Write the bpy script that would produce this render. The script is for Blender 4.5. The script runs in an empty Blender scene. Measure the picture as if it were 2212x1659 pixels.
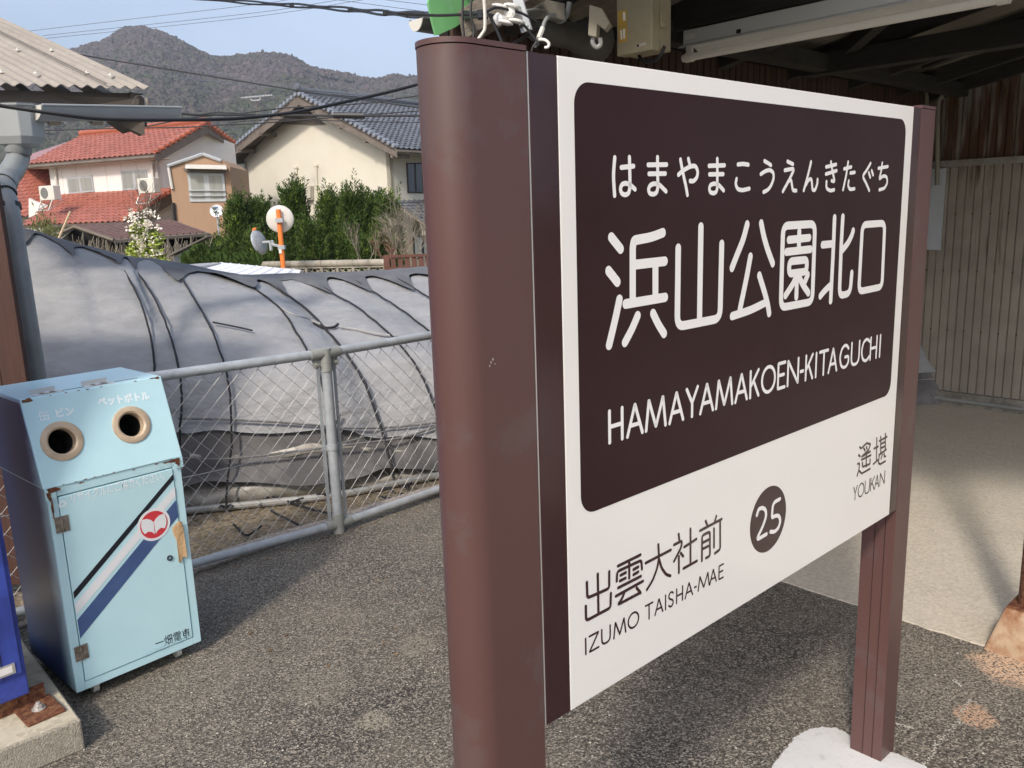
import bpy, bmesh, math, random
from mathutils import Vector, Matrix, noise
V = Vector
R = math.radians
scene = bpy.context.scene
C = scene.collection
rnd = random.Random(7)
PI = math.pi

# ------------------------------------------------------------------ camera
F, CX, CY, H = 1800.0, 1106.0, 829.5, 1.5
_dn = V((297, 8730, F)).normalized()
_w = V((0, 0, 1))
AY = (_w - _w.dot(_dn) * _dn).normalized()
AZ = -_dn
AX = AY.cross(AZ)
CAMP = V((0, 0, H))
cam = bpy.data.cameras.new('camera'); cam.sensor_width = 36; cam.lens = 36 * F / 2212
cam.clip_start = 0.02; cam.clip_end = 6000
camo = bpy.data.objects.new('camera', cam); C.objects.link(camo)
_r = V((AX[0], AY[0], AZ[0])); _u = -V((AX[1], AY[1], AZ[1])); _f = V((AX[2], AY[2], AZ[2]))
camo.matrix_world = Matrix(((_r.x, _u.x, -_f.x, 0), (_r.y, _u.y, -_f.y, 0), (_r.z, _u.z, -_f.z, H), (0, 0, 0, 1)))
scene.camera = camo

# ------------------------------------------------------------------ sky, sun, exposure
SUN_EL = R(41); SUN_AZ = math.atan2(-0.34, -0.94)      # the sun stands behind the camera, a little to the left
world = bpy.data.worlds.new('World'); scene.world = world; world.use_nodes = True
nt = world.node_tree; nt.nodes.clear()
def wn(t): return nt.nodes.new(t)
sky = wn('ShaderNodeTexSky'); sky.sky_type = 'NISHITA'; sky.sun_disc = False
sky.sun_elevation = SUN_EL; sky.sun_rotation = SUN_AZ
sky.air_density = 1.0; sky.dust_density = 5.0; sky.ozone_density = 2.0
bg = wn('ShaderNodeBackground'); bg.inputs[1].default_value = 0.15
tc = wn('ShaderNodeTexCoord'); mp = wn('ShaderNodeMapping'); mp.inputs['Scale'].default_value = (1, 1, 3.0)
ns = wn('ShaderNodeTexNoise'); ns.inputs['Scale'].default_value = 1.6; ns.inputs['Detail'].default_value = 5; ns.inputs['Roughness'].default_value = .5
cr = wn('ShaderNodeValToRGB'); cr.color_ramp.elements[0].position = .34; cr.color_ramp.elements[1].position = .78
cr.color_ramp.elements[0].color = (.08, .08, .08, 1); cr.color_ramp.elements[1].color = (.75, .75, .75, 1)
mx = wn('ShaderNodeMix'); mx.data_type = 'RGBA'; mx.inputs['B'].default_value = (3.7, 4.4, 5.6, 1)
out = wn('ShaderNodeOutputWorld')
L = nt.links.new
L(tc.outputs['Generated'], mp.inputs[0]); L(mp.outputs[0], ns.inputs['Vector']); L(ns.outputs[0], cr.inputs[0])
L(cr.outputs[0], mx.inputs['Factor']); L(sky.outputs[0], mx.inputs['A']); L(mx.outputs['Result'], bg.inputs[0]); L(bg.outputs[0], out.inputs[0])
sun = bpy.data.lights.new('sun', 'SUN'); sun.energy = 2.15; sun.angle = R(6.0); sun.color = (1.0, .91, .80)
suno = bpy.data.objects.new('sun', sun); C.objects.link(suno)
_sd = V((-0.34, -0.94, 0)).normalized() * math.cos(SUN_EL) + V((0, 0, math.sin(SUN_EL)))
suno.rotation_euler = _sd.to_track_quat('Z', 'Y').to_euler()
vs = scene.view_settings; scene.display_settings.display_device = 'sRGB'
vs.view_transform = 'Standard'; vs.look = 'None'; vs.gamma = 1; vs.use_curve_mapping = False; vs.exposure = 0.55

# ------------------------------------------------------------------ places: a pixel of the photograph (2212 wide) to a point of the place
def ray(x, y):
    r = V((x - CX, y - CY, F)); return V((r.dot(AX), r.dot(AY), r.dot(AZ)))
def gnd(x, y, z=0.0):
    r = ray(x, y); return CAMP + r * ((z - H) / r.z)
def at(x, y, Y):
    r = ray(x, y); return CAMP + r * (Y / r.y)
def onp(x, y, q, n):
    r = ray(x, y); n = V(n); return CAMP + r * ((V(q) - CAMP).dot(n) / r.dot(n))
A = V((.7356, .6774, 0)).normalized(); B = V((-A.y, A.x, 0)); UP = V((0, 0, 1))
def ab(s, t, z=0.0): return A * s + B * t + UP * z

# ------------------------------------------------------------------ materials
def lin(c): return tuple(((v / 255) / 12.92 if v / 255 <= .04045 else ((v / 255 + .055) / 1.055) ** 2.4) for v in c)
MATS = {}
def M(name, rgb, rough=.6, var=.12, vs_=3.0, bump=.0, bs=30.0, metal=0.0, spec=.5, dirt=None, ds=4.0, da=.5, coat=0, stretch=None, fine=0.0, dlo=.45, dhi=.62, hs=0.0, trans=0, bd=.01):
    m = bpy.data.materials.new(name); m.use_nodes = True; n = m.node_tree; b = n.nodes['Principled BSDF']
    N = n.nodes.new; K = n.links.new
    t = N('ShaderNodeTexCoord'); co = t.outputs['Object']
    if stretch:
        mm = N('ShaderNodeMapping'); mm.inputs['Scale'].default_value = stretch; K(co, mm.inputs[0]); co = mm.outputs[0]
    a = N('ShaderNodeTexNoise'); a.inputs['Scale'].default_value = vs_; a.inputs['Detail'].default_value = 6; a.inputs['Roughness'].default_value = .6; K(co, a.inputs['Vector'])
    mr = N('ShaderNodeMapRange'); mr.inputs[1].default_value = .25; mr.inputs[2].default_value = .75; mr.inputs[3].default_value = 1 - var; mr.inputs[4].default_value = 1 + var
    K(a.outputs[0], mr.inputs[0])
    hv = N('ShaderNodeHueSaturation'); hv.inputs['Color'].default_value = (*rgb, 1); K(mr.outputs[0], hv.inputs['Value'])
    col = hv.outputs[0]
    if fine:
        a2 = N('ShaderNodeTexNoise'); a2.inputs['Scale'].default_value = bs * 2; a2.inputs['Detail'].default_value = 3; K(co, a2.inputs['Vector'])
        m2 = N('ShaderNodeMapRange'); m2.inputs[1].default_value = .3; m2.inputs[2].default_value = .7; m2.inputs[3].default_value = 1 - fine; m2.inputs[4].default_value = 1 + fine
        K(a2.outputs[0], m2.inputs[0]); h2 = N('ShaderNodeHueSaturation'); K(col, h2.inputs['Color']); K(m2.outputs[0], h2.inputs['Value']); col = h2.outputs[0]
    if hs:
        oi = N('ShaderNodeObjectInfo'); m4 = N('ShaderNodeMapRange'); m4.inputs[3].default_value = 1 - hs; m4.inputs[4].default_value = 1 + hs; K(oi.outputs['Random'], m4.inputs[0])
        h4 = N('ShaderNodeHueSaturation'); K(col, h4.inputs['Color']); K(m4.outputs[0], h4.inputs['Value']); col = h4.outputs[0]
    if dirt:
        d = N('ShaderNodeTexNoise'); d.inputs['Scale'].default_value = ds; d.inputs['Detail'].default_value = 8; d.inputs['Roughness'].default_value = .65; K(co, d.inputs['Vector'])
        r = N('ShaderNodeMapRange'); r.inputs[1].default_value = dlo; r.inputs[2].default_value = dhi; r.inputs[4].default_value = da; K(d.outputs[0], r.inputs[0])
        x = N('ShaderNodeMix'); x.data_type = 'RGBA'; x.inputs['B'].default_value = (*dirt, 1); K(col, x.inputs['A']); K(r.outputs[0], x.inputs['Factor']); col = x.outputs['Result']
    K(col, b.inputs['Base Color'])
    b.inputs['Roughness'].default_value = rough; b.inputs['Metallic'].default_value = metal
    b.inputs['Specular IOR Level'].default_value = spec; b.inputs['Coat Weight'].default_value = coat; b.inputs['Coat Roughness'].default_value = .08
    if trans: b.inputs['Transmission Weight'].default_value = trans
    if bump:
        q = N('ShaderNodeTexNoise'); q.inputs['Scale'].default_value = bs; q.inputs['Detail'].default_value = 6; K(co, q.inputs['Vector'])
        u = N('ShaderNodeBump'); u.inputs['Strength'].default_value = bump; u.inputs['Distance'].default_value = bd; K(q.outputs[0], u.inputs['Height']); K(u.outputs[0], b.inputs['Normal'])
    MATS[name] = m; return m
def S(m, *path): return m.node_tree

FIELD_BROWN = M('name_field_film', (.028, .0105, .0115), rough=.38, var=.05, coat=.02, spec=.18, dirt=(.036, .017, .018), ds=1.5, da=.5)
GLOSS_BROWN = M('sign_brown_film', (.036, .0145, .0155), rough=.16, var=.05, coat=.10, spec=.4, dirt=(.055, .027, .028), ds=1.5, da=.5)
WHITE_FILM = M('sign_white_film', (.80, .775, .73), rough=.30, var=.02, coat=.6)
TXT_WHITE = M('white_print', (.82, .80, .77), rough=.25, var=.02)
TXT_BROWN = M('brown_print', (.040, .0165, .0175), rough=.16, var=.03, coat=.15)
POST_BROWN = M('brown_powder_coat', (.096, .047, .042), rough=.42, var=.06, vs_=2.5, dirt=(.100, .068, .064), ds=4.5, da=.6, dlo=.54, dhi=.585, bump=.02, bs=300, fine=.04)
ALU = M('bare_aluminium', (.62, .60, .56), rough=.4, metal=.6, var=.1)
GALV = M('galvanised_steel', (.43, .46, .48), rough=.48, metal=.25, var=.15, vs_=14, dirt=(.25, .27, .28), ds=20, da=.35, bump=.05, bs=80)
GALV_WIRE = M('galvanised_wire', (.36, .36, .35), rough=.5, metal=.3, var=.1)
PVC = M('grey_pvc', (.28, .295, .295), rough=.38, var=.1, vs_=4, dirt=(.15, .16, .16), ds=5, da=.4)
BLACK = M('black_rubber', (.012, .012, .014), rough=.5, var=.2)
ROPE = M('black_rope', (.022, .022, .026), rough=.9, var=.3, vs_=30)
CABLE_G = M('weathered_cable', (.035, .037, .042), rough=.6)
FARWIRE = M('far_wire_grey', (.10, .12, .16), rough=.6)
BINBLUE = M('light_blue_enamel', (.53, .78, .84), rough=.3, var=.05, vs_=2.5, dirt=(.46, .71, .78), ds=6, da=.3, coat=.1, bump=.12, bs=5)
RUST = M('rust', (.10, .030, .014), rough=.85, var=.45, vs_=40, bump=.4, bs=120, dirt=(.28, .14, .06), ds=60, da=.6)
BINDARK = M('bin_inside', (.004, .004, .004), rough=.9)
BEIGE_PL = M('beige_plastic', (.55, .43, .30), rough=.45, var=.08, vs_=20, dirt=(.28, .21, .15), ds=18, da=.4)
STR_BLACK = M('bin_black_stripe', (.012, .014, .022), rough=.35)
STR_WHITE = M('bin_white_stripe', (.78, .80, .82), rough=.35, var=.04)
STR_NAVY = M('bin_navy_stripe', (.055, .10, .24), rough=.35, dirt=(.08, .14, .30), ds=9, da=.6)
RED = M('logo_red', (.62, .045, .06), rough=.35, var=.04)
PALE = M('bin_pale_lettering', (.86, .93, .95), rough=.4, var=.03)
STEEL = M('hinge_steel', (.34, .30, .26), rough=.42, metal=.7, var=.3, vs_=60, dirt=(.12, .07, .04), ds=70, da=.6)
TAPE = M('brown_paper_tape', (.58, .38, .20), rough=.6, var=.15, vs_=20, bump=.4, bs=60)
CABBLUE = M('deep_blue_enamel', (.045, .075, .36), rough=.35, var=.25, vs_=6, dirt=(.028, .04, .20), ds=10, da=.6)
BOARD = M('dark_brown_timber', (.062, .026, .018), rough=.7, var=.3, vs_=6, stretch=(14, 14, .6), bump=.3, bs=20)
WOODGREY = M('weathered_grey_timber', (.17, .145, .115), rough=.85, var=.35, vs_=7, stretch=(3, 3, 14), bump=.5, bs=25, dirt=(.07, .055, .045), ds=9, da=.6)
WOODDARK = M('dark_roof_timber', (.026, .024, .021), rough=.85, var=.3, vs_=5, stretch=(2, 2, 10), bump=.3, bs=20)
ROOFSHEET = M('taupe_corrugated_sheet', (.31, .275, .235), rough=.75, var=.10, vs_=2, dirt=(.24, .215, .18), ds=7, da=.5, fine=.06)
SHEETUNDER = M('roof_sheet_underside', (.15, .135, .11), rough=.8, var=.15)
WHITEENAMEL = M('white_lamp_enamel', (.62, .64, .63), rough=.4, var=.05)
TUBE = M('unlit_lamp_tube', (.70, .68, .62), rough=.2, var=.03)
BOXBEIGE = M('box_beige', (.34, .30, .20), rough=.5, var=.06, dirt=(.26, .22, .15), ds=15, da=.4)
YEL = M('yellow_label', (.52, .33, .05), rough=.5, var=.05)
GREEN = M('green_painted_sheet', (.16, .42, .17), rough=.45, var=.12, vs_=8, dirt=(.22, .42, .24), ds=14, da=.6, dlo=.55, dhi=.66)
PORC = M('white_porcelain', (.80, .79, .76), rough=.15, coat=.3, var=.02)
CREAM = M('cream_render', (.65, .615, .52), rough=.9, var=.03, vs_=.4, dirt=(.60, .56, .46), ds=1.2, da=.4)
GREY_AND_SHADE = M('grey_and_shade_render', (.52, .49, .41), rough=.9, var=.05, vs_=.5)  # plain grey on small parts; on the cream side wall, shade in the colour
WHITEW = M('white_wall_board', (.72, .69, .66), rough=.8, var=.03, vs_=.5)
OCHRE = M('ochre_siding', (.34, .215, .135), rough=.8, var=.12, vs_=2, stretch=(2, 2, .3), dirt=(.30, .20, .13), ds=2, da=.5)
GTILE = M('dark_grey_tile', (.105, .112, .128), rough=.28, var=.12, vs_=2, hs=.18, spec=.6)
RTILE = M('red_glazed_tile', (.36, .128, .092), rough=.30, var=.10, vs_=1.5, hs=.14, spec=.6)
OTILE = M('orange_glazed_tile', (.33, .095, .050), rough=.27, var=.10, vs_=1.5, hs=.14, spec=.6)
FASCIA = M('weathered_fascia', (.15, .125, .105), rough=.85, var=.3, vs_=3)
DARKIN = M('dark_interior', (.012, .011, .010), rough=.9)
FRAMEAL = M('window_aluminium', (.42, .44, .45), rough=.4, metal=.2)
FRAMEDK = M('window_bronze', (.018, .014, .012), rough=.5)
GLASSG = M('curtained_glass', (.26, .27, .25), rough=.12, var=.2, vs_=1.2, stretch=(6, 6, .4), spec=.8)
GLASSD = M('dark_glass', (.03, .035, .04), rough=.06, var=.5, vs_=1.5, spec=.9)
WPLAST = M('off_white_plastic', (.62, .60, .54), rough=.5, var=.05)
BROWNROOF = M('brown_sheet_roof', (.125, .070, .062), rough=.6, var=.12, vs_=1.2, dirt=(.18, .12, .10), ds=3, da=.4)
WROOF = M('white_sheet_roof', (.78, .78, .78), rough=.5, var=.03)
ORANGE = M('orange_pole_paint', (.82, .22, .045), rough=.4, var=.05)
MIRBACK = M('mirror_back', (.66, .63, .57), rough=.6, var=.05, vs_=3, dirt=(.45, .42, .38), ds=5, da=.3)
MIRROR = M('mirror_face', (.5, .56, .60), rough=.05, metal=.9)
BLOCK = M('grey_block_wall', (.36, .33, .27), rough=.95, var=.15, vs_=2.5, dirt=(.16, .14, .11), ds=3, da=.6, hs=.1)
DECKBR = M('red_brown_stain', (.10, .038, .026), rough=.7, var=.25, vs_=3)
JUN = M('juniper_green', (.058, .098, .020), rough=.75, var=.55, vs_=1.6, hs=.05, spec=.2)
JUN2 = M('juniper_tip_green', (.14, .20, .035), rough=.75, var=.4, vs_=2, spec=.2)
YGREEN = M('yellow_green_leaf', (.24, .30, .045), rough=.6, var=.35, vs_=5)
PETAL = M('white_petal', (.82, .78, .68), rough=.6, var=.05)
BARK = M('grey_bark', (.15, .12, .095), rough=.95, var=.3, vs_=8)
TWIG = M('dry_twig', (.26, .225, .175), rough=.95, var=.35, vs_=4)
TARP = M('pale_grey_shade_cloth', (.315, .318, .325), rough=.72, var=.06, vs_=1.1, dirt=(.24, .242, .248), ds=3.4, da=.55, fine=.06, bump=1.0, bs=5, stretch=(1, 1, 2.6), bd=.03)
TARPD = M('dark_shade_cloth', (.115, .118, .125), rough=.8, var=.22, vs_=3, dirt=(.16, .162, .168), ds=5, da=.6, bump=.4, bs=8)
TARPG = M('grimy_shade_cloth', (.17, .165, .165), rough=.85, var=.3, vs_=3, dirt=(.065, .065, .07), ds=3.5, da=.75, bump=.5, bs=9)
FILM = M('old_plastic_film', (.40, .375, .33), rough=.38, var=.22, vs_=4, dirt=(.17, .155, .13), ds=6, da=.7, bump=.6, bs=14)
PIPEG = M('greenhouse_pipe', (.36, .36, .34), rough=.5, metal=.2, var=.2, vs_=10, dirt=(.18, .14, .10), ds=12, da=.4)
MORTAR = M('white_mortar', (.58, .575, .56), rough=.85, var=.06, vs_=8, bump=.12, bs=90, dirt=(.36, .34, .30), ds=22, da=.6, dlo=.55, dhi=.7)

def gravelly(name, base, light, dark, scale=150, patch=None, wear=.0, big=1.1, bumps=.5, dust=(.3, .26, .2), dusta=.4, contrast=(.3, .95), spots=()):
    """ground surface: aggregate of stones in a binder, with dusty patches"""
    m = bpy.data.materials.new(name); m.use_nodes = True; n = m.node_tree; b = n.nodes['Principled BSDF']
    N = n.nodes.new; K = n.links.new
    t = N('ShaderNodeTexCoord'); co = t.outputs['Object']
    v = N('ShaderNodeTexVoronoi'); v.inputs['Scale'].default_value = scale; K(co, v.inputs['Vector'])
    bw = N('ShaderNodeSeparateColor'); K(v.outputs['Color'], bw.inputs[0])
    rp = N('ShaderNodeValToRGB'); e = rp.color_ramp.elements
    e[0].position = .0; e[0].color = (*dark, 1); e[1].position = 1; e[1].color = (*light, 1)
    x = e.new(.45); x.color = (*base, 1); x = e.new(.8); x.color = tuple([base[i] * .55 + light[i] * .45 for i in range(3)]) + (1,)
    K(bw.outputs[0], rp.inputs[0])
    col = rp.outputs[0]
    d = N('ShaderNodeTexNoise'); d.inputs['Scale'].default_value = big; d.inputs['Detail'].default_value = 7; d.inputs['Roughness'].default_value = .62; K(co, d.inputs['Vector'])
    r = N('ShaderNodeMapRange'); r.inputs[1].default_value = .38; r.inputs[2].default_value = .70; r.inputs[4].default_value = dusta; K(d.outputs[0], r.inputs[0])
    g2 = N('ShaderNodeTexNoise'); g2.inputs['Scale'].default_value = scale * .55; g2.inputs['Detail'].default_value = 2; K(co, g2.inputs['Vector'])
    mm = N('ShaderNodeMath'); mm.operation = 'MULTIPLY'; K(r.outputs[0], mm.inputs[0])
    m3 = N('ShaderNodeMapRange'); m3.inputs[1].default_value = .35; m3.inputs[2].default_value = .6; K(g2.outputs[0], m3.inputs[0]); K(m3.outputs[0], mm.inputs[1])
    x = N('ShaderNodeMix'); x.data_type = 'RGBA'; x.inputs['B'].default_value = (*dust, 1); K(col, x.inputs['A']); K(mm.outputs[0], x.inputs['Factor']); col = x.outputs['Result']
    for (cx, cy, rad, c, amt) in spots:                      # worn paint and spilt mortar: marks with a shape of their own
        ds = N('ShaderNodeVectorMath'); ds.operation = 'DISTANCE'; ds.inputs[1].default_value = (cx, cy, 0)
        wob = N('ShaderNodeTexNoise'); wob.inputs['Scale'].default_value = 14; wob.inputs['Detail'].default_value = 5; K(co, wob.inputs['Vector'])
        K(co, ds.inputs[0])
        ad = N('ShaderNodeMath'); ad.operation = 'MULTIPLY_ADD'; ad.inputs[1].default_value = rad * 1.5; K(wob.outputs[0], ad.inputs[0]); K(ds.outputs['Value'], ad.inputs[2])
        mr = N('ShaderNodeMapRange'); mr.inputs[1].default_value = rad * 1.55; mr.inputs[2].default_value = rad * 1.9; mr.inputs[3].default_value = amt; mr.inputs[4].default_value = 0; K(ad.outputs[0], mr.inputs[0])
        gr = N('ShaderNodeMapRange'); gr.inputs[1].default_value = .40; gr.inputs[2].default_value = .52; K(g2.outputs[0], gr.inputs[0])
        mu = N('ShaderNodeMath'); mu.operation = 'MULTIPLY'; K(mr.outputs[0], mu.inputs[0]); K(gr.outputs[0], mu.inputs[1])
        x = N('ShaderNodeMix'); x.data_type = 'RGBA'; x.inputs['B'].default_value = (*c, 1); K(col, x.inputs['A']); K(mu.outputs[0], x.inputs['Factor']); col = x.outputs['Result']
    K(col, b.inputs['Base Color']); b.inputs['Roughness'].default_value = .85; b.inputs['Specular IOR Level'].default_value = .35
    u = N('ShaderNodeBump'); u.inputs['Strength'].default_value = bumps; u.inputs['Distance'].default_value = .006; K(v.outputs['Distance'], u.inputs['Height']); K(u.outputs[0], b.inputs['Normal'])
    return m
_p1, _p2, _p3 = gnd(2195, 1445), gnd(2105, 1545), gnd(1140, 2000)
_q = [gnd(805, 1556), gnd(900, 1395), gnd(690, 1485)]
ASPHALT = gravelly('coarse_asphalt', (.066, .059, .050), (.38, .34, .28), (.022, .020, .018), scale=200, dust=(.28, .242, .19), dusta=.85, big=.95,
                   spots=[(_p1.x, _p1.y, .115, (.62, .42, .28), .85), (_p2.x, _p2.y, .06, (.62, .38, .24), .6), (_q[0].x, _q[0].y, .05, (.34, .30, .23), .6), (_q[1].x, _q[1].y, .07, (.30, .26, .20), .35), (_q[2].x, _q[2].y, .11, (.28, .25, .19), .35)])
CONCRETE = gravelly('old_concrete_floor', (.55, .50, .415), (.60, .55, .46), (.45, .405, .33), scale=110, dust=(.41, .37, .30), dusta=.75, big=1.6, bumps=.12)
DIRT = gravelly('dry_dirt', (.21, .165, .11), (.33, .27, .19), (.10, .078, .05), scale=60, dust=(.15, .12, .075), dusta=.6, big=2.5, bumps=.8)
KERBC = gravelly('kerb_concrete', (.36, .31, .26), (.5, .44, .38), (.22, .18, .15), scale=110, dust=(.28, .23, .19), dusta=.4, big=5)
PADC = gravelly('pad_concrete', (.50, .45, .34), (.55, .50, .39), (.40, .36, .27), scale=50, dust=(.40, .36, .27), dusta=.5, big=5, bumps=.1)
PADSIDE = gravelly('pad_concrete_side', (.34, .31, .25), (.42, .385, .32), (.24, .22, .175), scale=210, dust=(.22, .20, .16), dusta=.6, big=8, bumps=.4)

def siding_mat(name, base, rust, z0, z1, near, far, tongue=0):
    """corrugated wall sheet: rust spreads from the ribs, heavier above z0"""
    m = bpy.data.materials.new(name); m.use_nodes = True; n = m.node_tree; b = n.nodes['Principled BSDF']; N = n.nodes.new; K = n.links.new
    t = N('ShaderNodeNewGeometry'); co = t.outputs['Position']
    mp = N('ShaderNodeMapping'); mp.inputs['Scale'].default_value = (9, 9, .9); K(co, mp.inputs[0])
    q = N('ShaderNodeTexNoise'); q.inputs['Scale'].default_value = 2.2; q.inputs['Detail'].default_value = 6; K(mp.outputs[0], q.inputs['Vector'])
    s = N('ShaderNodeSeparateXYZ'); K(co, s.inputs[0])
    zr = N('ShaderNodeMapRange'); zr.inputs[1].default_value = z0; zr.inputs[2].default_value = z1; zr.inputs[3].default_value = near; zr.inputs[4].default_value = far; K(s.outputs[2], zr.inputs[0])
    ad = N('ShaderNodeMath'); ad.operation = 'ADD'; K(q.outputs[0], ad.inputs[0]); K(zr.outputs[0], ad.inputs[1])
    ms = N('ShaderNodeMapRange'); ms.inputs[1].default_value = .52; ms.inputs[2].default_value = .66; K(ad.outputs[0], ms.inputs[0])
    q2 = N('ShaderNodeTexNoise'); q2.inputs['Scale'].default_value = 5; q2.inputs['Detail'].default_value = 5; K(co, q2.inputs['Vector'])
    hv = N('ShaderNodeHueSaturation'); hv.inputs['Color'].default_value = (*base, 1)
    m2 = N('ShaderNodeMapRange'); m2.inputs[1].default_value = .3; m2.inputs[2].default_value = .7; m2.inputs[3].default_value = .82; m2.inputs[4].default_value = 1.12; K(q2.outputs[0], m2.inputs[0]); K(m2.outputs[0], hv.inputs['Value'])
    x = N('ShaderNodeMix'); x.data_type = 'RGBA'; K(hv.outputs[0], x.inputs['A']); x.inputs['B'].default_value = (*rust, 1); K(ms.outputs[0], x.inputs['Factor'])
    K(x.outputs['Result'], b.inputs['Base Color']); b.inputs['Roughness'].default_value = .75; return m
SIDELOW = siding_mat('grey_wall_sheet', (.30, .275, .235), (.10, .058, .036), .9, 1.7, -.12, -.01)
SIDEUP = siding_mat('rusted_wall_sheet', (.22, .20, .165), (.085, .040, .022), 1.78, 2.6, .16, .02)
SIDEEND = siding_mat('brown_wall_sheet', (.050, .027, .018), (.030, .017, .012), 0, 3, -.02, .02)

# ------------------------------------------------------------------ mesh helpers
ORG = {}
def tag(o, label=None, cat=None, group=None, kind=None):
    if label: o['label'] = label
    if cat: o['category'] = cat
    if group: o['group'] = group
    if kind: o['kind'] = kind
    return o
def empty(name, loc, label, cat, group=None):
    o = bpy.data.objects.new(name, None); C.objects.link(o); o.location = loc; o.empty_display_size = .1; ORG[o] = V(loc)
    return tag(o, label, cat, group)
class MB:
    def __init__(s): s.v = []; s.f = []; s.mi = []; s.cur = 0
    def add(s, vs_, fs, mi=None):
        k = len(s.v); s.v += [V(p) for p in vs_]; s.f += [[k + i for i in f] for f in fs]; s.mi += [s.cur if mi is None else mi] * len(fs); return s
    def ob(s, o, u, v, w, mi=None):          # box from a corner and three edges
        o, u, v, w = V(o), V(u), V(v), V(w)
        p = [o, o + u, o + u + v, o + v, o + w, o + u + w, o + u + v + w, o + v + w]
        f = [(0, 3, 2, 1), (4, 5, 6, 7), (0, 1, 5, 4), (1, 2, 6, 5), (2, 3, 7, 6), (3, 0, 4, 7)]
        if u.cross(v).dot(w) < 0: f = [t[::-1] for t in f]
        return s.add(p, f, mi)
    def box(s, c, u, v, w, mi=None):          # box by centre and three full edges
        u, v, w = V(u), V(v), V(w); return s.ob(V(c) - (u + v + w) / 2, u, v, w, mi)
    def prism(s, pts, d, mi=None):            # polygon swept along d
        n = len(pts); d = V(d); p = [V(q) for q in pts]; nn = V((0, 0, 0))
        for i in range(n): nn += p[i].cross(p[(i + 1) % n])
        if nn.dot(d) > 0: p = p[::-1]
        q = p + [x + d for x in p]
        return s.add(q, [tuple(range(n)), tuple(range(2 * n - 1, n - 1, -1))] + [(i, i + n, (i + 1) % n + n, (i + 1) % n) for i in range(n)], mi)
    def tube(s, pts, r, n=6, cap=True, mi=None, r2=None):
        pts = [V(p) for p in pts]; m = len(pts)
        if m < 2: return s
        d = (pts[1] - pts[0]).normalized(); x = d.orthogonal().normalized(); vs_ = []
        for i, p in enumerate(pts):
            t = ((pts[min(i + 1, m - 1)] - pts[max(i - 1, 0)])).normalized()
            x = (x - x.dot(t) * t)
            x = x.normalized() if x.length > 1e-6 else t.orthogonal().normalized()
            y = t.cross(x); rr = r if r2 is None else r + (r2 - r) * i / (m - 1)
            if isinstance(r, (list, tuple)): rr = r[i]
            vs_ += [p + x * (rr * math.cos(2 * PI * k / n)) + y * (rr * math.sin(2 * PI * k / n)) for k in range(n)]
        fs = [(i * n + k, i * n + (k + 1) % n, (i + 1) * n + (k + 1) % n, (i + 1) * n + k) for i in range(m - 1) for k in range(n)]
        if cap: fs += [tuple(range(n - 1, -1, -1)), tuple(range((m - 1) * n, m * n))]
        return s.add(vs_, fs, mi)
    def cyl(s, a, b, r, n=20, mi=None, r2=None): return s.tube([a, b], r, n, True, mi, r2)
    def lathe(s, c, ax, prof, n=28, mi=None):   # prof: (radius, height along ax)
        c = V(c); ax = V(ax).normalized(); x = ax.orthogonal().normalized(); y = ax.cross(x); vs_ = []
        for r, h in prof: vs_ += [c + ax * h + x * (r * math.cos(2 * PI * k / n)) + y * (r * math.sin(2 * PI * k / n)) for k in range(n)]
        m = len(prof)
        return s.add(vs_, [(i * n + k, i * n + (k + 1) % n, (i + 1) * n + (k + 1) % n, (i + 1) * n + k) for i in range(m - 1) for k in range(n)], mi)
    def grid(s, rows, mi=None):
        k = len(rows[0]); vs_ = [p for r in rows for p in r]
        return s.add(vs_, [(i * k + j, i * k + j + 1, (i + 1) * k + j + 1, (i + 1) * k + j) for i in range(len(rows) - 1) for j in range(k - 1)], mi)
    def build(s, name, mats, parent=None, smooth=False, bevel=0, seg=2, org=None, angle=35):
        me = bpy.data.meshes.new(name)
        if parent is not None: o_ = ORG[parent]
        elif org is not None: o_ = V(org)
        else: o_ = V((0, 0, 0))
        me.from_pydata([tuple(p - o_) for p in s.v], [], s.f); me.update()
        mats = mats if isinstance(mats, (list, tuple)) else [mats]
        for m in mats: me.materials.append(m)
        if len(mats) > 1: me.polygons.foreach_set('material_index', s.mi)
        o = bpy.data.objects.new(name, me); C.objects.link(o); ORG[o] = o_.copy()
        if parent is not None: o.parent = parent
        else: o.location = o_
        if smooth:
            me.polygons.foreach_set('use_smooth', [True] * len(me.polygons))
            try: me.set_sharp_from_angle(angle=R(angle))
            except Exception: pass
        if bevel:
            md = o.modifiers.new('b', 'BEVEL'); md.width = bevel; md.segments = seg; md.limit_method = 'ANGLE'; md.angle_limit = R(40)
        return o
def inst(src, name, parent, mat4):            # a copy of a piece sharing its mesh, placed by a world matrix
    o = bpy.data.objects.new(name, src.data) if not isinstance(src, bpy.types.Mesh) else bpy.data.objects.new(name, src)
    C.objects.link(o); o.parent = parent; o.matrix_local = Matrix.Translation(-ORG[parent]) @ mat4; ORG[o] = ORG[parent]; return o
def frame(o, x, y, z):
    return Matrix(((x[0], y[0], z[0], o[0]), (x[1], y[1], z[1], o[1]), (x[2], y[2], z[2], o[2]), (0, 0, 0, 1)))
def mesh_of(mb, name, mat, smooth=False):
    me = bpy.data.meshes.new(name); me.from_pydata([tuple(p) for p in mb.v], [], mb.f); me.materials.append(mat); me.update()
    if smooth: me.polygons.foreach_set('use_smooth', [True] * len(me.polygons))
    return me
def lerp(a, b, t): return a + (b - a) * t
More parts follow.
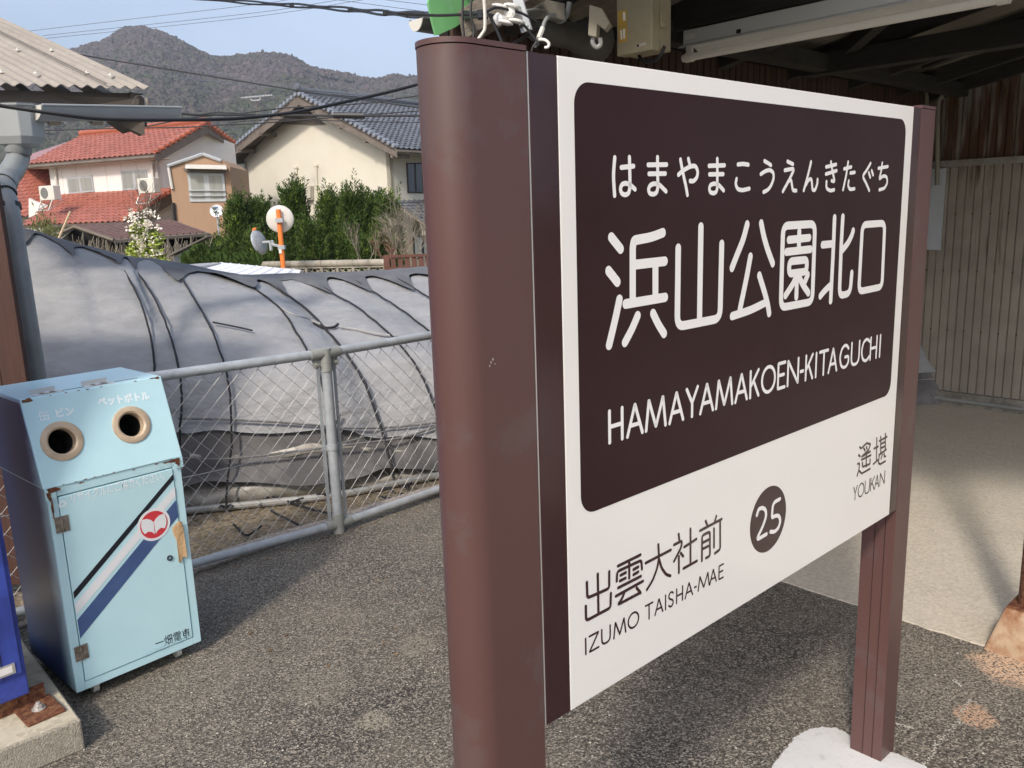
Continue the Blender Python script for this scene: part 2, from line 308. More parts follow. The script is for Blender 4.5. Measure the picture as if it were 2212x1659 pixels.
def catmull(pts, k=6):
    pts = [V(p) for p in pts]; o = []
    for i in range(len(pts) - 1):
        p0, p1, p2, p3 = pts[max(i - 1, 0)], pts[i], pts[i + 1], pts[min(i + 2, len(pts) - 1)]
        for j in range(k):
            t = j / k; o.append(.5 * ((2 * p1) + (p2 - p0) * t + (2 * p0 - 5 * p1 + 4 * p2 - p3) * t * t + (3 * p1 - p0 - 3 * p2 + p3) * t ** 3))
    return o + [pts[-1]]

# ------------------------------------------------------------------ ground, platform, field
ZF = -0.8
b = MB()
_n = 60
def zfield(x, y):
    return ZF
b.add([(-1300, -300, ZF), (1300, -300, ZF), (1300, 1200, ZF), (-1300, 1200, ZF)], [(0, 1, 2, 3)])
FIELD = M('field_ground', (.13, .115, .07), rough=.95, var=.3, vs_=.15, dirt=(.07, .10, .035), ds=.1, da=.6)
tag(b.build('ground', FIELD), kind='structure')
# raised patch under the tunnel
b = MB(); rows = []
for i in range(40):
    row = []
    for j in range(30):
        s_ = -6 + i * .5; t_ = 3.50 + j * .45
        z = -.06 - .02 * j * .45 + .025 * noise.noise(V((s_ * 2, t_ * 2, 0)))
        if t_ > 12: z -= (t_ - 12) * .3
        row.append(ab(s_, t_, z))
    rows.append(row)
b.grid(rows); tag(b.build('dirt_bed', DIRT, smooth=True), kind='structure')
b = MB()
b.prism([ab(-9, -4.2, 0), ab(14, -4.2, 0), ab(14, 3.50, 0), ab(-9, 3.50, 0)], (0, 0, -.82))
tag(b.build('platform_asphalt', ASPHALT), kind='structure')
b = MB()                                        # rough kerb behind the fence
edge = [ab(-9 + i * .25, 3.47 + .012 * math.sin(i * 2.1) + .01 * rnd.random(), .012) for i in range(93)]
for i in range(92):
    b.add([edge[i], edge[i + 1], edge[i + 1] + B * .13, edge[i] + B * .13, edge[i] - UP * .01, edge[i + 1] - UP * .01, edge[i + 1] + B * .14 - UP * .2, edge[i] + B * .14 - UP * .2],
          [(0, 1, 2, 3), (0, 4, 5, 1), (3, 2, 6, 7)])
tag(b.build('platform_kerb', KERBC), kind='structure')
# concrete floor of the shelter, ragged front edge
b = MB(); top = []; N_ = 160
for i in range(N_ + 1):
    t_ = -4.1 + 6.65 * i / N_
    s_ = 2.905 + .018 * noise.noise(V((t_ * 7, 0, 3))) + .010 * noise.noise(V((t_ * 30, 0, 1)))
    top.append(ab(s_, t_, .006 + 0.0))
for i in range(N_):
    p, q = top[i], top[i + 1]; t0 = -4.1 + 6.65 * i / N_; t1 = -4.1 + 6.65 * (i + 1) / N_
    b.add([p, q, ab(6.6, t1, .006), ab(6.6, t0, .006), p - UP * .01, q - UP * .01], [(3, 2, 1, 0), (0, 1, 5, 4)])
tag(b.build('concrete_floor', CONCRETE), kind='structure')
# white mortar patch round the foot of the sign post
pp = [(1640, 1700), (1673, 1650), (1695, 1618), (1713, 1597), (1740, 1580), (1771, 1570), (1800, 1573), (1817, 1579), (1835, 1590), (1852, 1603), (1890, 1618), (1933, 1630), (1968, 1643), (2008, 1660), (2040, 1700), (1960, 1800), (1800, 1830), (1680, 1790)]
ring = [gnd(x, y) for x, y in pp]; c_ = sum(ring, V((0, 0, 0))) / len(ring)
rr = []
for i in range(len(ring)):
    for k in range(12):
        p = lerp(ring[i], ring[(i + 1) % len(ring)], k / 12); rr.append(c_ + (p - c_) * (1 + .05 * noise.noise(p * 25) + .045 * noise.noise(p * 110)))
b = MB(); n = len(rr)
b.add([p + UP * .001 for p in rr] + [c_ + (p - c_) * .97 + UP * .006 for p in rr] + [c_ + (p - c_) * .5 + UP * .009 for p in rr] + [c_ + UP * .010],
      [(i, (i + 1) % n, n + (i + 1) % n, n + i) for i in range(n)] + [(n + i, n + (i + 1) % n, 2 * n + (i + 1) % n, 2 * n + i) for i in range(n)] + [(2 * n + i, 2 * n + (i + 1) % n, 3 * n) for i in range(n)])
tag(b.build('mortar_patch', MORTAR, smooth=True), kind='structure')

# ------------------------------------------------------------------ hills
def interp(tab, x):
    if x <= tab[0][0]: return tab[0][1]
    for (x0, y0), (x1, y1) in zip(tab, tab[1:]):
        if x <= x1: return y0 + (y1 - y0) * (x - x0) / (x1 - x0)
    return tab[-1][1]
PROF = [(-900, 300), (-300, 190), (0, 138), (100, 120), (148, 111), (179, 102), (223, 90), (250, 73), (275, 60), (305, 59), (330, 66), (360, 75), (397, 94), (434, 114), (464, 124), (496, 125), (521, 120), (568, 116), (618, 119), (647, 131), (667, 144), (692, 151), (742, 159), (791, 171), (823, 172), (846, 163), (866, 165), (915, 170), (1000, 185), (1100, 180), (1300, 215), (1700, 240), (2300, 270), (3200, 330)]
b = MB(); rows = []
YN, YR = 260.0, 820.0
NR, NCc = 190, 520
for j in range(NR + 1):
    row = []
    for i in range(NCc + 1):
        px = -500 + i * (3000 / NCc)
        f = j / NR
        if f <= .86: g = f / .86; Y = lerp(YN, YR, g); hh = g ** 1.25
        else: g = 1; Y = YR + (f - .86) / .14 * 160; hh = 1 - .35 * (f - .86) / .14
        rp = at(px, interp(PROF, px), YR); zr = rp.z
        X = (rp.x / YR) * Y * (1 if Y < YR else 1)
        p = V((X * .012, Y * .012, 0))
        spur = noise.fractal(p * 1.0 + V((4.2, 1.7, 0)), 1.0, 2.1, 5)
        damp = min(1, g * 3) * (1 - g ** 6) if f <= .86 else .0
        z = ZF + (zr - ZF) * hh + spur * 17 * damp
        if f > .05: z += 1.5 * noise.noise(V((X * .11, Y * .11, 5))) + 1.3 * abs(noise.noise(V((X * .3, Y * .3, 9)))) + (.9 * rnd.random())
        row.append(V((X, Y, z)))
    rows.append(row)
b.grid(rows)
hm = bpy.data.materials.new('hill_woodland'); hm.use_nodes = True; n_ = hm.node_tree; bs_ = n_.nodes['Principled BSDF']; N = n_.nodes.new; K = n_.links.new
t = N('ShaderNodeTexCoord'); v1 = N('ShaderNodeTexVoronoi'); v1.inputs['Scale'].default_value = .17; K(t.outputs['Object'], v1.inputs['Vector'])
sc = N('ShaderNodeSeparateColor'); K(v1.outputs['Color'], sc.inputs[0])
n1 = N('ShaderNodeTexNoise'); n1.inputs['Scale'].default_value = .012; n1.inputs['Detail'].default_value = 6; K(t.outputs['Object'], n1.inputs['Vector'])
sx = N('ShaderNodeSeparateXYZ'); K(t.outputs['Object'], sx.inputs[0])
hz = N('ShaderNodeMapRange'); hz.inputs[1].default_value = 10; hz.inputs[2].default_value = 120; hz.inputs[3].default_value = .32; hz.inputs[4].default_value = -.12; K(sx.outputs[2], hz.inputs[0])
a1 = N('ShaderNodeMath'); a1.operation = 'ADD'; K(n1.outputs[0], a1.inputs[0]); K(hz.outputs[0], a1.inputs[1])
a2 = N('ShaderNodeMath'); a2.operation = 'MULTIPLY_ADD'; a2.inputs[1].default_value = .42; K(sc.outputs[0], a2.inputs[0]); K(a1.outputs[0], a2.inputs[2])
rp = N('ShaderNodeValToRGB'); e = rp.color_ramp.elements
e[0].position = .50; e[0].color = (.098, .080, .076, 1); e[1].position = 1.0; e[1].color = (.055, .064, .040, 1)
x = e.new(.64); x.color = (.075, .066, .060, 1); x = e.new(.84); x.color = (.066, .070, .046, 1)
K(a2.outputs[0], rp.inputs[0])
n3 = N('ShaderNodeTexNoise'); n3.inputs['Scale'].default_value = .35; n3.inputs['Detail'].default_value = 5; K(t.outputs['Object'], n3.inputs['Vector'])
m3 = N('ShaderNodeMapRange'); m3.inputs[1].default_value = .3; m3.inputs[2].default_value = .7; m3.inputs[3].default_value = .6; m3.inputs[4].default_value = 1.45; K(n3.outputs[0], m3.inputs[0])
h3 = N('ShaderNodeHueSaturation'); K(rp.outputs[0], h3.inputs['Color']); K(m3.outputs[0], h3.inputs['Value']); K(h3.outputs[0], bs_.inputs['Base Color'])
bs_.inputs['Roughness'].default_value = 1; bs_.inputs['Specular IOR Level'].default_value = .0
bu = N('ShaderNodeBump'); bu.inputs['Strength'].default_value = 1; bu.inputs['Distance'].default_value = 3.0; K(v1.outputs['Distance'], bu.inputs['Height']); bu.invert = True; K(bu.outputs[0], bs_.inputs['Normal'])
tag(b.build('hills', hm, smooth=False), kind='structure')
# ridge trees as a ragged edge
b = MB()
for k in range(16000):
    px = rnd.uniform(60, 990); f = rnd.uniform(.93, 1.0) if k < 2600 else rnd.uniform(.12, 1.0); Y = lerp(YN, YR, f)
    rp_ = at(px, interp(PROF, px), YR); X = rp_.x / YR * Y
    z = ZF + (rp_.z - ZF) * f ** 1.25
    if k >= 2600: z += noise.fractal(V((X * .012, Y * .012, 0)) + V((4.2, 1.7, 0)), 1.0, 2.1, 5) * 17 * min(1, f * 3) * (1 - f ** 6)
    h_ = rnd.uniform(1.0, 3.2) * (1.5 if rnd.random() < .06 else 1); w_ = rnd.uniform(1.2, 2.8)
    c_ = V((X, Y, z)); aa = rnd.uniform(0, PI)
    d1 = V((math.cos(aa), math.sin(aa), 0)) * w_; d2 = V((-d1.y, d1.x, 0))
    b.add([c_ + d1, c_ + d2, c_ - d1, c_ - d2, c_ + d1 * .7 + UP * h_ * .7, c_ + d2 * .8 + UP * h_ * .6, c_ - d1 * .7 + UP * h_ * .75, c_ - d2 * .7 + UP * h_ * .6, c_ + UP * h_ * .95],
          [(0, 1, 5, 4), (1, 2, 6, 5), (2, 3, 7, 6), (3, 0, 4, 7), (4, 5, 8), (5, 6, 8), (6, 7, 8), (7, 4, 8)])
tag(b.build('ridge_woodland', hm), 'bare grey brown woodland along the ridge of the far hills', 'woodland', kind='stuff')
# ------------------------------------------------------------------ station name sign
K_ = .817
def SP(x, y): return onp(x, y, ab(0, K_), B)              # pixel to the plane of the sign
def sz(p): return p.dot(A), p.z
TF = K_                                                    # t of the panel face
def PT(s, z, off=0.0): return ab(s, TF - off, z)
sign = empty('station_name_sign', ab(1.43, K_ + .04, 0), 'brown and white station name sign on two rounded brown posts', 'station sign')
def dpost(s_flat, s_c, name, sgn):
    r = .0425; tc_ = TF + r; prof = [(s_flat, TF), (s_c, TF)]
    for k in range(1, 24):
        a_ = -PI / 2 + PI * k / 24; prof.append((s_c + sgn * r * math.cos(a_), tc_ + r * math.sin(a_)))
    prof += [(s_c, TF + 2 * r), (s_flat, TF + 2 * r)]
    b = MB(); b.prism([ab(s, t, -.05) for s, t in prof], (0, 0, 1.752)); o = b.build(name, POST_BROWN, sign, smooth=True, angle=30)
    b = MB(); g = []
    cx_ = (s_flat + s_c) / 2
    for s, t in prof: g.append((cx_ + (s - cx_) * 1.012, tc_ + (t - tc_) * 1.02))
    b.prism([ab(s, t, 1.7035) for s, t in g], (0, 0, .0065)); cap = b.build('post_cap', POST_BROWN, o, smooth=True, angle=30)
    return o
GROOVE = M('groove_brown', (.030, .012, .012), rough=.7)
postL = dpost(.796, .705, 'post', -1)
postR = dpost(2.062, 2.136, 'post', 1)
for t_ in (.842, .868):                                    # track grooves in the inner face of the far post
    b = MB(); b.box(ab(2.0615, t_, .36), A * .002, B * .0012, UP * .72); b.build('groove', GROOVE, postR)
    b = MB(); b.box(ab(.797, t_, .36), A * .002, B * .0012, UP * .72); b.build('groove', GROOVE, postL)
ZT, ZB = 1.7035, .7285
def slab(s0, s1, z0, z1, t0, t1, name, mat, par, bev=.0015):
    b = MB(); b.ob(ab(s0, t0, z0), A * (s1 - s0), B * (t1 - t0), UP * (z1 - z0)); return b.build(name, mat, par, bevel=bev)
slab(.801, .8545, ZB, ZT, TF, TF + .018, 'end_stripe', GLOSS_BROWN, sign)
panel = slab(.8545, 2.0188, ZB, ZT, TF, TF + .018, 'panel', WHITE_FILM, sign)
slab(2.0188, 2.0605, ZB, ZT, TF, TF + .018, 'end_stripe', GLOSS_BROWN, sign)
slab(.7985, .8008, ZB, ZT, TF + .001, TF + .018, 'panel_edge', ALU, sign, 0)
slab(.801, 2.0605, ZB + .01, ZT - .035, TF + .0185, TF + .022, 'backing_sheet', ALU, sign, 0)
slab(.7975, 2.061, ZB + .02, ZT - .04, TF + .034, TF + .045, 'rear_panel', ALU, sign, 0)
# flat print
def rrect(s0, s1, z0, z1, r, n=10):
    o = []
    for cx, cz, a0 in ((s1 - r, z1 - r, 0), (s0 + r, z1 - r, 90), (s0 + r, z0 + r, 180), (s1 - r, z0 + r, 270)):
        for k in range(n + 1):
            a_ = R(a0 + 90 * k / n); o.append((cx + r * math.cos(a_), cz + r * math.sin(a_)))
    return o
b = MB(); q = rrect(.886, 1.9805, 1.0432, 1.6737, .031); b.prism([PT(s, z, .0002) for s, z in q], -B * .0003); b.build('name_field', FIELD_BROWN, panel)

def smooth_path(pts, R_, closed=False):
    """corner-rounded polyline in the plane"""
    n = len(pts); out = []
    rng = range(n) if closed else range(1, n - 1)
    if not closed: out.append(pts[0])
    for i in rng:
        p0, p1, p2 = V(pts[i - 1]), V(pts[i]), V(pts[(i + 1) % n])
        d0, d2 = (p0 - p1), (p2 - p1); l0, l2 = d0.length, d2.length
        if l0 < 1e-6 or l2 < 1e-6: continue
        c = min(R_, .45 * l0, .45 * l2); q0 = p1 + d0 / l0 * c; q2 = p1 + d2 / l2 * c
        for k in range(6):
            t = k / 5; out.append((1 - t) ** 2 * q0 + 2 * t * (1 - t) * p1 + t * t * q2)
    if not closed: out.append(pts[-1])
    o = [V(out[0])]
    for p in out[1:]:
        if (V(p) - o[-1]).length > 2e-5: o.append(V(p))
    if closed and (o[0] - o[-1]).length < 2e-5: o.pop()
    return o
class Ink:
    """strokes of one line of lettering, each lying a hair in front of the last so that no two faces share a plane"""
    def __init__(s, base=.0006): s.b = MB(); s.off = base
    def stroke(s, pts, w, R_=.012, closed=False, mapf=None):
        mapf = mapf or (lambda p, o: PT(p[0], p[1], o))
        p = smooth_path([V((q[0], q[1])) for q in pts], R_, closed); n = len(p); h = w / 2; Lf, Rt = [], []
        for i in range(n):
            if closed: d = p[(i + 1) % n] - p[i - 1]
            else: d = p[min(i + 1, n - 1)] - p[max(i - 1, 0)]
            d.normalize(); nn = V((-d.y, d.x)); Lf.append(p[i] + nn * h); Rt.append(p[i] - nn * h)
        o = s.off; s.off += .00003
        if closed:
            vs_ = [mapf(q, o) for q in Lf] + [mapf(q, o) for q in Rt]
            s.b.add(vs_, [(i, (i + 1) % n, n + (i + 1) % n, n + i) for i in range(n)]); return
        out = list(Lf); d = (p[-1] - p[-2]).normalized(); a0 = math.atan2(d.y, d.x)
        vs_ = [mapf(q, o) for q in Lf] + [mapf(q, o) for q in Rt]
        s.b.add(vs_, [(i, i + 1, n + i + 1, n + i) for i in range(n - 1)])
        for c, a_ in ((p[-1], a0), (p[0], math.atan2(-(p[1] - p[0]).y, -(p[1] - p[0]).x))):
            ring = [V((c.x + h * math.cos(a_ + PI / 2 - PI * k / 10), c.y + h * math.sin(a_ + PI / 2 - PI * k / 10))) for k in range(11)]
            s.b.add([mapf(q, o) for q in ring], [tuple(range(11))])
def crop(x0, y0, sc):
    def f(p):
        q = SP((x0 + p[0] / sc) / 1.82278, (y0 + p[1] / sc) / 1.82278); return (q.dot(A), q.z)
    return f
def ink_line(name, mat, cropf, strokes, w, R_=.010, parent=None):
    k = Ink()
    for st in strokes:
        cl = st[-1] == 'c'; st = st[:-1] if cl else st
        k.stroke([cropf(p) for p in st], w, R_, cl)
    return k.b.build(name, mat, parent or panel)
fa, fb, fc = crop(2350, 800, 2.765), crop(2850, 800, 3.16), crop(2350, 550, 1.8433)
fd, fe, ff = crop(2250, 1950, 2.37), crop(2850, 1650, 2.7653), crop(2350, 1250, 1.8433)
K1 = [[(155, 372), (255, 498)], [(125, 737), (220, 858)], [(243, 1048), (205, 1230), (165, 1400), (130, 1545)],
      [(715, 322), (590, 370), (400, 405), (387, 480), (387, 1060)], [(387, 672), (737, 632)], [(634, 650), (634, 1040)], [(310, 1097), (740, 1025)],
      [(440, 1225), (380, 1370), (302, 1515)], [(608, 1200), (665, 1320), (728, 1420)],
      [(883, 490), (872, 1345), (1338, 1255), (1357, 445)], [(1130, 258), (1114, 1300)]]
K2 = [[(287, 265), (240, 450), (170, 620), (98, 805)], [(462, 252), (490, 400), (535, 560), (605, 750)], [(327, 665), (285, 900), (195, 1330)],
      [(100, 1405), (330, 1330), (520, 1235)], [(438, 900), (500, 1100), (540, 1240), (560, 1370)],
      [(735, 282), (1132, 258), (1098, 1225), (705, 1300), 'c'],
      [(936, 355), (930, 565)], [(805, 457), (1060, 430)], [(775, 607), (1075, 573)], [(812, 725), (1032, 702), (1024, 850), (806, 880), 'c'],
      [(905, 890), (860, 1000), (763, 1148)], [(905, 930), (898, 1165)], [(925, 900), (975, 1010), (1047, 1115)], [(1040, 890), (1000, 990)],
      [(1375, 182), (1358, 600), (1326, 1215)], [(1225, 518), (1360, 505)], [(1198, 1155), (1250, 1090), (1335, 1010)],
      [(1477, 172), (1458, 500), (1433, 1155), (1568, 1120), (1588, 870)], [(1605, 345), (1590, 400), (1540, 500), (1465, 590)],
      [(1722, 268), (2000, 248), (1965, 1040), (1676, 1100), 'c']]
def with_f(f, sts): return [([f(p) if p != 'c' else 'c' for p in s]) for s in sts]
def ink_abs(name, mat, strokes, w, R_, parent, counts):
    i = 0
    for c in counts:                                       # every character is a piece of its own
        k = Ink()
        for st in strokes[i:i + c]:
            cl = st[-1] == 'c'; st = st[:-1] if cl else st
            k.stroke(st, w, R_, cl)
        k.b.build(name, mat, parent); i += c
    assert i == len(strokes), (name, i, len(strokes))
ink_abs('kanji_character', TXT_WHITE, with_f(fa, K1) + with_f(fb, K2), .0150, .018, panel, [9, 2, 5, 9, 5, 1])
HIRA = [[(128, 130), (117, 260), (127, 405)], [(175, 202), (265, 192)], [(234, 128), (238, 290), (238, 350), (228, 390), (205, 402), (178, 392), (167, 360), (178, 325), (205, 315), (238, 325), (275, 360)],
        [(370, 183), (505, 181)], [(376, 248), (495, 246)], [(438, 128), (440, 300), (440, 350), (432, 385), (408, 398), (380, 390), (371, 360), (385, 330), (415, 318), (450, 325), (500, 375)],
        [(590, 255), (620, 225), (680, 192), (715, 190), (732, 230), (725, 275), (700, 302), (675, 300)], [(605, 145), (620, 230), (645, 340), (655, 400)], [(662, 140), (672, 180)],
        [(812, 190), (925, 186)], [(815, 252), (915, 250)], [(872, 140), (872, 310), (872, 350), (865, 380), (845, 390), (820, 382), (813, 355), (822, 328), (850, 318), (880, 325), (918, 368)],
        [(1022, 180), (1060, 175), (1098, 182)], [(1012, 285), (1004, 320), (1018, 358), (1050, 368), (1105, 355)],
        [(1215, 155), (1240, 170), (1262, 185)], [(1188, 250), (1220, 228), (1255, 218), (1280, 240), (1282, 280), (1265, 330), (1240, 365), (1208, 380)],
        [(1382, 158), (1422, 178)], [(1362, 222), (1434, 208), (1390, 300), (1348, 375)], [(1385, 305), (1408, 288), (1414, 330), (1420, 368), (1445, 370)],
        [(1553, 162), (1530, 260), (1500, 368)], [(1508, 340), (1535, 290), (1555, 283), (1560, 320), (1562, 365), (1582, 368), (1598, 320), (1600, 290)],
        [(1662, 198), (1735, 180)], [(1660, 250), (1738, 225)], [(1697, 162), (1708, 230), (1725, 305), (1702, 298)], [(1665, 305), (1662, 350), (1690, 372), (1720, 364)],
        [(1793, 212), (1845, 198)], [(1822, 162), (1808, 260), (1785, 362)], [(1838, 242), (1870, 237)], [(1826, 300), (1820, 335), (1835, 362), (1868, 356)],
        [(1985, 172), (1955, 225), (1925, 265), (1950, 310), (1975, 368)], [(1972, 240), (1982, 272)], [(1993, 225), (2003, 255)],
        [(2042, 208), (2110, 195)], [(2070, 170), (2060, 240), (2045, 290), (2075, 262), (2102, 268), (2108, 310), (2088, 352), (2048, 364)]]
ink_abs('hiragana_character', TXT_WHITE, with_f(fc, HIRA), .0072, .010, panel, [3, 3, 3, 3, 2, 2, 3, 2, 4, 4, 3, 2])
# simple rounded roman capitals, unit height
G_ = {'H': [[(0, 0), (0, 1)], [(1, 0), (1, 1)], [(0, .5), (1, .5)]], 'A': [[(0, 0), (.5, 1), (1, 0)], [(.2, .33), (.8, .33)]], 'M': [[(0, 0), (.14, 1), (.5, .05), (.86, 1), (1, 0)]],
      'Y': [[(0, 1), (.5, .48), (1, 1)], [(.5, .48), (.5, 0)]], 'K': [[(0, 0), (0, 1)], [(.95, 1), (.04, .42)], [(.36, .62), (1, 0)]],
      'O': [[(.5 + .5 * math.cos(2 * PI * k / 24), .5 + .5 * math.sin(2 * PI * k / 24)) for k in range(24)] + ['c']],
      'E': [[(1, 1), (0, 1), (0, 0), (1, 0)], [(0, .52), (.85, .52)]], 'N': [[(0, 0), (0, 1), (1, 0), (1, 1)]], '-': [[(0, .42), (1, .42)]], 'I': [[(0, 0), (0, 1)]],
      'T': [[(0, 1), (1, 1)], [(.5, 1), (.5, 0)]],
      'G': [[(.95, .82), (.75, .97), (.5, 1), (.2, .88), (0, .5), (.2, .12), (.5, 0), (.8, .04), (1, .2), (1, .47), (.6, .47)]],
      'C': [[(1, .85), (.78, .97), (.52, 1), (.2, .88), (0, .5), (.2, .12), (.52, 0), (.78, .03), (1, .15)]],
      'U': [[(0, 1), (0, .3), (.08, .1), (.3, 0), (.7, 0), (.92, .1), (1, .3), (1, 1)]], 'Z': [[(0, 1), (1, 1), (0, 0), (1, 0)]],
      'S': [[(.95, .88), (.7, 1), (.3, 1), (.03, .84), (.05, .66), (.3, .55), (.7, .46), (.97, .33), (.97, .15), (.7, 0), (.3, 0), (.02, .13)]]}
def roman(name, txt, zt, zb, w, mat, parent, spans, f, ymid):
    """spans: left and right edge of every letter in a crop of the photograph"""
    x_a, y_a, x_b, y_b = ymid
    for ch, (l, r) in zip(txt, spans):
        k = Ink()
        y = lambda q: y_a + (y_b - y_a) * (q - x_a) / (x_b - x_a)
        s0 = f((l, y(l)))[0] + w / 2; s1 = f((r, y(r)))[0] - w / 2
        if s1 <= s0: s1 = s0
        for st in G_[ch]:
            cl = st[-1] == 'c'; st = st[:-1] if cl else st
            rr_ = .010 if ch in 'GCSUO' else .0015
            k.stroke([(s0 + (s1 - s0) * x, zb + (zt - zb) * z_) for x, z_ in st], w, rr_, cl)
        k.b.build(name, mat, parent)
zt1 = ff((90, 668))[1] - .003; zb1 = ff((92, 920))[1] + .003
roman('roman_letter', 'HAMAYAMAKOEN-KITAGUCHI', zt1, zb1, .0068, TXT_WHITE, panel,
      [(80, 192), (210, 338), (346, 506), (518, 633), (642, 737), (742, 850), (857, 990), (998, 1096), (1106, 1180), (1190, 1298), (1308, 1370), (1379, 1466), (1472, 1503), (1510, 1571), (1584, 1596), (1610, 1680), (1677, 1747), (1756, 1832), (1842, 1908), (1914, 1982), (1981, 2034), (2050, 2062)],
      ff, (90, 795, 2055, 190))
D_ = [[(243, 735), (250, 1105)], [(141, 812), (146, 958), (350, 868), (350, 712)], [(131, 1035), (134, 1170), (362, 1048), (365, 915)],
      [(432, 660), (642, 555)], [(537, 620), (537, 772)], [(420, 800), (424, 712), (650, 605), (655, 688)], [(456, 746), (504, 720)], [(450, 798), (502, 772)], [(576, 692), (620, 668)], [(576, 740), (620, 714)],
      [(434, 862), (644, 755)], [(412, 940), (664, 800)], [(492, 905), (465, 970), (428, 1020), (640, 908)], [(605, 862), (642, 910)],
      [(690, 632), (925, 510)], [(808, 460), (815, 580), (798, 680), (755, 795), (702, 880)], [(816, 600), (840, 680), (880, 738), (922, 752)],
      [(998, 362), (1005, 422)], [(955, 462), (1032, 422), (1020, 490), (955, 615)], [(1000, 570), (1000, 722)], [(1018, 540), (1040, 568)], [(1050, 482), (1163, 408)], [(1108, 312), (1108, 645)], [(1042, 682), (1168, 612)],
      [(1250, 240), (1266, 278)], [(1350, 195), (1336, 240)], [(1198, 330), (1400, 222)], [(1215, 610), (1217, 375), (1290, 338), (1290, 565), (1253, 585)], [(1222, 442), (1284, 410)], [(1222, 500), (1284, 468)],
      [(1328, 310), (1328, 485)], [(1385, 248), (1385, 505), (1336, 540)]]
ink_abs('kanji_character', TXT_BROWN, with_f(fd, D_), .0056, .006, panel, [3, 11, 3, 7, 8])
zt2 = fd((131, 1325))[1] - .002; zb2 = fd((133, 1492))[1] + .002
roman('roman_letter', 'IZUMOTAISHA-MAE', zt2, zb2, .0036, TXT_BROWN, panel,
      [(124, 141), (158, 258), (274, 366), (386, 510), (521, 631), (682, 762), (772, 856), (870, 884), (900, 954), (974, 1040), (1054, 1134), (1142, 1168), (1176, 1290), (1285, 1356), (1370, 1420)],
      fd, (131, 1410, 1400, 685))
E_ = [[(1478, 305), (1492, 318)], [(1466, 392), (1482, 405)], [(1456, 486), (1476, 480), (1470, 545), (1450, 618)], [(1470, 560), (1500, 592), (1590, 540)],
      [(1502, 312), (1552, 262)], [(1556, 262), (1596, 272), (1575, 335), (1500, 408)], [(1522, 318), (1535, 342)], [(1550, 302), (1556, 325)], [(1512, 400), (1592, 352)], [(1497, 442), (1598, 392)], [(1548, 375), (1548, 515)], [(1506, 470), (1508, 520), (1588, 488), (1590, 440)],
      [(1665, 205), (1660, 455)], [(1634, 320), (1678, 298)], [(1626, 490), (1680, 442)], [(1690, 238), (1774, 192)], [(1706, 192), (1706, 372)], [(1758, 158), (1756, 340)], [(1706, 272), (1756, 246)], [(1706, 318), (1756, 292)],
      [(1688, 388), (1766, 330)], [(1690, 390), (1680, 480), (1702, 490), (1756, 458)], [(1722, 385), (1710, 432)], [(1742, 372), (1745, 412), (1758, 404)]]
ink_abs('kanji_character', TXT_BROWN, with_f(fe, E_), .0052, .004, panel, [12, 12])
ztk = fe((1412, 745))[1]; zbk = fe((1425, 878))[1]
roman('roman_letter', 'YOUKAN', ztk, zbk, .0034, TXT_BROWN, panel, [(1406, 1452), (1458, 1527), (1532, 1588), (1594, 1640), (1640, 1690), (1696, 1752)], fe, (1410, 815, 1750, 635))
cl_, cr_, ct_, cb_ = fe((285, 1180))[0], fe((675, 960))[0], fe((540, 713))[1], fe((420, 1470))[1]
cc = ((cl_ + cr_) / 2, (ct_ + cb_) / 2); rx, rz = (cr_ - cl_) / 2, (ct_ - cb_) / 2; rad = (rx + rz) / 2
b = MB(); b.prism([PT(cc[0] + rad * math.cos(2 * PI * k / 48), cc[1] + rad * math.sin(2 * PI * k / 48), .0002) for k in range(48)], -B * .0003)
disc = b.build('number_disc', GLOSS_BROWN, panel)
N25 = [[(358, 1045), (375, 980), (418, 962), (455, 990), (458, 1060), (425, 1160), (350, 1318), (462, 1252)], [(608, 870), (532, 912), (520, 1078), (560, 1050), (598, 1052), (615, 1105), (595, 1180), (552, 1228), (506, 1226)]]
ink_abs('number_character', TXT_WHITE, with_f(fe, N25), .0082, .012, panel, [1, 1])

# ------------------------------------------------------------------ recycling bin
bl, br = gnd(166, 1495, .05), gnd(435, 1382, .05)
bu_ = (br - bl); BW = bu_.length; bu_.normalize(); bn = V((-bu_.y, bu_.x, 0))       # bn points to the back of the bin
bk = gnd(60, 1408, .05); BD = max(.26, min(.40, (bk - bl).dot(bn)))
r_ = ray(233, 797); tb = (bl + bn * BD - CAMP).dot(bn) / r_.dot(bn); ztop = (CAMP + r_ * tb).z
r_ = ray(325, 816); pf = CAMP + r_ * ((ztop - H) / r_.z); foff = max(.03, (pf - bl).dot(bn))
zh = onp(378, 989, bl, bn).z

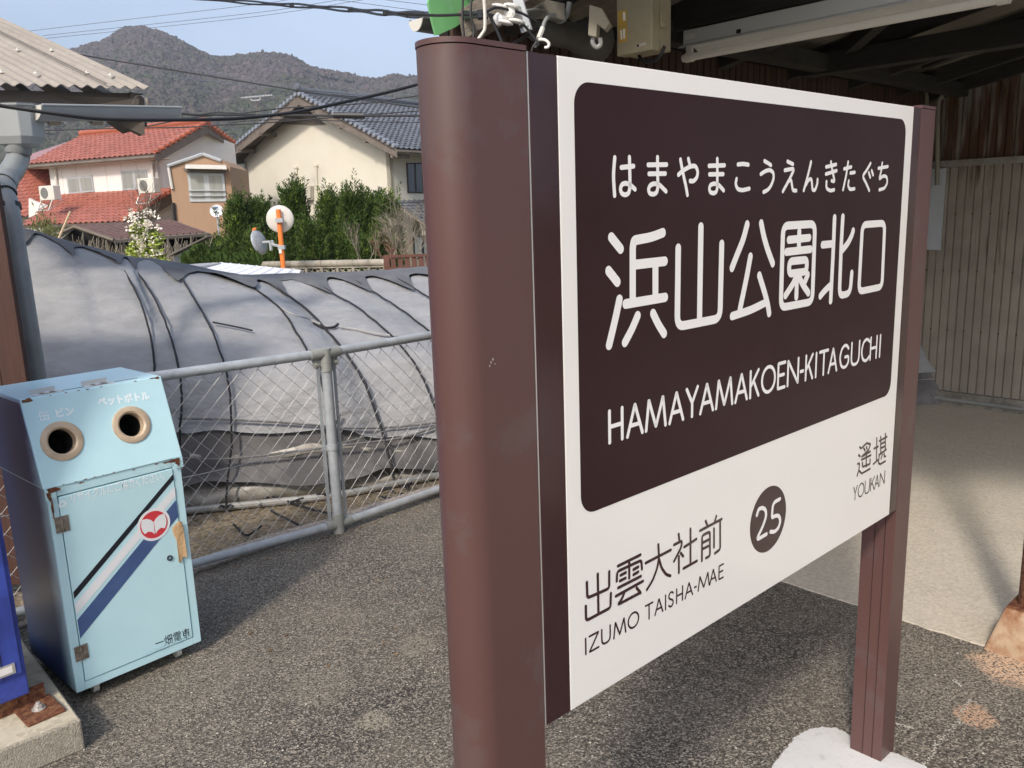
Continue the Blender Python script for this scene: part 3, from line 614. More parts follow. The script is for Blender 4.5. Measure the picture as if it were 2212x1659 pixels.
def BP(u, n, z): return V((bl.x, bl.y, 0)) + bu_ * u + bn * n + UP * z
def navy_side():  # navy towards the back, fading to light blue at the front edge
    m = bpy.data.materials.new('navy_side_fade'); m.use_nodes = True; n = m.node_tree; q = n.nodes['Principled BSDF']; N = n.nodes.new; K = n.links.new
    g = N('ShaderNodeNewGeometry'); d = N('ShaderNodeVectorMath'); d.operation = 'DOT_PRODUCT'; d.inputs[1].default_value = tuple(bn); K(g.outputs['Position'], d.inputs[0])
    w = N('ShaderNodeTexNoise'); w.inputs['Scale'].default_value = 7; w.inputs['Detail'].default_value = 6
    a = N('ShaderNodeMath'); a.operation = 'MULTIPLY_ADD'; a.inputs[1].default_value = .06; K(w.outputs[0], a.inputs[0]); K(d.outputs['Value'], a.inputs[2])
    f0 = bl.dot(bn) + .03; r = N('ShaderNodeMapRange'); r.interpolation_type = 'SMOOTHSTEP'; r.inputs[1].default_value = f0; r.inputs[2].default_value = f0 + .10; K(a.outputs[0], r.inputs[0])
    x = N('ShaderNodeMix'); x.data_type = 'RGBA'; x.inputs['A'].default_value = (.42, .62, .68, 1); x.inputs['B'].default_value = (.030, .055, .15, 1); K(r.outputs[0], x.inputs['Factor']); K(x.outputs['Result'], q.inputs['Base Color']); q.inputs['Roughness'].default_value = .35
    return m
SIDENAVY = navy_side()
bin_ = empty('recycling_bin', BP(BW / 2, BD / 2, 0), 'light blue metal recycling bin with two round openings and a diagonal stripe', 'recycling bin')
z0 = .045
b = MB(); th = .012; ov = .008                           # lower cabinet: carcass with an open front closed by the door
b.ob(BP(0, .0, z0), bu_ * .028, bn * BD, UP * (zh - z0)); b.ob(BP(BW - .028, .0, z0), bu_ * .028, bn * BD, UP * (zh - z0))
b.ob(BP(.028, BD - .015, z0), bu_ * (BW - .056), bn * .015, UP * (zh - z0)); b.ob(BP(.028, 0, z0), bu_ * (BW - .056), bn * (BD - .015), UP * .028)
b.ob(BP(.028, 0, zh - .030), bu_ * (BW - .056), bn * .02, UP * .030)
body = b.build('body', BINBLUE, bin_, bevel=.002)
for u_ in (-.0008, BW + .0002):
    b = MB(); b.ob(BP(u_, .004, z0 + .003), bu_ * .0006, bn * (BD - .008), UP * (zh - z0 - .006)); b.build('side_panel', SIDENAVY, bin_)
b = MB(); b.ob(BP(.0305, -.003, z0 + .0305), bu_ * (BW - .061), bn * .016, UP * (zh - z0 - .064)); door = b.build('door', BINBLUE, bin_, bevel=.002)
b = MB(); b.ob(BP(.029, .014, z0 + .029), bu_ * (BW - .058), bn * .004, UP * (zh - z0 - .060)); b.build('door_gap', BINDARK, bin_)
# head with sloping face
hp_ = [(-.004, zh), (foff, ztop), (BD, ztop), (BD, zh)]
b = MB(); b.prism([BP(-ov, n, z) for n, z in hp_], bu_ * (BW + 2 * ov)); 
head = b.build('head', BINBLUE, bin_, bevel=.003)
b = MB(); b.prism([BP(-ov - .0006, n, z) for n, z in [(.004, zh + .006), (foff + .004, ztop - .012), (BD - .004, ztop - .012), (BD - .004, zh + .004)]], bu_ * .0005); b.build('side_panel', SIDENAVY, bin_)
sl = (BP(0, foff, ztop) - BP(0, -.004, zh)); SL = sl.length; sl.normalize(); sn = bu_.cross(sl).normalized()
if sn.dot(bn) > 0: sn = -sn
def HP(u, v, o=0): return BP(0, -.004, zh) + bu_ * u + sl * v + sn * o
_hn = sn
def onhead(x, y):
    p = onp(x, y, HP(0, 0), sn) - HP(0, 0); return p.dot(bu_), p.dot(sl)
# openings cut through the head
holes = []
for (cxp, cyp, lx, rx_, ny) in ((540 / 2.212 / 1.82278, (855 / 2.212 + 1350) / 1.82278, 345 / 4.032, 735 / 4.032, 0), (1145 / 4.032, (712 / 2.212 + 1350) / 1.82278, 975 / 4.032, 1318 / 4.032, 0)):
    u0, v0 = onhead(cxp, cyp); ul, _ = onhead(lx, cyp); ur, _ = onhead(rx_, cyp - 0); ro = (ur - ul) / 2
    holes.append((u0, v0, ro))
cutb = MB()
for u0, v0, ro in holes:
    cutb.cyl(HP(u0, v0, .05), HP(u0, v0, -.16), ro * .66, 40)
# boolean by hand: bmesh intersect is fragile, so a boolean modifier is applied once
cut = cutb.build('cutter', BINDARK, None)
hb = head.modifiers.new('cut', 'BOOLEAN'); hb.operation = 'DIFFERENCE'; hb.object = cut; hb.solver = 'EXACT'
bpy.context.view_layer.update()
bpy.context.view_layer.objects.active = head
dg = bpy.context.evaluated_depsgraph_get()
nm = bpy.data.meshes.new_from_object(head.evaluated_get(dg)); head.modifiers.clear(); head.data = nm
while len(nm.materials) > 1: nm.materials.pop()
if not nm.materials: nm.materials.append(BINBLUE)
nm.materials[0] = BINBLUE
bpy.data.objects.remove(cut)
for u0, v0, ro in holes:
    b = MB(); b.lathe(HP(u0, v0, 0), sn, [(ro, .0), (ro, .0035), (ro * .95, .0055), (ro * .73, .0060), (ro * .70, .0045), (ro * .645, .002), (ro * .63, -.02), (ro * .65, -.03)], 48)
    ringo = b.build('opening_ring', BEIGE_PL, bin_, smooth=True, angle=40)
    b = MB(); b.lathe(HP(u0, v0, 0), sn, [(ro * .655, -.002), (ro * .655, -.13), (0.0005, -.135)], 40); b.build('opening_inside', BINDARK, ringo)
# text with Blender's own fonts, laid on a face of the bin
def text_on(txt, name, mat, parent, O, ux, uy, un, size, sx=1.0, bold=0.0, shear=0):
    cu = bpy.data.curves.new('t', 'FONT'); cu.body = txt; cu.size = size; cu.offset = bold; cu.resolution_u = 3; cu.shear = shear
    o = bpy.data.objects.new('t', cu); C.objects.link(o); bpy.context.view_layer.update()
    me = bpy.data.meshes.new_from_object(o.evaluated_get(bpy.context.evaluated_depsgraph_get())); bpy.data.objects.remove(o)
    me.transform(frame(O, ux * sx, uy, un)); me.transform(Matrix.Translation(-ORG[parent])); me.materials.clear(); me.materials.append(mat); me.name = name
    q = bpy.data.objects.new(name, me); C.objects.link(q); q.parent = parent; ORG[q] = ORG[parent]; return q
def fit_text(txt, name, mat, parent, P0, P1, up, un, size, bold=0.0, off=.0008):
    """text from P0 to P1 (baseline ends)"""
    cu = bpy.data.curves.new('t', 'FONT'); cu.body = txt; cu.size = size; o = bpy.data.objects.new('t', cu); C.objects.link(o)
    bpy.context.view_layer.update(); w = o.dimensions.x; bpy.data.objects.remove(o)
    d = (P1 - P0); return text_on(txt, name, mat, parent, P0 + un * off, d.normalized(), up, un, size, d.length / max(w, 1e-4), bold)
def hpx(x, y): return onp(x / 2.212 / 1.82278, (y / 2.212 + 1350) / 1.82278, HP(0, 0), sn)
def tt(txt, name, l, r, yl, yr, size, bold=.0012, mat=PALE):
    P0, P1 = hpx(l, yl), hpx(r, yr); fit_text(txt, name, mat, head, P0, P1, sl, sn, size, bold)
ht = (hpx(375, 595) - hpx(385, 685)).length

tt('缶', 'painted_character', 338, 430, 678, 664, ht * 1.02, .0003); tt('ビン', 'painted_lettering', 482, 632, 648, 622, ht * .95)
tt('ペットボトル', 'painted_lettering', 858, 1300, 545, 490, ht * .98)
dn_ = -bn
def dpx(x, y): return onp(x / 2.212 / 1.82278, (y / 2.212 + 1350) / 1.82278, BP(0, -.003, 0), bn)
P0, P1 = dpx(608, 1392), dpx(1420, 1185); fit_text('リサイクルにご協力ください。', 'painted_lettering', PALE, door, P0, P1, UP, dn_, .034, .0004)
tri = [dpx(540, 1368), dpx(505, 1432), dpx(585, 1412)]
for i in range(3):
    b = MB(); p, q = tri[i], tri[(i + 1) % 3]; d = (q - p); c = lerp(p, q, .5) + dn_ * (.0008 + i * .00005); b.box(c, d * .72, UP.cross(d.normalized()).cross(d.normalized()).normalized() * .0001 + d.normalized().cross(dn_) * .005, dn_ * .0002); b.build('recycling_arrow', PALE, door)
# stripes: bands across the door, clipped to it
def dq(x, y): return onp((x / 1.703) / 1.82278, (y / 1.703 + 2050) / 1.82278, BP(0, -.003, 0), bn)
def duv(p): p = p - BP(0, 0, 0); return V((p.dot(bu_), p.z))
u_lo, u_hi = .0315, BW - .0315
def band(pl_t, pl_b, pr_t, pr_b, name, mat, off):
    a0, a1, c0, c1 = duv(pl_t), duv(pl_b), duv(pr_t), duv(pr_b)
    def cut_(p, q, u): return p.y + (q.y - p.y) * (u - p.x) / (q.x - p.x)
    b = MB(); b.prism([BP(u_lo, -.003 - off, cut_(a0, c0, u_lo)), BP(u_lo, -.003 - off, cut_(a1, c1, u_lo)), BP(u_hi, -.003 - off, cut_(a1, c1, u_hi)), BP(u_hi, -.003 - off, cut_(a0, c0, u_hi))], -bn * .0002)
    return b.build(name, mat, door)
def dq1(x, y): return dpx(x, y)
band(dq(455, 522), dq(465, 565), dq1(1462, 1195), dq1(1475, 1235), 'black_stripe', STR_BLACK, .0005)
band(dq(472, 598), dq(485, 665), dq1(1478, 1300), dq1(1498, 1372), 'white_stripe', STR_WHITE, .0005)
band(dq(490, 700), dq(512, 822), dq1(1505, 1400), dq1(1530, 1540), 'navy_stripe', STR_NAVY, .0005)
# round emblem with an open book shape
ec = dpx(1340, 1582); er = (dpx(1480, 1560) - dpx(1194, 1612)).length / 2
def ell(o, r, name, mat, pts=None):
    b = MB(); b.prism([ec - bn * o + bu_ * (r * math.cos(2 * PI * k / 40)) + UP * (r * math.sin(2 * PI * k / 40)) for k in range(40)], -bn * .0002); return b.build(name, mat, door)
ell(.0009, er, 'emblem_disc', STR_WHITE); ell(.0013, er * .84, 'emblem_red', RED)
for sg in (-1, 1):
    q = [(0, .16), (.13, .33), (.38, .48), (.66, .50), (.72, .32), (.76, .1), (.72, -.2), (.60, -.42), (.38, -.32), (.16, -.42), (.02, -.60)]
    if sg < 0: q = [(-.0, .16), (-.13, .33), (-.38, .48), (-.66, .50), (-.72, .32), (-.76, .1), (-.72, -.2), (-.60, -.42), (-.38, -.32), (-.16, -.42), (-.02, -.60)]
    b = MB(); b.prism([ec - bn * .0017 + bu_ * (x * er + sg * .0006) + UP * (y * er) for x, y in q], -bn * .0002); b.build('emblem_page', STR_WHITE, door)
# railway company lettering, half worn away at the foot of the door
P0, P1 = dq(1040, 845), dq(1272, 765); fit_text('一畑電車', 'printed_lettering', STR_BLACK, door, P0 - UP * .006, P1 - UP * .006, UP, dn_, .040, .0001)
b = MB()
p0_, p1_ = duv(dq(940, 905)), duv(dq(1285, 775))
for k in range(150):
    f = rnd.random(); u = lerp(p0_.x, p1_.x, f); z = z0 + .034 + abs(rnd.gauss(0, .010)) * (.4 + f)
    r_2 = rnd.uniform(.0008, .0032); b.prism([BP(u + r_2 * math.cos(a_), -.0040 - k * 2e-6, z + .7 * r_2 * math.sin(a_)) for a_ in [j * PI / 3 + rnd.random() * .5 for j in range(6)]], -bn * .0002)
tag(b.build('flaked_paint', BINBLUE, door), kind='stuff')
# hinges
for (x, y, f) in ((462, 1600, dpx), (518, 895, dq)):
    c = f(x, y); hu = duv(c)
    for sg in (-1, 1):
        b = MB(); b.box(BP(.0295 + sg * .0105, -.0045, hu.y), bu_ * .019, bn * .002, UP * .05)
        for zz in (-.017, .017): b.cyl(BP(.0295 + sg * .013, -.0055, hu.y + zz), BP(.0295 + sg * .013, -.0072, hu.y + zz), .003, 10)
        b.build('hinge_leaf', STEEL, bin_)
    b = MB(); b.cyl(BP(.0295, -.006, hu.y - .025), BP(.0295, -.006, hu.y + .025), .003, 10); b.build('hinge_pin', STEEL, bin_)
# lock, tape, catches, castors
c = dq(1137, 250); b = MB(); b.lathe(c, -bn, [(.0095, 0), (.0095, .004), (.006, .004), (.006, -.004), (.0003, -.004)], 20); b.build('lock', BLACK, bin_)
tp = [dq(1150, 45), dq(1195, 0), dpx(1580, 1555), dpx(1592, 1600), dq(1225, 60), dq(1250, 240), dq(1225, 240), dq(1208, 285), dq(1195, 275), dq(1180, 130), dq(1160, 90)]
for i, off in ((0, .004),):
    b = MB(); b.prism([p - bn * (off + .002 * math.sin(k * 1.7)) for k, p in enumerate(tp)], -bn * .0012); b.build('brown_tape', TAPE, bin_)
for (x0, y0, x1, y1) in ((245, 450, 570, 398), (675, 368, 1000, 318)):      # folded white catches on the lid, a screw head on each
    p0 = onp(x0 / 4.032, (y0 / 2.212 + 1350) / 1.82278, V((0, 0, ztop)), UP); p1 = onp(x1 / 4.032, (y1 / 2.212 + 1350) / 1.82278, V((0, 0, ztop)), UP)
    d = (p1 - p0).dot(bu_); p0 = BP((p0 - BP(0, 0, 0)).dot(bu_), foff + .012, ztop)
    w_ = min(max(d, .08), .12) * .8
    b = MB(); b.ob(p0, bu_ * w_, bn * .045, UP * .002); b.ob(p0 + bn * .043, bu_ * (w_ * .86), bn * .002, UP * .016); cat_ = b.build('lid_catch', WHITEENAMEL, bin_)
    b = MB(); b.ob(p0 + bu_ * .022 + UP * .0022 + bn * .004, bu_ * (w_ * .5), bn * .03, UP * .001); b.build('catch_plate', STEEL, cat_)
    b = MB(); b.lathe(p0 + bu_ * .04 + bn * .018 + UP * .003, UP, [(.010, 0), (.009, .003), (.004, .0045), (.0002, .005)], 14); b.build('screw', WHITEENAMEL, cat_, smooth=True)
b = MB(); b.box(BP(BW / 2, foff + .036, ztop + .0006), bu_ * BW * .74, bn * .002, UP * .001); b.build('lid_seam', BINDARK, head)
for (u, n_) in ((.07, .05), (BW - .07, .05), (.07, BD - .05), (BW - .07, BD - .05)):
    b = MB(); b.cyl(BP(u - .009, n_, .021), BP(u + .009, n_, .021), .021, 20, mi=0); b.ob(BP(u - .014, n_ - .008, .02), bu_ * .028, bn * .016, UP * .027); b.build('castor', [WPLAST], bin_, smooth=True)
# rusty corner straps
for u in (-.006, BW - .024):
    b = MB(); b.ob(BP(u, -.0065, zh - .035), bu_ * .03, bn * .0018, UP * .036)
    for zz in (-.012, -.026):
        for uu in (.007, .016, .024): b.cyl(BP(u + uu, -.0068, zh + zz), BP(u + uu, -.0082, zh + zz), .0022, 8)
    b.build('corner_strap', BINBLUE, bin_)
def rust_patch(P, par, n=9, ru=.012, rv=.008, axu=None, axv=None, nn=None):
    k = rnd.randint(9, 14); ph = rnd.random() * 6
    pts = []
    for j in range(k):
        a_ = 2 * PI * j / k; r = 1 + .45 * math.sin(3 * a_ + ph) * rnd.random() + rnd.uniform(-.25, .25); pts.append(P + axu * (ru * r * math.cos(a_)) + axv * (rv * r * math.sin(a_)))
    b = MB(); b.prism(pts, nn * .0002); b.build('rust_patch', RUST, par)
for (u, z, ru, rv) in ((.018, zh - .004, .02, .008), (.004, zh - .018, .006, .018), (BW - .03, zh - .006, .022, .006), (BW - .012, zh - .016, .008, .012), (BW - .055, zh - .006, .008, .003), (BW * .62, zh - .004, .005, .002), (.10, zh - .004, .010, .002), (.008, zh - .07, .003, .035), (BW * .8, zh - .003, .006, .002)):
    rust_patch(BP(u, -.0086, z), bin_, 9, ru, rv, bu_, UP, -bn)
rust_patch(HP(.012, SL - .006, .0006), bin_, 9, .016, .007, bu_, sl, sn); rust_patch(HP(BW - .008, SL - .004, .0006), bin_, 9, .010, .004, bu_, sl, sn)
for k in range(16): rust_patch(HP(rnd.uniform(.04, BW), rnd.choice([SL - .002, SL - .003, .003]), .0006), bin_, 7, rnd.uniform(.002, .006), .0014, bu_, sl, sn)

# ------------------------------------------------------------------ blue cabinet on its pad
PZ = .10
pc = gnd(175, 1553, PZ); pb = gnd(111, 1466, PZ); pl_ = gnd(0, 1622, PZ)
px_ = (pl_ - pc).normalized(); pyv = (pb - pc).normalized()
o_ = pc
pad = empty('equipment_pad', (pc.x, pc.y, 0), 'low chipped concrete pad under the deep blue cabinet', 'concrete pad')
b = MB()
def pq(i, j, z): return V((pc.x, pc.y, 0)) + px_ * i + pyv * j + UP * z
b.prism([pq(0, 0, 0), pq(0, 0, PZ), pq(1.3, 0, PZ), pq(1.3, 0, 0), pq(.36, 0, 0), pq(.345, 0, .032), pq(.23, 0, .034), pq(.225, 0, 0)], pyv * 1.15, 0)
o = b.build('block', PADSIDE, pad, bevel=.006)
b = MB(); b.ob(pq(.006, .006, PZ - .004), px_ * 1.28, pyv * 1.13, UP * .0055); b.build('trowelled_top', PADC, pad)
b = MB(); b.ob(pq(.226, .01, .001), px_ * .12, pyv * 1.1, UP * .03); b.build('notch_shadow_infill', BINDARK, pad) if 0 else None
fc_ = onp(85, 1538, V((0, 0, PZ)), UP)
plate = empty('anchor_plate', fc_, 'rusty square steel anchor plate bolted to the concrete pad', 'anchor plate')
cu_ = (gnd(130, 1515, PZ) - gnd(60, 1480, PZ)); pu = (gnd(105, 1568 - 8, PZ) - gnd(58, 1505, PZ))
e1 = bu_; e2 = bn
b = MB(); b.box(fc_ + UP * .0065, e1 * .105, e2 * .13, UP * .010); b.build('plate', RUST, plate, bevel=.004)
b = MB(); b.cyl(fc_ + UP * .0115, fc_ + UP * .0135, .019, 24); b.build('washer', ALU, plate); b = MB(); b.cyl(fc_ + UP * .0135, fc_ + UP * .0245, .0125, 6); b.cyl(fc_ + UP * .0245, fc_ + UP * .032, .0065, 12); b.build('bolt', ALU, plate, bevel=.001)
b = MB(); b.box(fc_ - e2 * -.03 + UP * .035 + e2 * .025, e1 * .075, e2 * .006, UP * .045); b.build('upright_lug', RUST, plate)
cbR = onp(65, 1497, V((0, 0, PZ + .055)), UP)
cab = empty('blue_cabinet', V((cbR.x, cbR.y, PZ)) - bu_ * .3 + bn * .25, 'deep blue steel cabinet cut off by the left edge', 'cabinet')
zc = PZ + .055
b = MB(); b.ob(V((cbR.x, cbR.y, zc)), -bu_ * .8, bn * .40, UP * 1.60); b.build('body', CABBLUE, cab, bevel=.004)
b = MB(); b.ob(V((cbR.x, cbR.y, zc + .075)) - bu_ * .012 - bn * .008, -bu_ * .8, bn * .008, UP * 1.5); b.build('door', CABBLUE, cab, bevel=.003)
b = MB(); b.box(V((cbR.x, cbR.y, zc + .6)) - bu_ * .062 - bn * .0085, bu_ * .002, bn * .0012, UP * 1.05); b.build('door_seam', BINDARK, cab)
q = onp(12, 1450, cbR - bn * .009, bn)
b = MB(); b.box(q, bu_ * .05, bn * .002, UP * .032); pt_ = b.build('number_plate', ALU, cab); b = MB(); b.box(q - bn * .0015, bu_ * .035, bn * .001, UP * .02); b.build('blank_label', TXT_WHITE, pt_)
for uu in (.0, -.62):
    b = MB(); b.box(V((cbR.x, cbR.y, PZ + .03)) + bu_ * (uu - .06) + bn * .06, bu_ * .06, bn * .08, UP * .055); b.build('foot', RUST, cab)

# ------------------------------------------------------------------ chain-link fence
FP = gnd(733, 1150); F0 = gnd(415, 1240); F1 = gnd(955, 1072)
fz = .8965
dL = (F0 - FP); dL.z = 0; dL.normalize(); dR = (F1 - FP); dR.z = 0; dR.normalize()
fence = empty('chain_link_fence', V((FP.x, FP.y, 0)), 'low galvanised chain link fence between the platform and the tunnel', 'fence')
FB = V((FP.x, FP.y, 0))
def fpost(p):
    b = MB(); b.cyl(p - UP * .1, p + UP * (fz - .02), .0245, 20); o = b.build('post', GALV, fence, smooth=True)
    return o
ENDL, ENDR = FB + dL * 1.62, FB + dR * 2.0
for p in (FB, ENDL, ENDR, ENDR + dR * 2.0): fpost(p)
for d, ln in ((dL, 1.62), (dR, 4.0)):
    b = MB(); b.cyl(FB + UP * (fz - .01) + d * .02, FB + d * ln + UP * (fz - .01), .0215, 20); b.build('top_rail', GALV, fence, smooth=True)
    b = MB(); b.cyl(FB + UP * .045 + d * .02, FB + d * ln + UP * .045, .0195, 20); b.build('bottom_rail', GALV, fence, smooth=True)
    b = MB(); q = [FB + d * (ln * k / 10) + UP * (.44 + .004 * math.sin(k * 1.3)) + B * .0 - d.cross(UP) * 0 for k in range(11)]; b.tube(q, .0022, 5); b.build('tension_wire', GALV_WIRE, fence)
FIT = M('fence_fitting', (.30, .31, .29), rough=.55, metal=.2, var=.2, vs_=20)
b = MB()
for d in (dL, dR): b.tube([FB + UP * (fz - .01), FB + d * .075 + UP * (fz - .01)], .0268, 20)
b.cyl(FB + UP * (fz - .095), FB + UP * (fz + .012), .029, 20); tf = b.build('tee_fitting', FIT, fence, smooth=True)
for d in (dL, dR):
    b = MB(); b.box(FB + d * .045 + UP * (fz - .055), d * .035, V((-d.y, d.x, 0)) * .012, UP * .035); b.cyl(FB + d * .05 + UP * (fz - .058) + V((d.y, -d.x, 0)) * .02 * (1 if V((d.y, -d.x, 0)).dot(FB) < 0 else -1), FB + d * .05 + UP * (fz - .058), .008, 8); b.build('bolt_lug', FIT, fence)
b = MB()
for d in (dL, dR): b.tube([FB + UP * .045, FB + d * .07 + UP * .045], .0245, 20)
b.cyl(FB - UP * .02, FB + UP * .10, .0285, 20); b.build('foot_fitting', FIT, fence, smooth=True)
b = MB(); b.lathe(FB + UP * .435, UP, [(.0265, -.013), (.029, -.013), (.029, .013), (.0265, .013)], 20); b.box(FB + dR * .038 + UP * .435, dR * .03, V((dR.y, -dR.x, 0)) * .01, UP * .022); b.box(FB + dL * .04 + UP * .435, dL * .03, V((dL.y, -dL.x, 0)) * .01, UP * .022); b.build('clamp_band', GALV, fence, smooth=True)
for d in (dL, dR):
    b = MB(); b.box(FB + d * .044 + UP * .455, d * .016, V((-d.y, d.x, 0)) * .004, UP * .76); b.build('stretcher_bar', GALV, fence)
    b = MB()
for d, ln in ((dL, 1.62), (dR, 4.0)):
    nrm_ = V((-d.y, d.x, 0)); pit = .040; hgt = fz - .05 - .07; kz = int(hgt / pit); st = hgt / kz
    nw = int((ln - .09) / pit)
    for w_ in range(nw):
        pts = []; u0 = .048 + pit / 2 + w_ * pit
        for k in range(kz + 1):
            sg = 1 if (k + w_) % 2 == 0 else -1
            u = u0 + sg * pit / 2 * 1.015; z = fz - .040 - k * st
            pts.append(FB + d * u + UP * z + nrm_ * (.0022 * sg))
        pts = [pts[0] + UP * .012 - d * .012] + pts
        b = MB()
        for i in range(len(pts) - 1):       # slight weave: wires bow round each other at the knuckles
            pass
        b.tube([p + nrm_ * (.0012 * ((i % 2) * 2 - 1)) for i, p in enumerate(pts)], .0016, 4); b.build('mesh_wire', GALV_WIRE, fence)

# ------------------------------------------------------------------ tunnel house under shade cloth
COLS = [[(-230, 1150), (-240, 1020), (-250, 930), (-255, 830), (-240, 730), (-200, 640), (-150, 570), (-60, 508)],
        [(150, 1130), (150, 1020), (150, 920), (145, 820), (130, 720), (105, 620), (78, 545), (45, 502)],
        [(240, 1122), (243, 1010), (243, 918), (240, 825), (228, 725), (205, 630), (180, 570), (125, 524)],
        [(335, 1115), (336, 1000), (336, 915), (333, 830), (325, 730), (300, 640), (272, 587), (248, 555)],
        [(386, 1110), (388, 1000), (390, 910), (388, 810), (372, 730), (342, 662), (305, 600), (278, 561)],
        [(488, 1100), (494, 1010), (498, 910), (488, 800), (462, 722), (430, 662), (407, 622), (377, 576)],
        [(708, 1077), (714, 990), (712, 910), (690, 800), (652, 735), (610, 672), (572, 637), (521, 599)],
        [(862, 1050), (848, 1000), (826, 925), (786, 820), (735, 747), (690, 695), (640, 648), (568, 600)],
        [(985, 1028), (975, 985), (955, 925), (905, 800), (850, 732), (795, 680), (740, 643), (660, 597)],
        [(1110, 1008), (1095, 960), (1075, 905), (1020, 800), (950, 737), (890, 688), (825, 641), (746, 593)],
        [(1230, 990), (1215, 940), (1190, 880), (1130, 790), (1060, 730), (990, 680), (920, 636), (833, 588)],
        [(1420, 960), (1400, 910), (1370, 850), (1300, 770), (1220, 715), (1140, 670), (1060, 630), (935, 583)],
        [(1700, 920), (1670, 880), (1630, 830), (1550, 750), (1450, 700), (1350, 660), (1250, 625), (1100, 578)],
        [(2200, 885), (2150, 840), (2100, 780), (2000, 720), (1850, 680), (1700, 645), (1600, 615), (1420, 572)]]
DY = [0, .04, .10, .25, .55, .95, 1.35, 1.85]
cols3 = []
for cpx in COLS:
    bpt = gnd(*cpx[0], -.07); y0_ = bpt.y; col = []
    for (x, y), dy in zip(cpx, DY): col.append(at(x, y, y0_ + dy))
    e_ = col[-1]; d_ = (e_ - col[0]); d_.z = 0; d_.normalize()
    col += [e_ + d_ * .5 - UP * .10, e_ + d_ * .95 - UP * .42, e_ + d_ * 1.15 - UP * 1.1]
    cols3.append(col)
SUBV = 5; SUBU = 14
fine = []
cs = [catmull(c, SUBV) for c in cols3]; NV = len(cs[0])
for j in range(NV): fine.append(catmull([c[j] for c in cs], SUBU))      # fine[v][u]
NU = len(fine[0])
def wr(j, i, amp=.02):
    p = fine[j][i]
    return noise.noise(V((p.x * 1.4, p.y * 1.4, p.z * 5))) * amp + noise.noise(V((p.x * 5 + p.z * 3, p.y * 3, p.z * 12))) * amp * .35
def surf_n(j, i):
    a_ = fine[min(j + 1, NV - 1)][i] - fine[max(j - 1, 0)][i]; c = fine[j][min(i + 1, NU - 1)] - fine[j][max(i - 1, 0)]
    n = c.cross(a_); n = n.normalized() if n.length > 1e-9 else UP
    return n if n.dot(CAMP - fine[j][i]) > 0 or j > 7 * SUBV and n.z > 0 else -n
def cloth(j0, j1, off, amp, ragged=None, bulge=.005):
    rows = []
    for j in range(j0, j1 + 1):
        row = []
        for i in range(NU):
            n = surf_n(j, i)
            sc_ = math.sin(PI * ((i / SUBU) % 1.0))       # cloth bellies between the hoops
            p = fine[j][i] + n * (off + wr(j, i, amp) - bulge * 0 + bulge * (sc_ - 1)); row.append(p)
        rows.append(row)
    return rows
tun = empty('tunnel_house', (-1.2, 5.5, -.05), 'long greenhouse tunnel covered in pale grey shade cloth behind the fence', 'greenhouse')
b = MB(); rows = cloth(2 * SUBV - 1, NV - 1, 0, .034)
# drop the lower hem with a few sags
for i in range(NU): rows[0][i] = rows[0][i] - UP * (.012 * math.sin(i * .35) + .01) + surf_n(2 * SUBV, i) * .015
b.grid(rows); cover = b.build('main_cover', TARP, tun, smooth=True, angle=180)
b = MB()
jt = 6 * SUBV
rows = []
for j in range(jt, NV - 2):
    row = []
    for i in range(NU):
        jj = j; n = surf_n(j, i); u = i / SUBU
        if j == jt:
            sc_ = abs(math.sin(PI * u + .4)); f = min(NV - 3, jt + SUBV * (.1 + .62 * sc_) + .3 * noise.noise(V((i * .5, 0, 0))))
            k0 = int(f); p = lerp(fine[k0][i], fine[k0 + 1][i], f - k0)
        elif j < 7 * SUBV:
            sc_ = abs(math.sin(PI * u + .4)); f0 = min(NV - 3, jt + SUBV * (.1 + .62 * sc_)); f = lerp(f0, 7 * SUBV, (j - jt) / SUBV); k0 = int(f); p = lerp(fine[k0][i], fine[k0 + 1][i], f - k0)
        else: p = fine[j][i]
        row.append(p + n * (.022 + wr(j, i, .02) * .9 + .008 * noise.noise(p * 9)))
    rows.append(row)
b.grid(rows); b.build('ridge_cover', TARPD, tun, smooth=True, angle=180)
b = MB(); rows = cloth(int(.75 * SUBV), 2 * SUBV + 1, -.018, .045)
for i in range(NU): rows[0][i] = rows[0][i] + UP * (.03 * math.sin(i * .21) + .03 * noise.noise(V((i * .13, 3, 0)))) + surf_n(3, i) * .02
b.grid(rows); b.build('grimy_side_cloth', TARPG, tun, smooth=True, angle=180)
b = MB(); rows = []
for j in range(0, 2 * SUBV - 1):
    row = []
    for i in range(NU):
        p = fine[j][i]; n = surf_n(j, i); q = V((i * .09, j * .55, 0))
        fold = .05 * math.sin(j * 1.5 + 2.2 * math.sin(i * .045 + .5) + .7 * noise.noise(q)) + .035 * noise.noise(V((i * .25, j * .8, 4)))
        row.append(p - n * .07 + n * fold * (1 if j else .4) + UP * .012 * noise.noise(q * 2))
    rows.append(row)
b.grid(rows); b.build('crumpled_plastic_skirt', FILM, tun, smooth=True, angle=180)
b = MB(); pts = [fine[0][i] + surf_n(0, i) * .03 + UP * .02 for i in range(0, NU, 4)]; b.tube(pts, .021, 10); b.build('base_pipe', PIPEG, tun, smooth=True)
for ci in range(0, len(COLS)):                        # hoops inside and the lashing ropes over them
    i = min(ci * SUBU, NU - 1)
    pts = [fine[j][i] - surf_n(j, i) * .05 for j in range(0, NV)]
    b = MB(); b.tube(pts, .012, 6); b.build('hoop', PIPEG, tun, smooth=True)
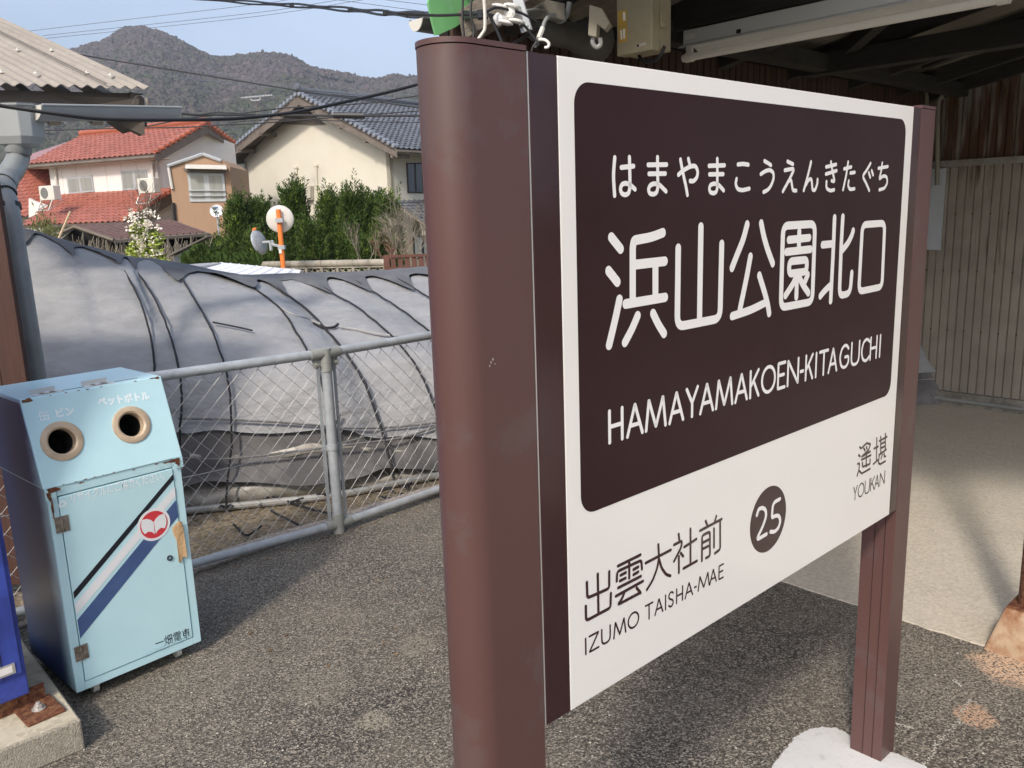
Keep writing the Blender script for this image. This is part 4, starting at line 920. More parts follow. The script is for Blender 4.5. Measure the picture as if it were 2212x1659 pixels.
ROPEPX = [[(245, 548), (255, 565), (269, 587), (293, 629), (315, 686), (330, 753), (334, 815), (336, 905), (336, 1010)],
          [(276, 556), (298, 590), (320, 622), (342, 662), (365, 716), (380, 768), (390, 820), (392, 870), (389, 920), (387, 1000), (386, 1080)],
          [(374, 571), (407, 624), (436, 672), (459, 716), (478, 768), (490, 810), (498, 865), (500, 964), (492, 1030), (488, 1092)],
          [(516, 596), (556, 627), (608, 669), (640, 718), (665, 760), (685, 798), (700, 850), (708, 910), (712, 990), (708, 1060)],
          [(568, 600), (605, 627), (662, 667), (702, 709), (742, 756), (784, 820), (804, 870), (824, 927), (838, 976), (852, 1036)],
          [(655, 592), (717, 632), (762, 657), (801, 686), (855, 735), (895, 785), (920, 830), (943, 890), (960, 935), (972, 990)],
          [(742, 590), (804, 629), (853, 659), (905, 697), (950, 735), (1010, 795), (1060, 870)],
          [(830, 586), (891, 620), (945, 655), (1000, 690), (1060, 735), (1120, 790)]]
from mathutils.bvhtree import BVHTree
bt = BVHTree.FromPolygons([p.copy() for r in fine for p in r], [(i * NU + j, i * NU + j + 1, (i + 1) * NU + j + 1, (i + 1) * NU + j) for i in range(NV - 1) for j in range(NU - 1)])
def drape(x, y, off):
    d = ray(x, y).normalized(); h = bt.ray_cast(CAMP, d)
    if h[0] is None: return None
    return h[0] - d * off
for k, rp_ in enumerate(ROPEPX):
    pts = []
    for p in catmull([V((x, y, 0)) for x, y in rp_], 5):
        q = drape(p.x, p.y, .045)
        if q is not None and (not pts or (q - pts[-1]).length > .008) and (not pts or (q - pts[-1]).length < .9): pts.append(q + V((rnd.uniform(-1, 1), 0, rnd.uniform(-1, 1))) * .0025)
    if len(pts) > 3:
        b = MB(); b.tube(pts, .0065 if k not in (4,) else .0085, 6); b.build('lashing_rope', ROPE, tun, smooth=True)
for pl in ([(875 / 4.032 + 0, 0)],): pass
def soft(px, r, name, mat, off=.05, par=None):
    pts = []
    for p in catmull([V((x, y, 0)) for x, y in px], 5):
        q = drape(p.x, p.y, off)
        if q is not None and (not pts or (q - pts[-1]).length > .005): pts.append(q)
    if len(pts) > 2: b = MB(); b.tube(pts, r, 6); b.build(name, mat, par or tun, smooth=True)
soft([(460, 696), (490, 702), (520, 708), (545, 714)], .006, 'loose_strap', ROPE)
soft([(608, 666), (625, 676), (645, 684), (668, 690), (700, 703), (725, 706)], .010, 'cloth_fold', TARP, .03)
soft([(676, 698), (700, 708), (722, 706), (730, 700)], .009, 'loose_strap', ROPE, .05)
soft([(735, 706), (770, 712), (820, 722), (860, 726)], .010, 'cloth_fold', TARP, .03)
soft([(385, 904), (440, 905), (520, 908), (640, 915), (760, 925), (860, 922), (950, 912)], .007, 'cloth_hem', TARPG, .04)
soft([(385, 990), (470, 992), (560, 985), (640, 975), (760, 960), (870, 945), (950, 918)], .008, 'cloth_hem', TARPG, .045)
soft([(735, 690 + 205), (720, 925), (705, 960), (690, 990)], .006, 'lashing_rope', ROPE, .05)
# straps lying on the dirt
def ground_line(px, r, name, z=-.05):
    b = MB(); b.tube(catmull([gnd(x, y, z) + UP * (r + .004 * (i % 2)) for i, (x, y) in enumerate(px)], 5), r, 6); return b.build(name, ROPE, tun, smooth=True)
ground_line([(560, 1095), (585, 1075), (640, 1092), (690, 1108), (720, 1112)], .006, 'loose_strap'); ground_line([(585, 1105), (620, 1125), (680, 1150), (740, 1160), (800, 1162)], .006, 'loose_strap')
ground_line([(505, 1135), (530, 1160), (550, 1150), (565, 1140)], .006, 'loose_strap'); ground_line([(820, 1075), (850, 1080), (870, 1070), (880, 1082)], .007, 'loose_strap')
for k, (x, y) in enumerate([(487, 1098), (640, 1085), (700, 1072), (838, 1058), (875, 1052)]):
    q0 = gnd(x, y, -.04); b = MB()
    for m in range(6):
        a_ = rnd.random() * 6; b.tube([q0 + V((math.cos(a_), math.sin(a_) * .4, .3 * rnd.random())) * .03, q0 + UP * .012, q0 + V((math.cos(a_ + 2), math.sin(a_ + 2) * .4, rnd.uniform(-.3, .6))) * .045], .005, 5)
    b.build('rope_knot', ROPE, tun)

# ------------------------------------------------------------------ shelter on the right (roof, walls, timbers)
TE, SB, SE = 2.308, 6.45, 1.86                       # end wall, back wall, eave
shel = empty('waiting_shelter', ab(4.5, 0, 0), 'open timber platform shelter with rusty ribbed metal walls and a sheet roof', 'shelter')
ZW = 2.256                                            # wall plate
ZRL = 1.73
# back wall: ribbed strips, one by one
PITCH = .0567
def strip_mesh(h, name, mat, w=PITCH):
    b = MB(); g = .0075
    prof = [(0, 0), (0, .006), (g * .6, .0075), (w - g, .0075), (w - g * .5, .006), (w - g * .4, -.006), (w, -.006), (w, 0)]
    prof = [(0, -.007), (g * .5, .006), (w - g, .006), (w - g * .5, -.007)]
    n = len(prof)
    vs_ = [(x, y, 0) for x, y in prof] + [(x, y, h) for x, y in prof]
    b.add(vs_, [(i, i + 1, n + i + 1, n + i) for i in range(n - 1)]); b.add([(w - g * .5, -.007, 0), (w, -.007, 0), (w, -.007, h), (w - g * .5, -.007, h)], [(0, 1, 2, 3)])
    return mesh_of(b, name, mat)
mlow = strip_mesh(ZRL - .085, 'siding_strip', SIDELOW); mup = strip_mesh(1.35, 'upper_siding_strip', SIDEUP); mend = strip_mesh(1.17, 'end_siding_strip', SIDEEND)
TW = 2.50
for k in range(62):
    t_ = TW - k * PITCH
    o = inst(mlow, 'siding_strip', shel, frame(ab(SB, t_, .085), -B, -A, UP)); inst(mup, 'upper_siding_strip', shel, frame(ab(SB, t_, ZRL + .02), -B, -A, UP))
for k in range(78):                                    # end wall, above the sign
    s_ = 2.06 + k * PITCH
    if s_ < SB: inst(mend, 'end_siding_strip', shel, frame(ab(s_, TW, 1.05), A, -B, UP))
b = MB(); b.ob(ab(SB + .02, TW + .08, 0), A * .05, -B * 3.6, UP * 3.2); b.ob(ab(2.06, TW + .02, 0), A * 4.5, B * .05, UP * 2.3); b.build('wall_backing', DARKIN, shel)
b = MB(); b.ob(ab(2.06, TW - .002, 0), A * 4.39, B * .02, UP * 1.06); b.build('lower_end_wall', SIDELOW, shel)
b = MB(); b.ob(ab(SB - .035, TW, ZRL - .02), A * .045, -B * 3.5, UP * .045); b.build('wall_rail', PVC, shel) ; bpy.context.scene.objects['wall_rail'].data.materials[0] = M('wall_rail_grey', (.30, .30, .27), rough=.6, var=.15, dirt=(.15, .11, .08), ds=9, da=.5)
b = MB(); b.ob(ab(SB - .05, TW, .0), A * .06, -B * 3.5, UP * .10); b.build('base_board', M('base_board_grey', (.26, .25, .22), rough=.8, var=.3, vs_=8, dirt=(.10, .09, .08), ds=12, da=.7), shel)
b = MB(); b.tube([ab(SB - .06, TW, .045), ab(SB - .06, TW - 3.5, .045)], .014, 8); b.build('base_conduit', PVC, shel, smooth=True)
for z_, dz in ((1.38, 0), (.98, .0), (.55, 0)):
    b = MB()
    for k in range(0, 60, 2):
        t_ = TW - .0033 - (k + (1 if z_ == .98 else 0)) * PITCH; b.cyl(ab(SB - .002, t_ + .004, z_), ab(SB - .012, t_ + .004, z_), .005, 6)
    tag(b.build('wall_screws', RUST, shel), kind='stuff')
# white notice board on the back wall
q0, q1 = onp(2012, 365, ab(SB - .02, 0), A), onp(2030, 540, ab(SB - .02, 0), A)
b = MB(); b.ob(ab(SB - .03, q1.dot(B) - .005, q1.z), A * .015, B * .75, UP * (q0.z - q1.z)); tag(b.build('notice_board', M('notice_white', (.50, .55, .60), rough=.5, var=.03), None, org=ab(SB, 2.4, 1.1)), 'pale blank notice board on the ribbed back wall behind the far sign post', 'notice board')
# timbers
def beam(p, q, w, h, name, mat, par=shel, up=UP):
    d = (q - p).normalized(); sd = d.cross(up).normalized(); u2 = sd.cross(d); b = MB(); b.ob(p - sd * w / 2 - u2 * h / 2, q - p, sd * w, u2 * h); return b.build(name, mat, par, bevel=.004)
SM = 4.483
beam(ab(SM, TE + .1, 2.222), ab(SM, -1.0, 2.222), .11, .108, 'tie_beam', WOODDARK)
beam(ab(2.95, TE - .02, ZW - .035), ab(SB, TE - .02, ZW - .035), .08, .085, 'wall_plate', WOODDARK)
SF = 3.10
zfix = onp(1482, 68, ab(SF, 0), A).z
beam(ab(3.14, TE + .05, zfix + .085), ab(3.14, -1.0, zfix + .085), .15, .16, 'eave_beam', WOODDARK)
TR = -1.0
def zr(t):                                             # underside of the roof: it rises gently from the gutter side
    return 2.30 + .2 * (TE - t) if t > TR else 2.30 + .2 * (TE - TR) - .2 * (TR - t)
for k, s_ in enumerate((2.35, 3.14, 3.8, SM, 5.2, 5.9, 6.4)):
    beam(ab(s_, TE + .25, zr(TE + .25) - .05), ab(s_, TR, zr(TR) - .05), .06, .09, 'rafter', WOODDARK)
beam(ab(1.99, 2.33, 2.130), ab(1.99, .2, 2.130 + .2 * 2.13), .06, .100, 'verge_rafter', WOODGREY)
for t_ in (1.2, .1, TR + .05):
    beam(ab(1.95, t_, zr(t_) - .12), ab(SB, t_, zr(t_) - .12), .07, .07, 'purlin', WOODDARK)
for t_ in (.8, -.9): beam(ab(3.2, t_, 2.34), ab(SB, t_, 2.34), .09, .10, 'cross_tie', WOODDARK)
for t_ in (1.0,): beam(ab(SM, t_, 2.26), ab(SM, t_, zr(t_)), .09, .09, 'king_post', WOODDARK)
beam(ab(SM + .02, TE - .1, 2.27), ab(3.6, 1.2, 2.50), .06, .07, 'brace', WOODDARK)
beam(ab(SM + .02, 1.3, 2.27), ab(5.6, TE - .1, 2.32), .06, .07, 'brace', WOODDARK)
# corrugated roof
def corrug(p0, p1, q0, q1, pitch, amp, name, mat, par, upn, nz=6):
    """sheet from eave line p0-p1 to ridge line q0-q1 with waves running across"""
    L_ = (p1 - p0).length; nu = int(L_ / pitch) * nz; rows = []
    for v in range(7):
        row = []
        for i in range(nu + 1):
            f = i / nu; p = lerp(lerp(p0, p1, f), lerp(q0, q1, f), v / 6); row.append(p + upn * (amp * math.cos(2 * PI * i / nz)))
        rows.append(row)
    b = MB(); b.grid(rows); k = len(b.v); vv = list(b.v); ff_ = list(b.f)
    b.add([p - upn * .004 for p in vv], [f[::-1] for f in ff_]); nrow = nu + 1
    b.f += [[i, i + k, i + 1 + k, i + 1] for i in range(nu)]; b.mi += [0] * nu
    return b.build(name, mat, par, smooth=True, angle=60)
nF = (UP + B * .2).normalized(); nB_ = (UP - B * .2).normalized()
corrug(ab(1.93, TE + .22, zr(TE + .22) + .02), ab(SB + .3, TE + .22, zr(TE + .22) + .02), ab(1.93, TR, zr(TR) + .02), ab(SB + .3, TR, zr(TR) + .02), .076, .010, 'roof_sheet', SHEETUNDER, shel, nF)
# green end flashing and the eave gutter
g0 = [onp(x, y, ab(0, TE + .06), B) for x, y in [(931, -30), (926, 6), (934, 45), (942, 76), (950, 74), (985, 58), (1019, 34), (1050, 16), (1095, -30)]]
b = MB(); b.prism(g0, B * .01); b.build('green_verge_flashing', GREEN, shel)
gp = [ab(1.98, 2.60, 2.20), ab(SB, 2.60, 2.17)]
def gutter(p, q, r, name, mat, par, thk=.003, n=12, endcap=True):
    d = (q - p).normalized(); sd = d.cross(UP).normalized(); rows = []
    for e in (p, q):
        rows.append([e + sd * (r * math.cos(a_)) + UP * (r * math.sin(a_)) for a_ in [PI + PI * k / n for k in range(n + 1)]])
    rows2 = [[e + sd * ((r - thk) * math.cos(a_)) + UP * ((r - thk) * math.sin(a_)) for a_ in [PI + PI * k / n for k in range(n + 1)]] for e in (p, q)]
    b = MB(); b.grid(rows); b.grid([x[::-1] for x in rows2])
    for e0, e1, f0, f1 in ((rows[0][0], rows[1][0], rows2[0][0], rows2[1][0]), (rows[0][-1], rows[1][-1], rows2[0][-1], rows2[1][-1])): b.add([e0, e1, f1, f0], [(0, 1, 2, 3)])
    b.tube([rows[0][0], rows[1][0]], .006, 6); b.tube([rows[0][-1], rows[1][-1]], .006, 6)
    o = b.build(name, mat, par, smooth=True, angle=50)
    if endcap:
        b = MB(); b.prism(rows[0], -d * .004); b.prism(rows[1], d * .004); b.build('gutter_end', WPLAST if mat is not PVC else PVC, o)
    return o
gutter(gp[0], gp[1], .040, 'eave_gutter', M('gutter_grey', (.10, .10, .10), rough=.5, var=.1), shel)
# front posts with concrete feet
foot_t = onp(2198, 1305, ab(3.02, 0), A).dot(B)
ft_ = gnd(2190, 1400)
_fc = gnd(2132, 1384); _sl = gnd(2198, 1305, .15); _cc = V((_sl.x, _sl.y, 0)) + V((.857, -.515, 0)) * .05
SFT = _cc.dot(A); WS, WT = abs((_fc - _cc).dot(A)), abs((_fc - _cc).dot(B)); pst = ab(SFT, _cc.dot(B), 0)
for k, t_ in enumerate((pst.dot(B), pst.dot(B) - 1.9)):
    sp = empty('shelter_post', ab(SFT, t_, 0), 'rusty steel shelter post on a stained concrete foot at the right edge' if k == 0 else 'second rusty shelter post further right beyond the picture', 'post')
    b = MB(); b.cyl(ab(SFT, t_, .12), ab(SFT, t_, 2.12), .05, 24); b.build('shaft', RUST, sp, smooth=True)
    b = MB(); w0, w1, h_ = .112, .070, .15
    q = [(-w0, -w0), (w0, -w0), (w0, w0), (-w0, w0)]
    b.add([ab(SFT + s, t_ + t, 0) for s, t in q] + [ab(SFT + s * w1 / w0, t_ + t * w1 / w0, h_) for s, t in q], [(0, 1, 5, 4), (1, 2, 6, 5), (2, 3, 7, 6), (3, 0, 4, 7), (4, 5, 6, 7)])
    b.build('concrete_foot', M('rust_stained_concrete', (.40, .29, .19), rough=.9, var=.2, vs_=12, dirt=(.22, .085, .035), ds=9, da=.85, dlo=.42, dhi=.58, bump=.4, bs=60), sp, bevel=.008)
    b = MB(); b.box(ab(SFT, t_, h_ + .004), A * .13, B * .13, UP * .008); b.build('base_plate', RUST, sp)
# fluorescent batten under the eave beam
fa0 = onp(1482, 95, ab(SF, 0), A).dot(B); fa1 = onp(2168, -20, ab(SF, 0), A).dot(B)
ztop_ = onp(1482, 68, ab(SF, 0), A).z; zbt = onp(1482, 100, ab(SF, 0), A).z; ztb = onp(1500, 110, ab(SF, 0), A).z
lamp = empty('strip_light', ab(SF, (fa0 + fa1) / 2, 2.2), 'long white strip light with one bare unlit tube under the shelter roof', 'strip light')
b = MB()
L_ = fa1 - fa0
hb_ = ztop_ - zbt
b.ob(ab(SF - .022, fa0, zbt), A * .075, B * L_, UP * hb_); b.build('housing', WHITEENAMEL, lamp, bevel=.003)
b = MB(); b.prism([ab(SF - .055, fa0, zbt - .014), ab(SF - .055, fa0, zbt - .011), ab(SF - .022, fa0, zbt + .003), ab(SF + .06, fa0, zbt + .003), ab(SF + .09, fa0, zbt - .011), ab(SF + .09, fa0, zbt - .014), ab(SF + .06, fa0, zbt - .001), ab(SF - .022, fa0, zbt - .001)], B * L_); b.build('reflector', WHITEENAMEL, lamp)
b = MB(); b.cyl(ab(SF + .01, fa0 - .015 + L_, zbt - .045), ab(SF + .01, fa0 + .02, zbt - .045), .0155, 18); b.build('tube', TUBE, lamp, smooth=True)
for t_ in (fa0 - .012, fa1 + .0):
    b = MB(); b.cyl(ab(SF + .01, t_ - .018, zbt - .045), ab(SF + .01, t_ + .018, zbt - .045), .0195, 18); b.ob(ab(SF, t_ - .012, zbt - .04), A * .02, B * .024, UP * .038); b.build('lamp_holder', WPLAST, lamp, smooth=True)
b = MB(); b.box(ab(SF - .0235, fa0 + L_ * .03 - .0, zbt + hb_ * .5), A * .002, B * .05, UP * .02) ; b.build('rating_label', TXT_WHITE, lamp)
b = MB(); b.box(ab(SF - .0235, fa0 + L_ * .22, zbt + .012), A * .002, B * .02, UP * .014); b.build('housing_slot', BINDARK, lamp)
# plastic junction box with warning labels
SJ = 2.42
def JP(x, y): return onp(x, y, ab(SJ, 0), A)
tj0, tj1 = JP(1333, 60).dot(B), JP(1407, 60).dot(B)
zlo = JP(1340, 119).z; zhi = JP(1365, -60).z
wj = tj0 - tj1
dj = .06
for _ in range(40):
    q = ab(SJ + dj, tj1, zlo) - CAMP
    if CX + F * (q.x * AX[0] + q.y * AY[0] + q.z * AZ[0]) / (q.x * AX[2] + q.y * AY[2] + q.z * AZ[2]) > 1449: break
    dj += .004
jb = empty('junction_box', ab(SJ, tj0, zlo), 'beige plastic control box with yellow labels hanging above the sign', 'control box')
b = MB(); b.ob(ab(SJ + dj * .42, tj1, zlo), A * dj * .58, B * wj, UP * (zhi - zlo)); b.build('case', BOXBEIGE, jb, bevel=.005)
b = MB(); b.ob(ab(SJ, tj1 - .002, zlo - .003), A * dj * .40, B * (wj + .004), UP * (zhi - zlo)); b.build('cover', BOXBEIGE, jb, bevel=.004)
b = MB(); b.box(ab(SJ + dj * .5, tj1 - .007, zlo + .10), A * .03, B * .010, UP * .055); b.cyl(ab(SJ + dj * .42, tj1 - .012, zlo + .085), ab(SJ + dj * .62, tj1 - .012, zlo + .085), .007, 10); b.build('latch', BOXBEIGE, jb, bevel=.002)
def jq(px, name, mat, off):
    pts = [JP(x, y) - A * off for x, y in px]; b = MB(); b.prism(pts, -A * .0003); b.build(name, mat, jb)
jq([(1335, 25), (1354, 20), (1354, 54), (1336, 60)], 'yellow_label', YEL, .001); jq([(1336, 61), (1355, 55), (1355, 88), (1338, 94)], 'yellow_label', YEL, .001)
for q in ([(1346, 27), (1351, 26), (1352, 44), (1347, 45)], [(1340, 66), (1344, 65), (1345, 85), (1342, 86)], [(1346, 63), (1351, 62), (1351, 83), (1347, 84)]): jq(q, 'white_slip', TXT_WHITE, .0016)
jq([(1376, 96), (1396, 91), (1396, 97), (1377, 102)], 'maker_label', M('label_grey', (.45, .43, .38), rough=.5), .001); jq([(1376.5, 96.6), (1381, 95.6), (1381, 100.6), (1377, 101.6)], 'maker_mark', BINDARK, .0016)
b = MB(); q0 = ab(SJ + dj * .5, tj0 - wj * .3, zlo + .01); b.tube(catmull([q0, q0 - B * .03 - UP * .035, q0 - B * .09 - UP * .035, q0 - B * .12 + UP * .002], 6), .006, 6); b.build('cable_loop', BLACK, jb, smooth=True)
# horn loudspeaker and its bracket in the dark under the roof
def AT(x, y, d): return at(x, y, d)
hs = empty('horn_loudspeaker', AT(1215, 70, 3.1), 'dusty grey horn loudspeaker in the dark left of the control box', 'loudspeaker')
HG = M('dusty_grey_metal', (.07, .066, .06), rough=.7, var=.25, vs_=12)
p0, p1 = AT(1160, 62, 3.0), AT(1262, 84, 3.35); ax_ = (p1 - p0).normalized(); ln = (p1 - p0).length
b = MB(); b.lathe(p0, ax_, [(.001, -.02), (.03, -.02), (.042, 0), (.046, ln * .35), (.046, ln * .7), (.06, ln * .95), (.085, ln * 1.15), (.09, ln * 1.2), (.08, ln * 1.2), (.04, ln * .8), (.001, ln * .75)], 24); b.build('horn', HG, hs, smooth=True)
cb_ = AT(1178, 26, 3.0); b = MB(); b.box(cb_, A * .15 * .74 + B * 0, B * .08, UP * .055); b.build('terminal_box', M('aged_white_box', (.24, .23, .20), rough=.7, var=.3, vs_=20), hs, bevel=.004)
b = MB(); b.tube(catmull([AT(1230, 5, 3.05), AT(1224, 32, 3.05), AT(1210, 46, 3.05), AT(1185, 42, 3.05), AT(1168, 40, 3.05)], 6), .009, 8); b.build('conduit', PVC, hs, smooth=True)
bk2 = empty('lamp_sensor', AT(1292, 55, 3.0), 'cream daylight sensor hood with a white cable loop beside the control box', 'sensor')
pp_ = [AT(x, y, 3.0) for x, y in [(1273, 10), (1300, 18), (1317, 50), (1306, 64), (1290, 52), (1288, 80), (1270, 76), (1271, 55)]]
b = MB(); b.prism(pp_, A * .05 + B * .03); b.build('hood', M('cream_hood', (.36, .33, .26), rough=.6, var=.15, vs_=15), bk2, bevel=.003)
b = MB(); b.tube(catmull([AT(1282, 78, 3.02), AT(1280, 92, 3.02), AT(1288, 102, 3.02), AT(1297, 96, 3.02), AT(1296, 82, 3.02)], 6), .008, 8); b.build('cable_loop', GALV_WIRE, bk2, smooth=True)
# conduits in the far corner
for k, (px, lab) in enumerate((([(2003, 235), (2000, 200), (2006, 172), (2015, 150), (2016, 125)], 'pale conduit rising behind the far sign post to the tie beam, left of two'),
                              ([(2026, 235), (2034, 210), (2038, 190), (2032, 170), (2035, 158), (2055, 145), (2100, 130), (2160, 112)], 'pale bent conduit swinging right under the tie beam'))):
    q = [onp(x, y, ab(SB - .10 - .02 * k, 0), A) if True else 0 for x, y in px]
    q = [onp(px[0][0] - 2, 400, ab(SB - .10, 0), A)] + q
    b = MB(); b.tube(catmull(q, 5), .016, 8); tag(b.build('conduit', M('conduit_grey%d' % k, (.22, .21, .17), rough=.6), None, smooth=True, org=q[0]), lab, 'conduit')

# ------------------------------------------------------------------ insulators, bracket, service wires at the end of the shelter
br_ = empty('service_bracket', AT(1130, 40, 2.75), 'galvanised steel flat bar with bolt holes behind the white insulators', 'bracket')
q = [AT(x, y, 2.78) for x, y in [(1100, -30), (1120, -30), (1148, 63), (1126, 71)]]
b = MB(); b.prism(q, AY * 0 + V((.004, .006, 0))); b.build('flat_bar', GALV, br_)
for x, y in ((1126, 57), (1139, 55), (1142, 60)):
    b = MB(); c = AT(x, y, 2.775); b.lathe(c, -V((0, 1, 0)), [(.006, 0), (.006, .004), (.0005, .004)], 8); b.build('bolt', GALV if x > 1130 else BINDARK, br_)
for k, (xa, ya, xb, yb, nm) in enumerate(((1068, 30, 1108, 24, 'upper'), (1070, 42, 1112, 36, 'lower'))):
    p0, p1 = AT(xa + (2 if k else 30), ya - (0 if k else 4), 2.66), AT(xb + 10, yb, 2.72)
    ax_ = (p1 - p0).normalized(); ln = (p1 - p0).length
    ins = empty('insulator', p0, ('white porcelain reel insulator above the other, on the wires by the shelter eave' if k == 0 else 'white porcelain reel insulator below the other, gripping the black wires'), 'insulator', 'porcelain insulators')
    b = MB(); b.lathe(p0, ax_, [(.0005, -.003), (.014, 0), (.019, .008), (.014, .02), (.013, ln * .6), (.017, ln * .8), (.015, ln), (.0005, ln + .003)], 20); b.build('barrel', PORC, ins, smooth=True)
for k, (x, y, tilt) in enumerate(((1079, 27, .3), (1098, 22, .3), (1086, 92 / 1.0 - 0, 0), (1104, 83, 0))):
    y = (27, 22, 91 / 1.0 - 0, 83)[k] if k < 2 else (90 - 50 + 0, 84 - 0)[k - 2]
    if k == 2: x, y = 1065 + 1, 89 - 0
    if k == 3: x, y = 1092, 84
    c = AT(*[(1071, 27), (1095, 22), (1065, 89 - 0), (1090, 84)][k], 2.68)
    if k >= 2: c = AT(*[(1071 - 5, 90), (1092, 84)][k - 2], 2.68)
    cx_, cy_ = [(1066 + 14 - 10, 26), (1093 + 2, 22), (1063 + 0, 90 - 0), (1091, 84)][k]
for k, (x, y) in enumerate(((1071, 26), (1096, 22), (1069, 90 - 38), (1092, 48))):
    pass
INSK = [((1248, 165), (1350, 98)), ]
for k, (x, y) in enumerate(((1365 / 3.687, 98 / 3.687), (1540 / 3.687, 90 / 3.687), (1425 / 3.687, 330 / 3.687), (1600 / 3.687, 312 / 3.687))):
    px, py = (1600 + x) / 1.82278, y / 1.82278
    c = AT(px, py, 2.67); ax_ = (V((.25, -.1, 1))).normalized()
    ins = empty('insulator_disc', c, ['white porcelain disc, upper left of the four round the reel insulators', 'white porcelain disc, upper right of the four round the reel insulators', 'white porcelain disc, lower left of the four round the reel insulators', 'white porcelain disc, lower right of the four round the reel insulators'][k], 'insulator', 'porcelain insulators')
    b = MB(); b.lathe(c, ax_, [(.0005, -.006), (.012, -.006), (.026, -.002), (.027, .002), (.020, .006), (.008, .008), (.0005, .008)], 20); b.build('shed', PORC, ins, smooth=True)
wires = []
def wire(px, r, mat, label, d, name='service_wire', cat='wire', group=None, n=6, dep=None, k=6):
    """px: pixels; d: distance at both ends (or a list)"""
    m = len(px); ds = d if isinstance(d, (list, tuple)) and len(d) == m else [lerp(d[0], d[1], i / (m - 1)) for i in range(m)]
    pts = catmull([at(x, y, q) for (x, y), q in zip(px, ds)], k)
    b = MB(); b.tube(pts, r, n); return tag(b.build(name, mat, None, smooth=True, org=pts[0]), label, cat, group)
wire([(860, 29), (930, 33), (965, 33), (1042, 30), (1070, 34), (1110, 42), (1135, 58), (1165, 98)], .0042, BLACK, 'thin black lead sagging from the green flashing past the lower insulator', (2.75, 2.7))
wire([(1042, 30), (1062, 20), (1075, 17), (1100, 22), (1130, 30), (1160, 48)], .0042, BLACK, 'black lead looping over the upper insulator to the hook', (2.6, 2.7))
wire([(1058, 34), (1072, 62), (1088, 100)], .005, BLACK, 'black lead hanging in front of the timber rafter end', (2.6, 2.6))
wire([(1104, -10), (1105, 35), (1106, 68), (1098, 82), (1086, 96)], .005, WPLAST, 'white lead hanging down the rafter end face', (2.55, 2.55)) if 0 else wire([(1045, -6), (1047, 25), (1047, 60), (1042, 72), (1030, 88)], .0048, WPLAST, 'white lead hanging down the rafter end face', (2.55, 2.55))
wire([(1000, -10), (999, 30), (1000, 55), (1004, 90)], .0035, BLACK, 'left of two thin black leads across the green flashing', (2.6, 2.6)); wire([(1019, -10), (1017, 35), (1024, 62), (1022, 84)], .0035, BLACK, 'right of two thin black leads across the green flashing', (2.6, 2.6))
wire([(1098, 103), (1130, 82), (1165, 62)], .0062, BLACK, 'thick black lead slanting up behind the sign top', (2.7, 2.9)); wire([(1137, 22), (1160, 20), (1178, 22)], .003, GALV_WIRE, 'pale tie wire from the insulators to the terminal box', (2.7, 2.95))
wire([(1156, 100), (1163, 84), (1170, 70), (1176, 48), (1185, 36), (1200, 33)], .0062, PVC, 'grey and white jointed lead dropping to the white hook', (2.72, 2.85)); wire([(1163, 84), (1166, 76), (1172, 60)], .0078, WPLAST, 'white sleeve on the grey jointed lead', (2.70, 2.72), 'wire_sleeve', 'sleeve')
wire([(1163, 85), (1176, 86), (1185, 93), (1184, 101), (1176, 103)], .0045, PORC, 'small white plastic hook over the top of the sign', (2.68, 2.68), 'cable_hook', 'hook')
wire([(1166, 82), (1152, 100), (1148, 112)], .003, BLACK, 'thin black lead below the white hook', (2.7, 2.7))

# ------------------------------------------------------------------ shelter on the left edge
ls = empty('left_shelter', at(60, 215, 4.6), 'corner of a shed with a taupe corrugated roof at the upper left', 'shed')
def ray2(p, n, q): pass
e0, e1 = at(-330, 178, 4.3), at(292, 206, 5.3)
e0 = at(-330, 172, 4.4)
q0_, q1_ = at(-520, -160, 5.6), at(0, 38, 6.6)
# eave from far left to (292,206), verge rises from (330,186) to (0,40)
eR = at(322, 190, 5.35); vT = at(-8, 36, 6.9)
nrm_s = (eR - e0).cross(vT - eR).normalized(); nrm_s = nrm_s if nrm_s.z > 0 else -nrm_s
corrug(e0, eR, vT + (e0 - eR), vT, .068, .009, 'roof_sheet', ROOFSHEET, ls, nrm_s, 8)
b = MB(); sd_ = (vT - eR); 
fu = (eR - e0)
lap0 = e0 + fu * .83; b.ob(lap0 + nrm_s * .016, fu.normalized() * .006, sd_, nrm_s * .006); b.build('sheet_lap', M('lap_shadow', (.16, .14, .12), rough=.9), ls)
for f, g in ((.52, .10), (.83 + .02, .13), (.64, .10), (.93, .11), (.60, .45), (.90, .42), (.75, .40)):
    c = e0 + fu * f + sd_ * g + nrm_s * .014; b = MB(); b.lathe(c, nrm_s, [(.016, 0), (.016, .004), (.007, .006), (.006, .014), (.0004, .015)], 14); b.build('roof_screw', WPLAST, ls, smooth=True)
d_ = fu.normalized(); back = V((-d_.y, d_.x, 0))
b = MB(); b.ob(e0 + back * .06 - UP * .135, fu * .985, back * .03, UP * .11); b.build('fascia', M('fascia_dark', (.085, .07, .056), rough=.8, var=.2), ls)
b = MB(); b.prism([eR - d_ * .10 + back * .03 - UP * .02, eR - d_ * .02 + back * .05 - UP * .05, eR - d_ * .02 + back * .05 - UP * .22, eR - d_ * .12 + back * .03 - UP * .15], back * .5); b.build('barge_end', MATS['fascia_dark'], ls)
for f in (.62, .78, .95):
    c = e0 + fu * f + back * .09 - UP * .13; b = MB(); b.ob(c, d_ * .06, back * 1.6 + UP * .5, -UP * .08); b.build('rafter', MATS['fascia_dark'], ls)
kp = [at(246, 262, 5.35), at(312, 246, 5.35), at(313, 290, 5.35), at(308, 292, 5.35)]
b = MB(); b.prism(kp, back * .06); b.build('knee_bracket', MATS['fascia_dark'], ls)
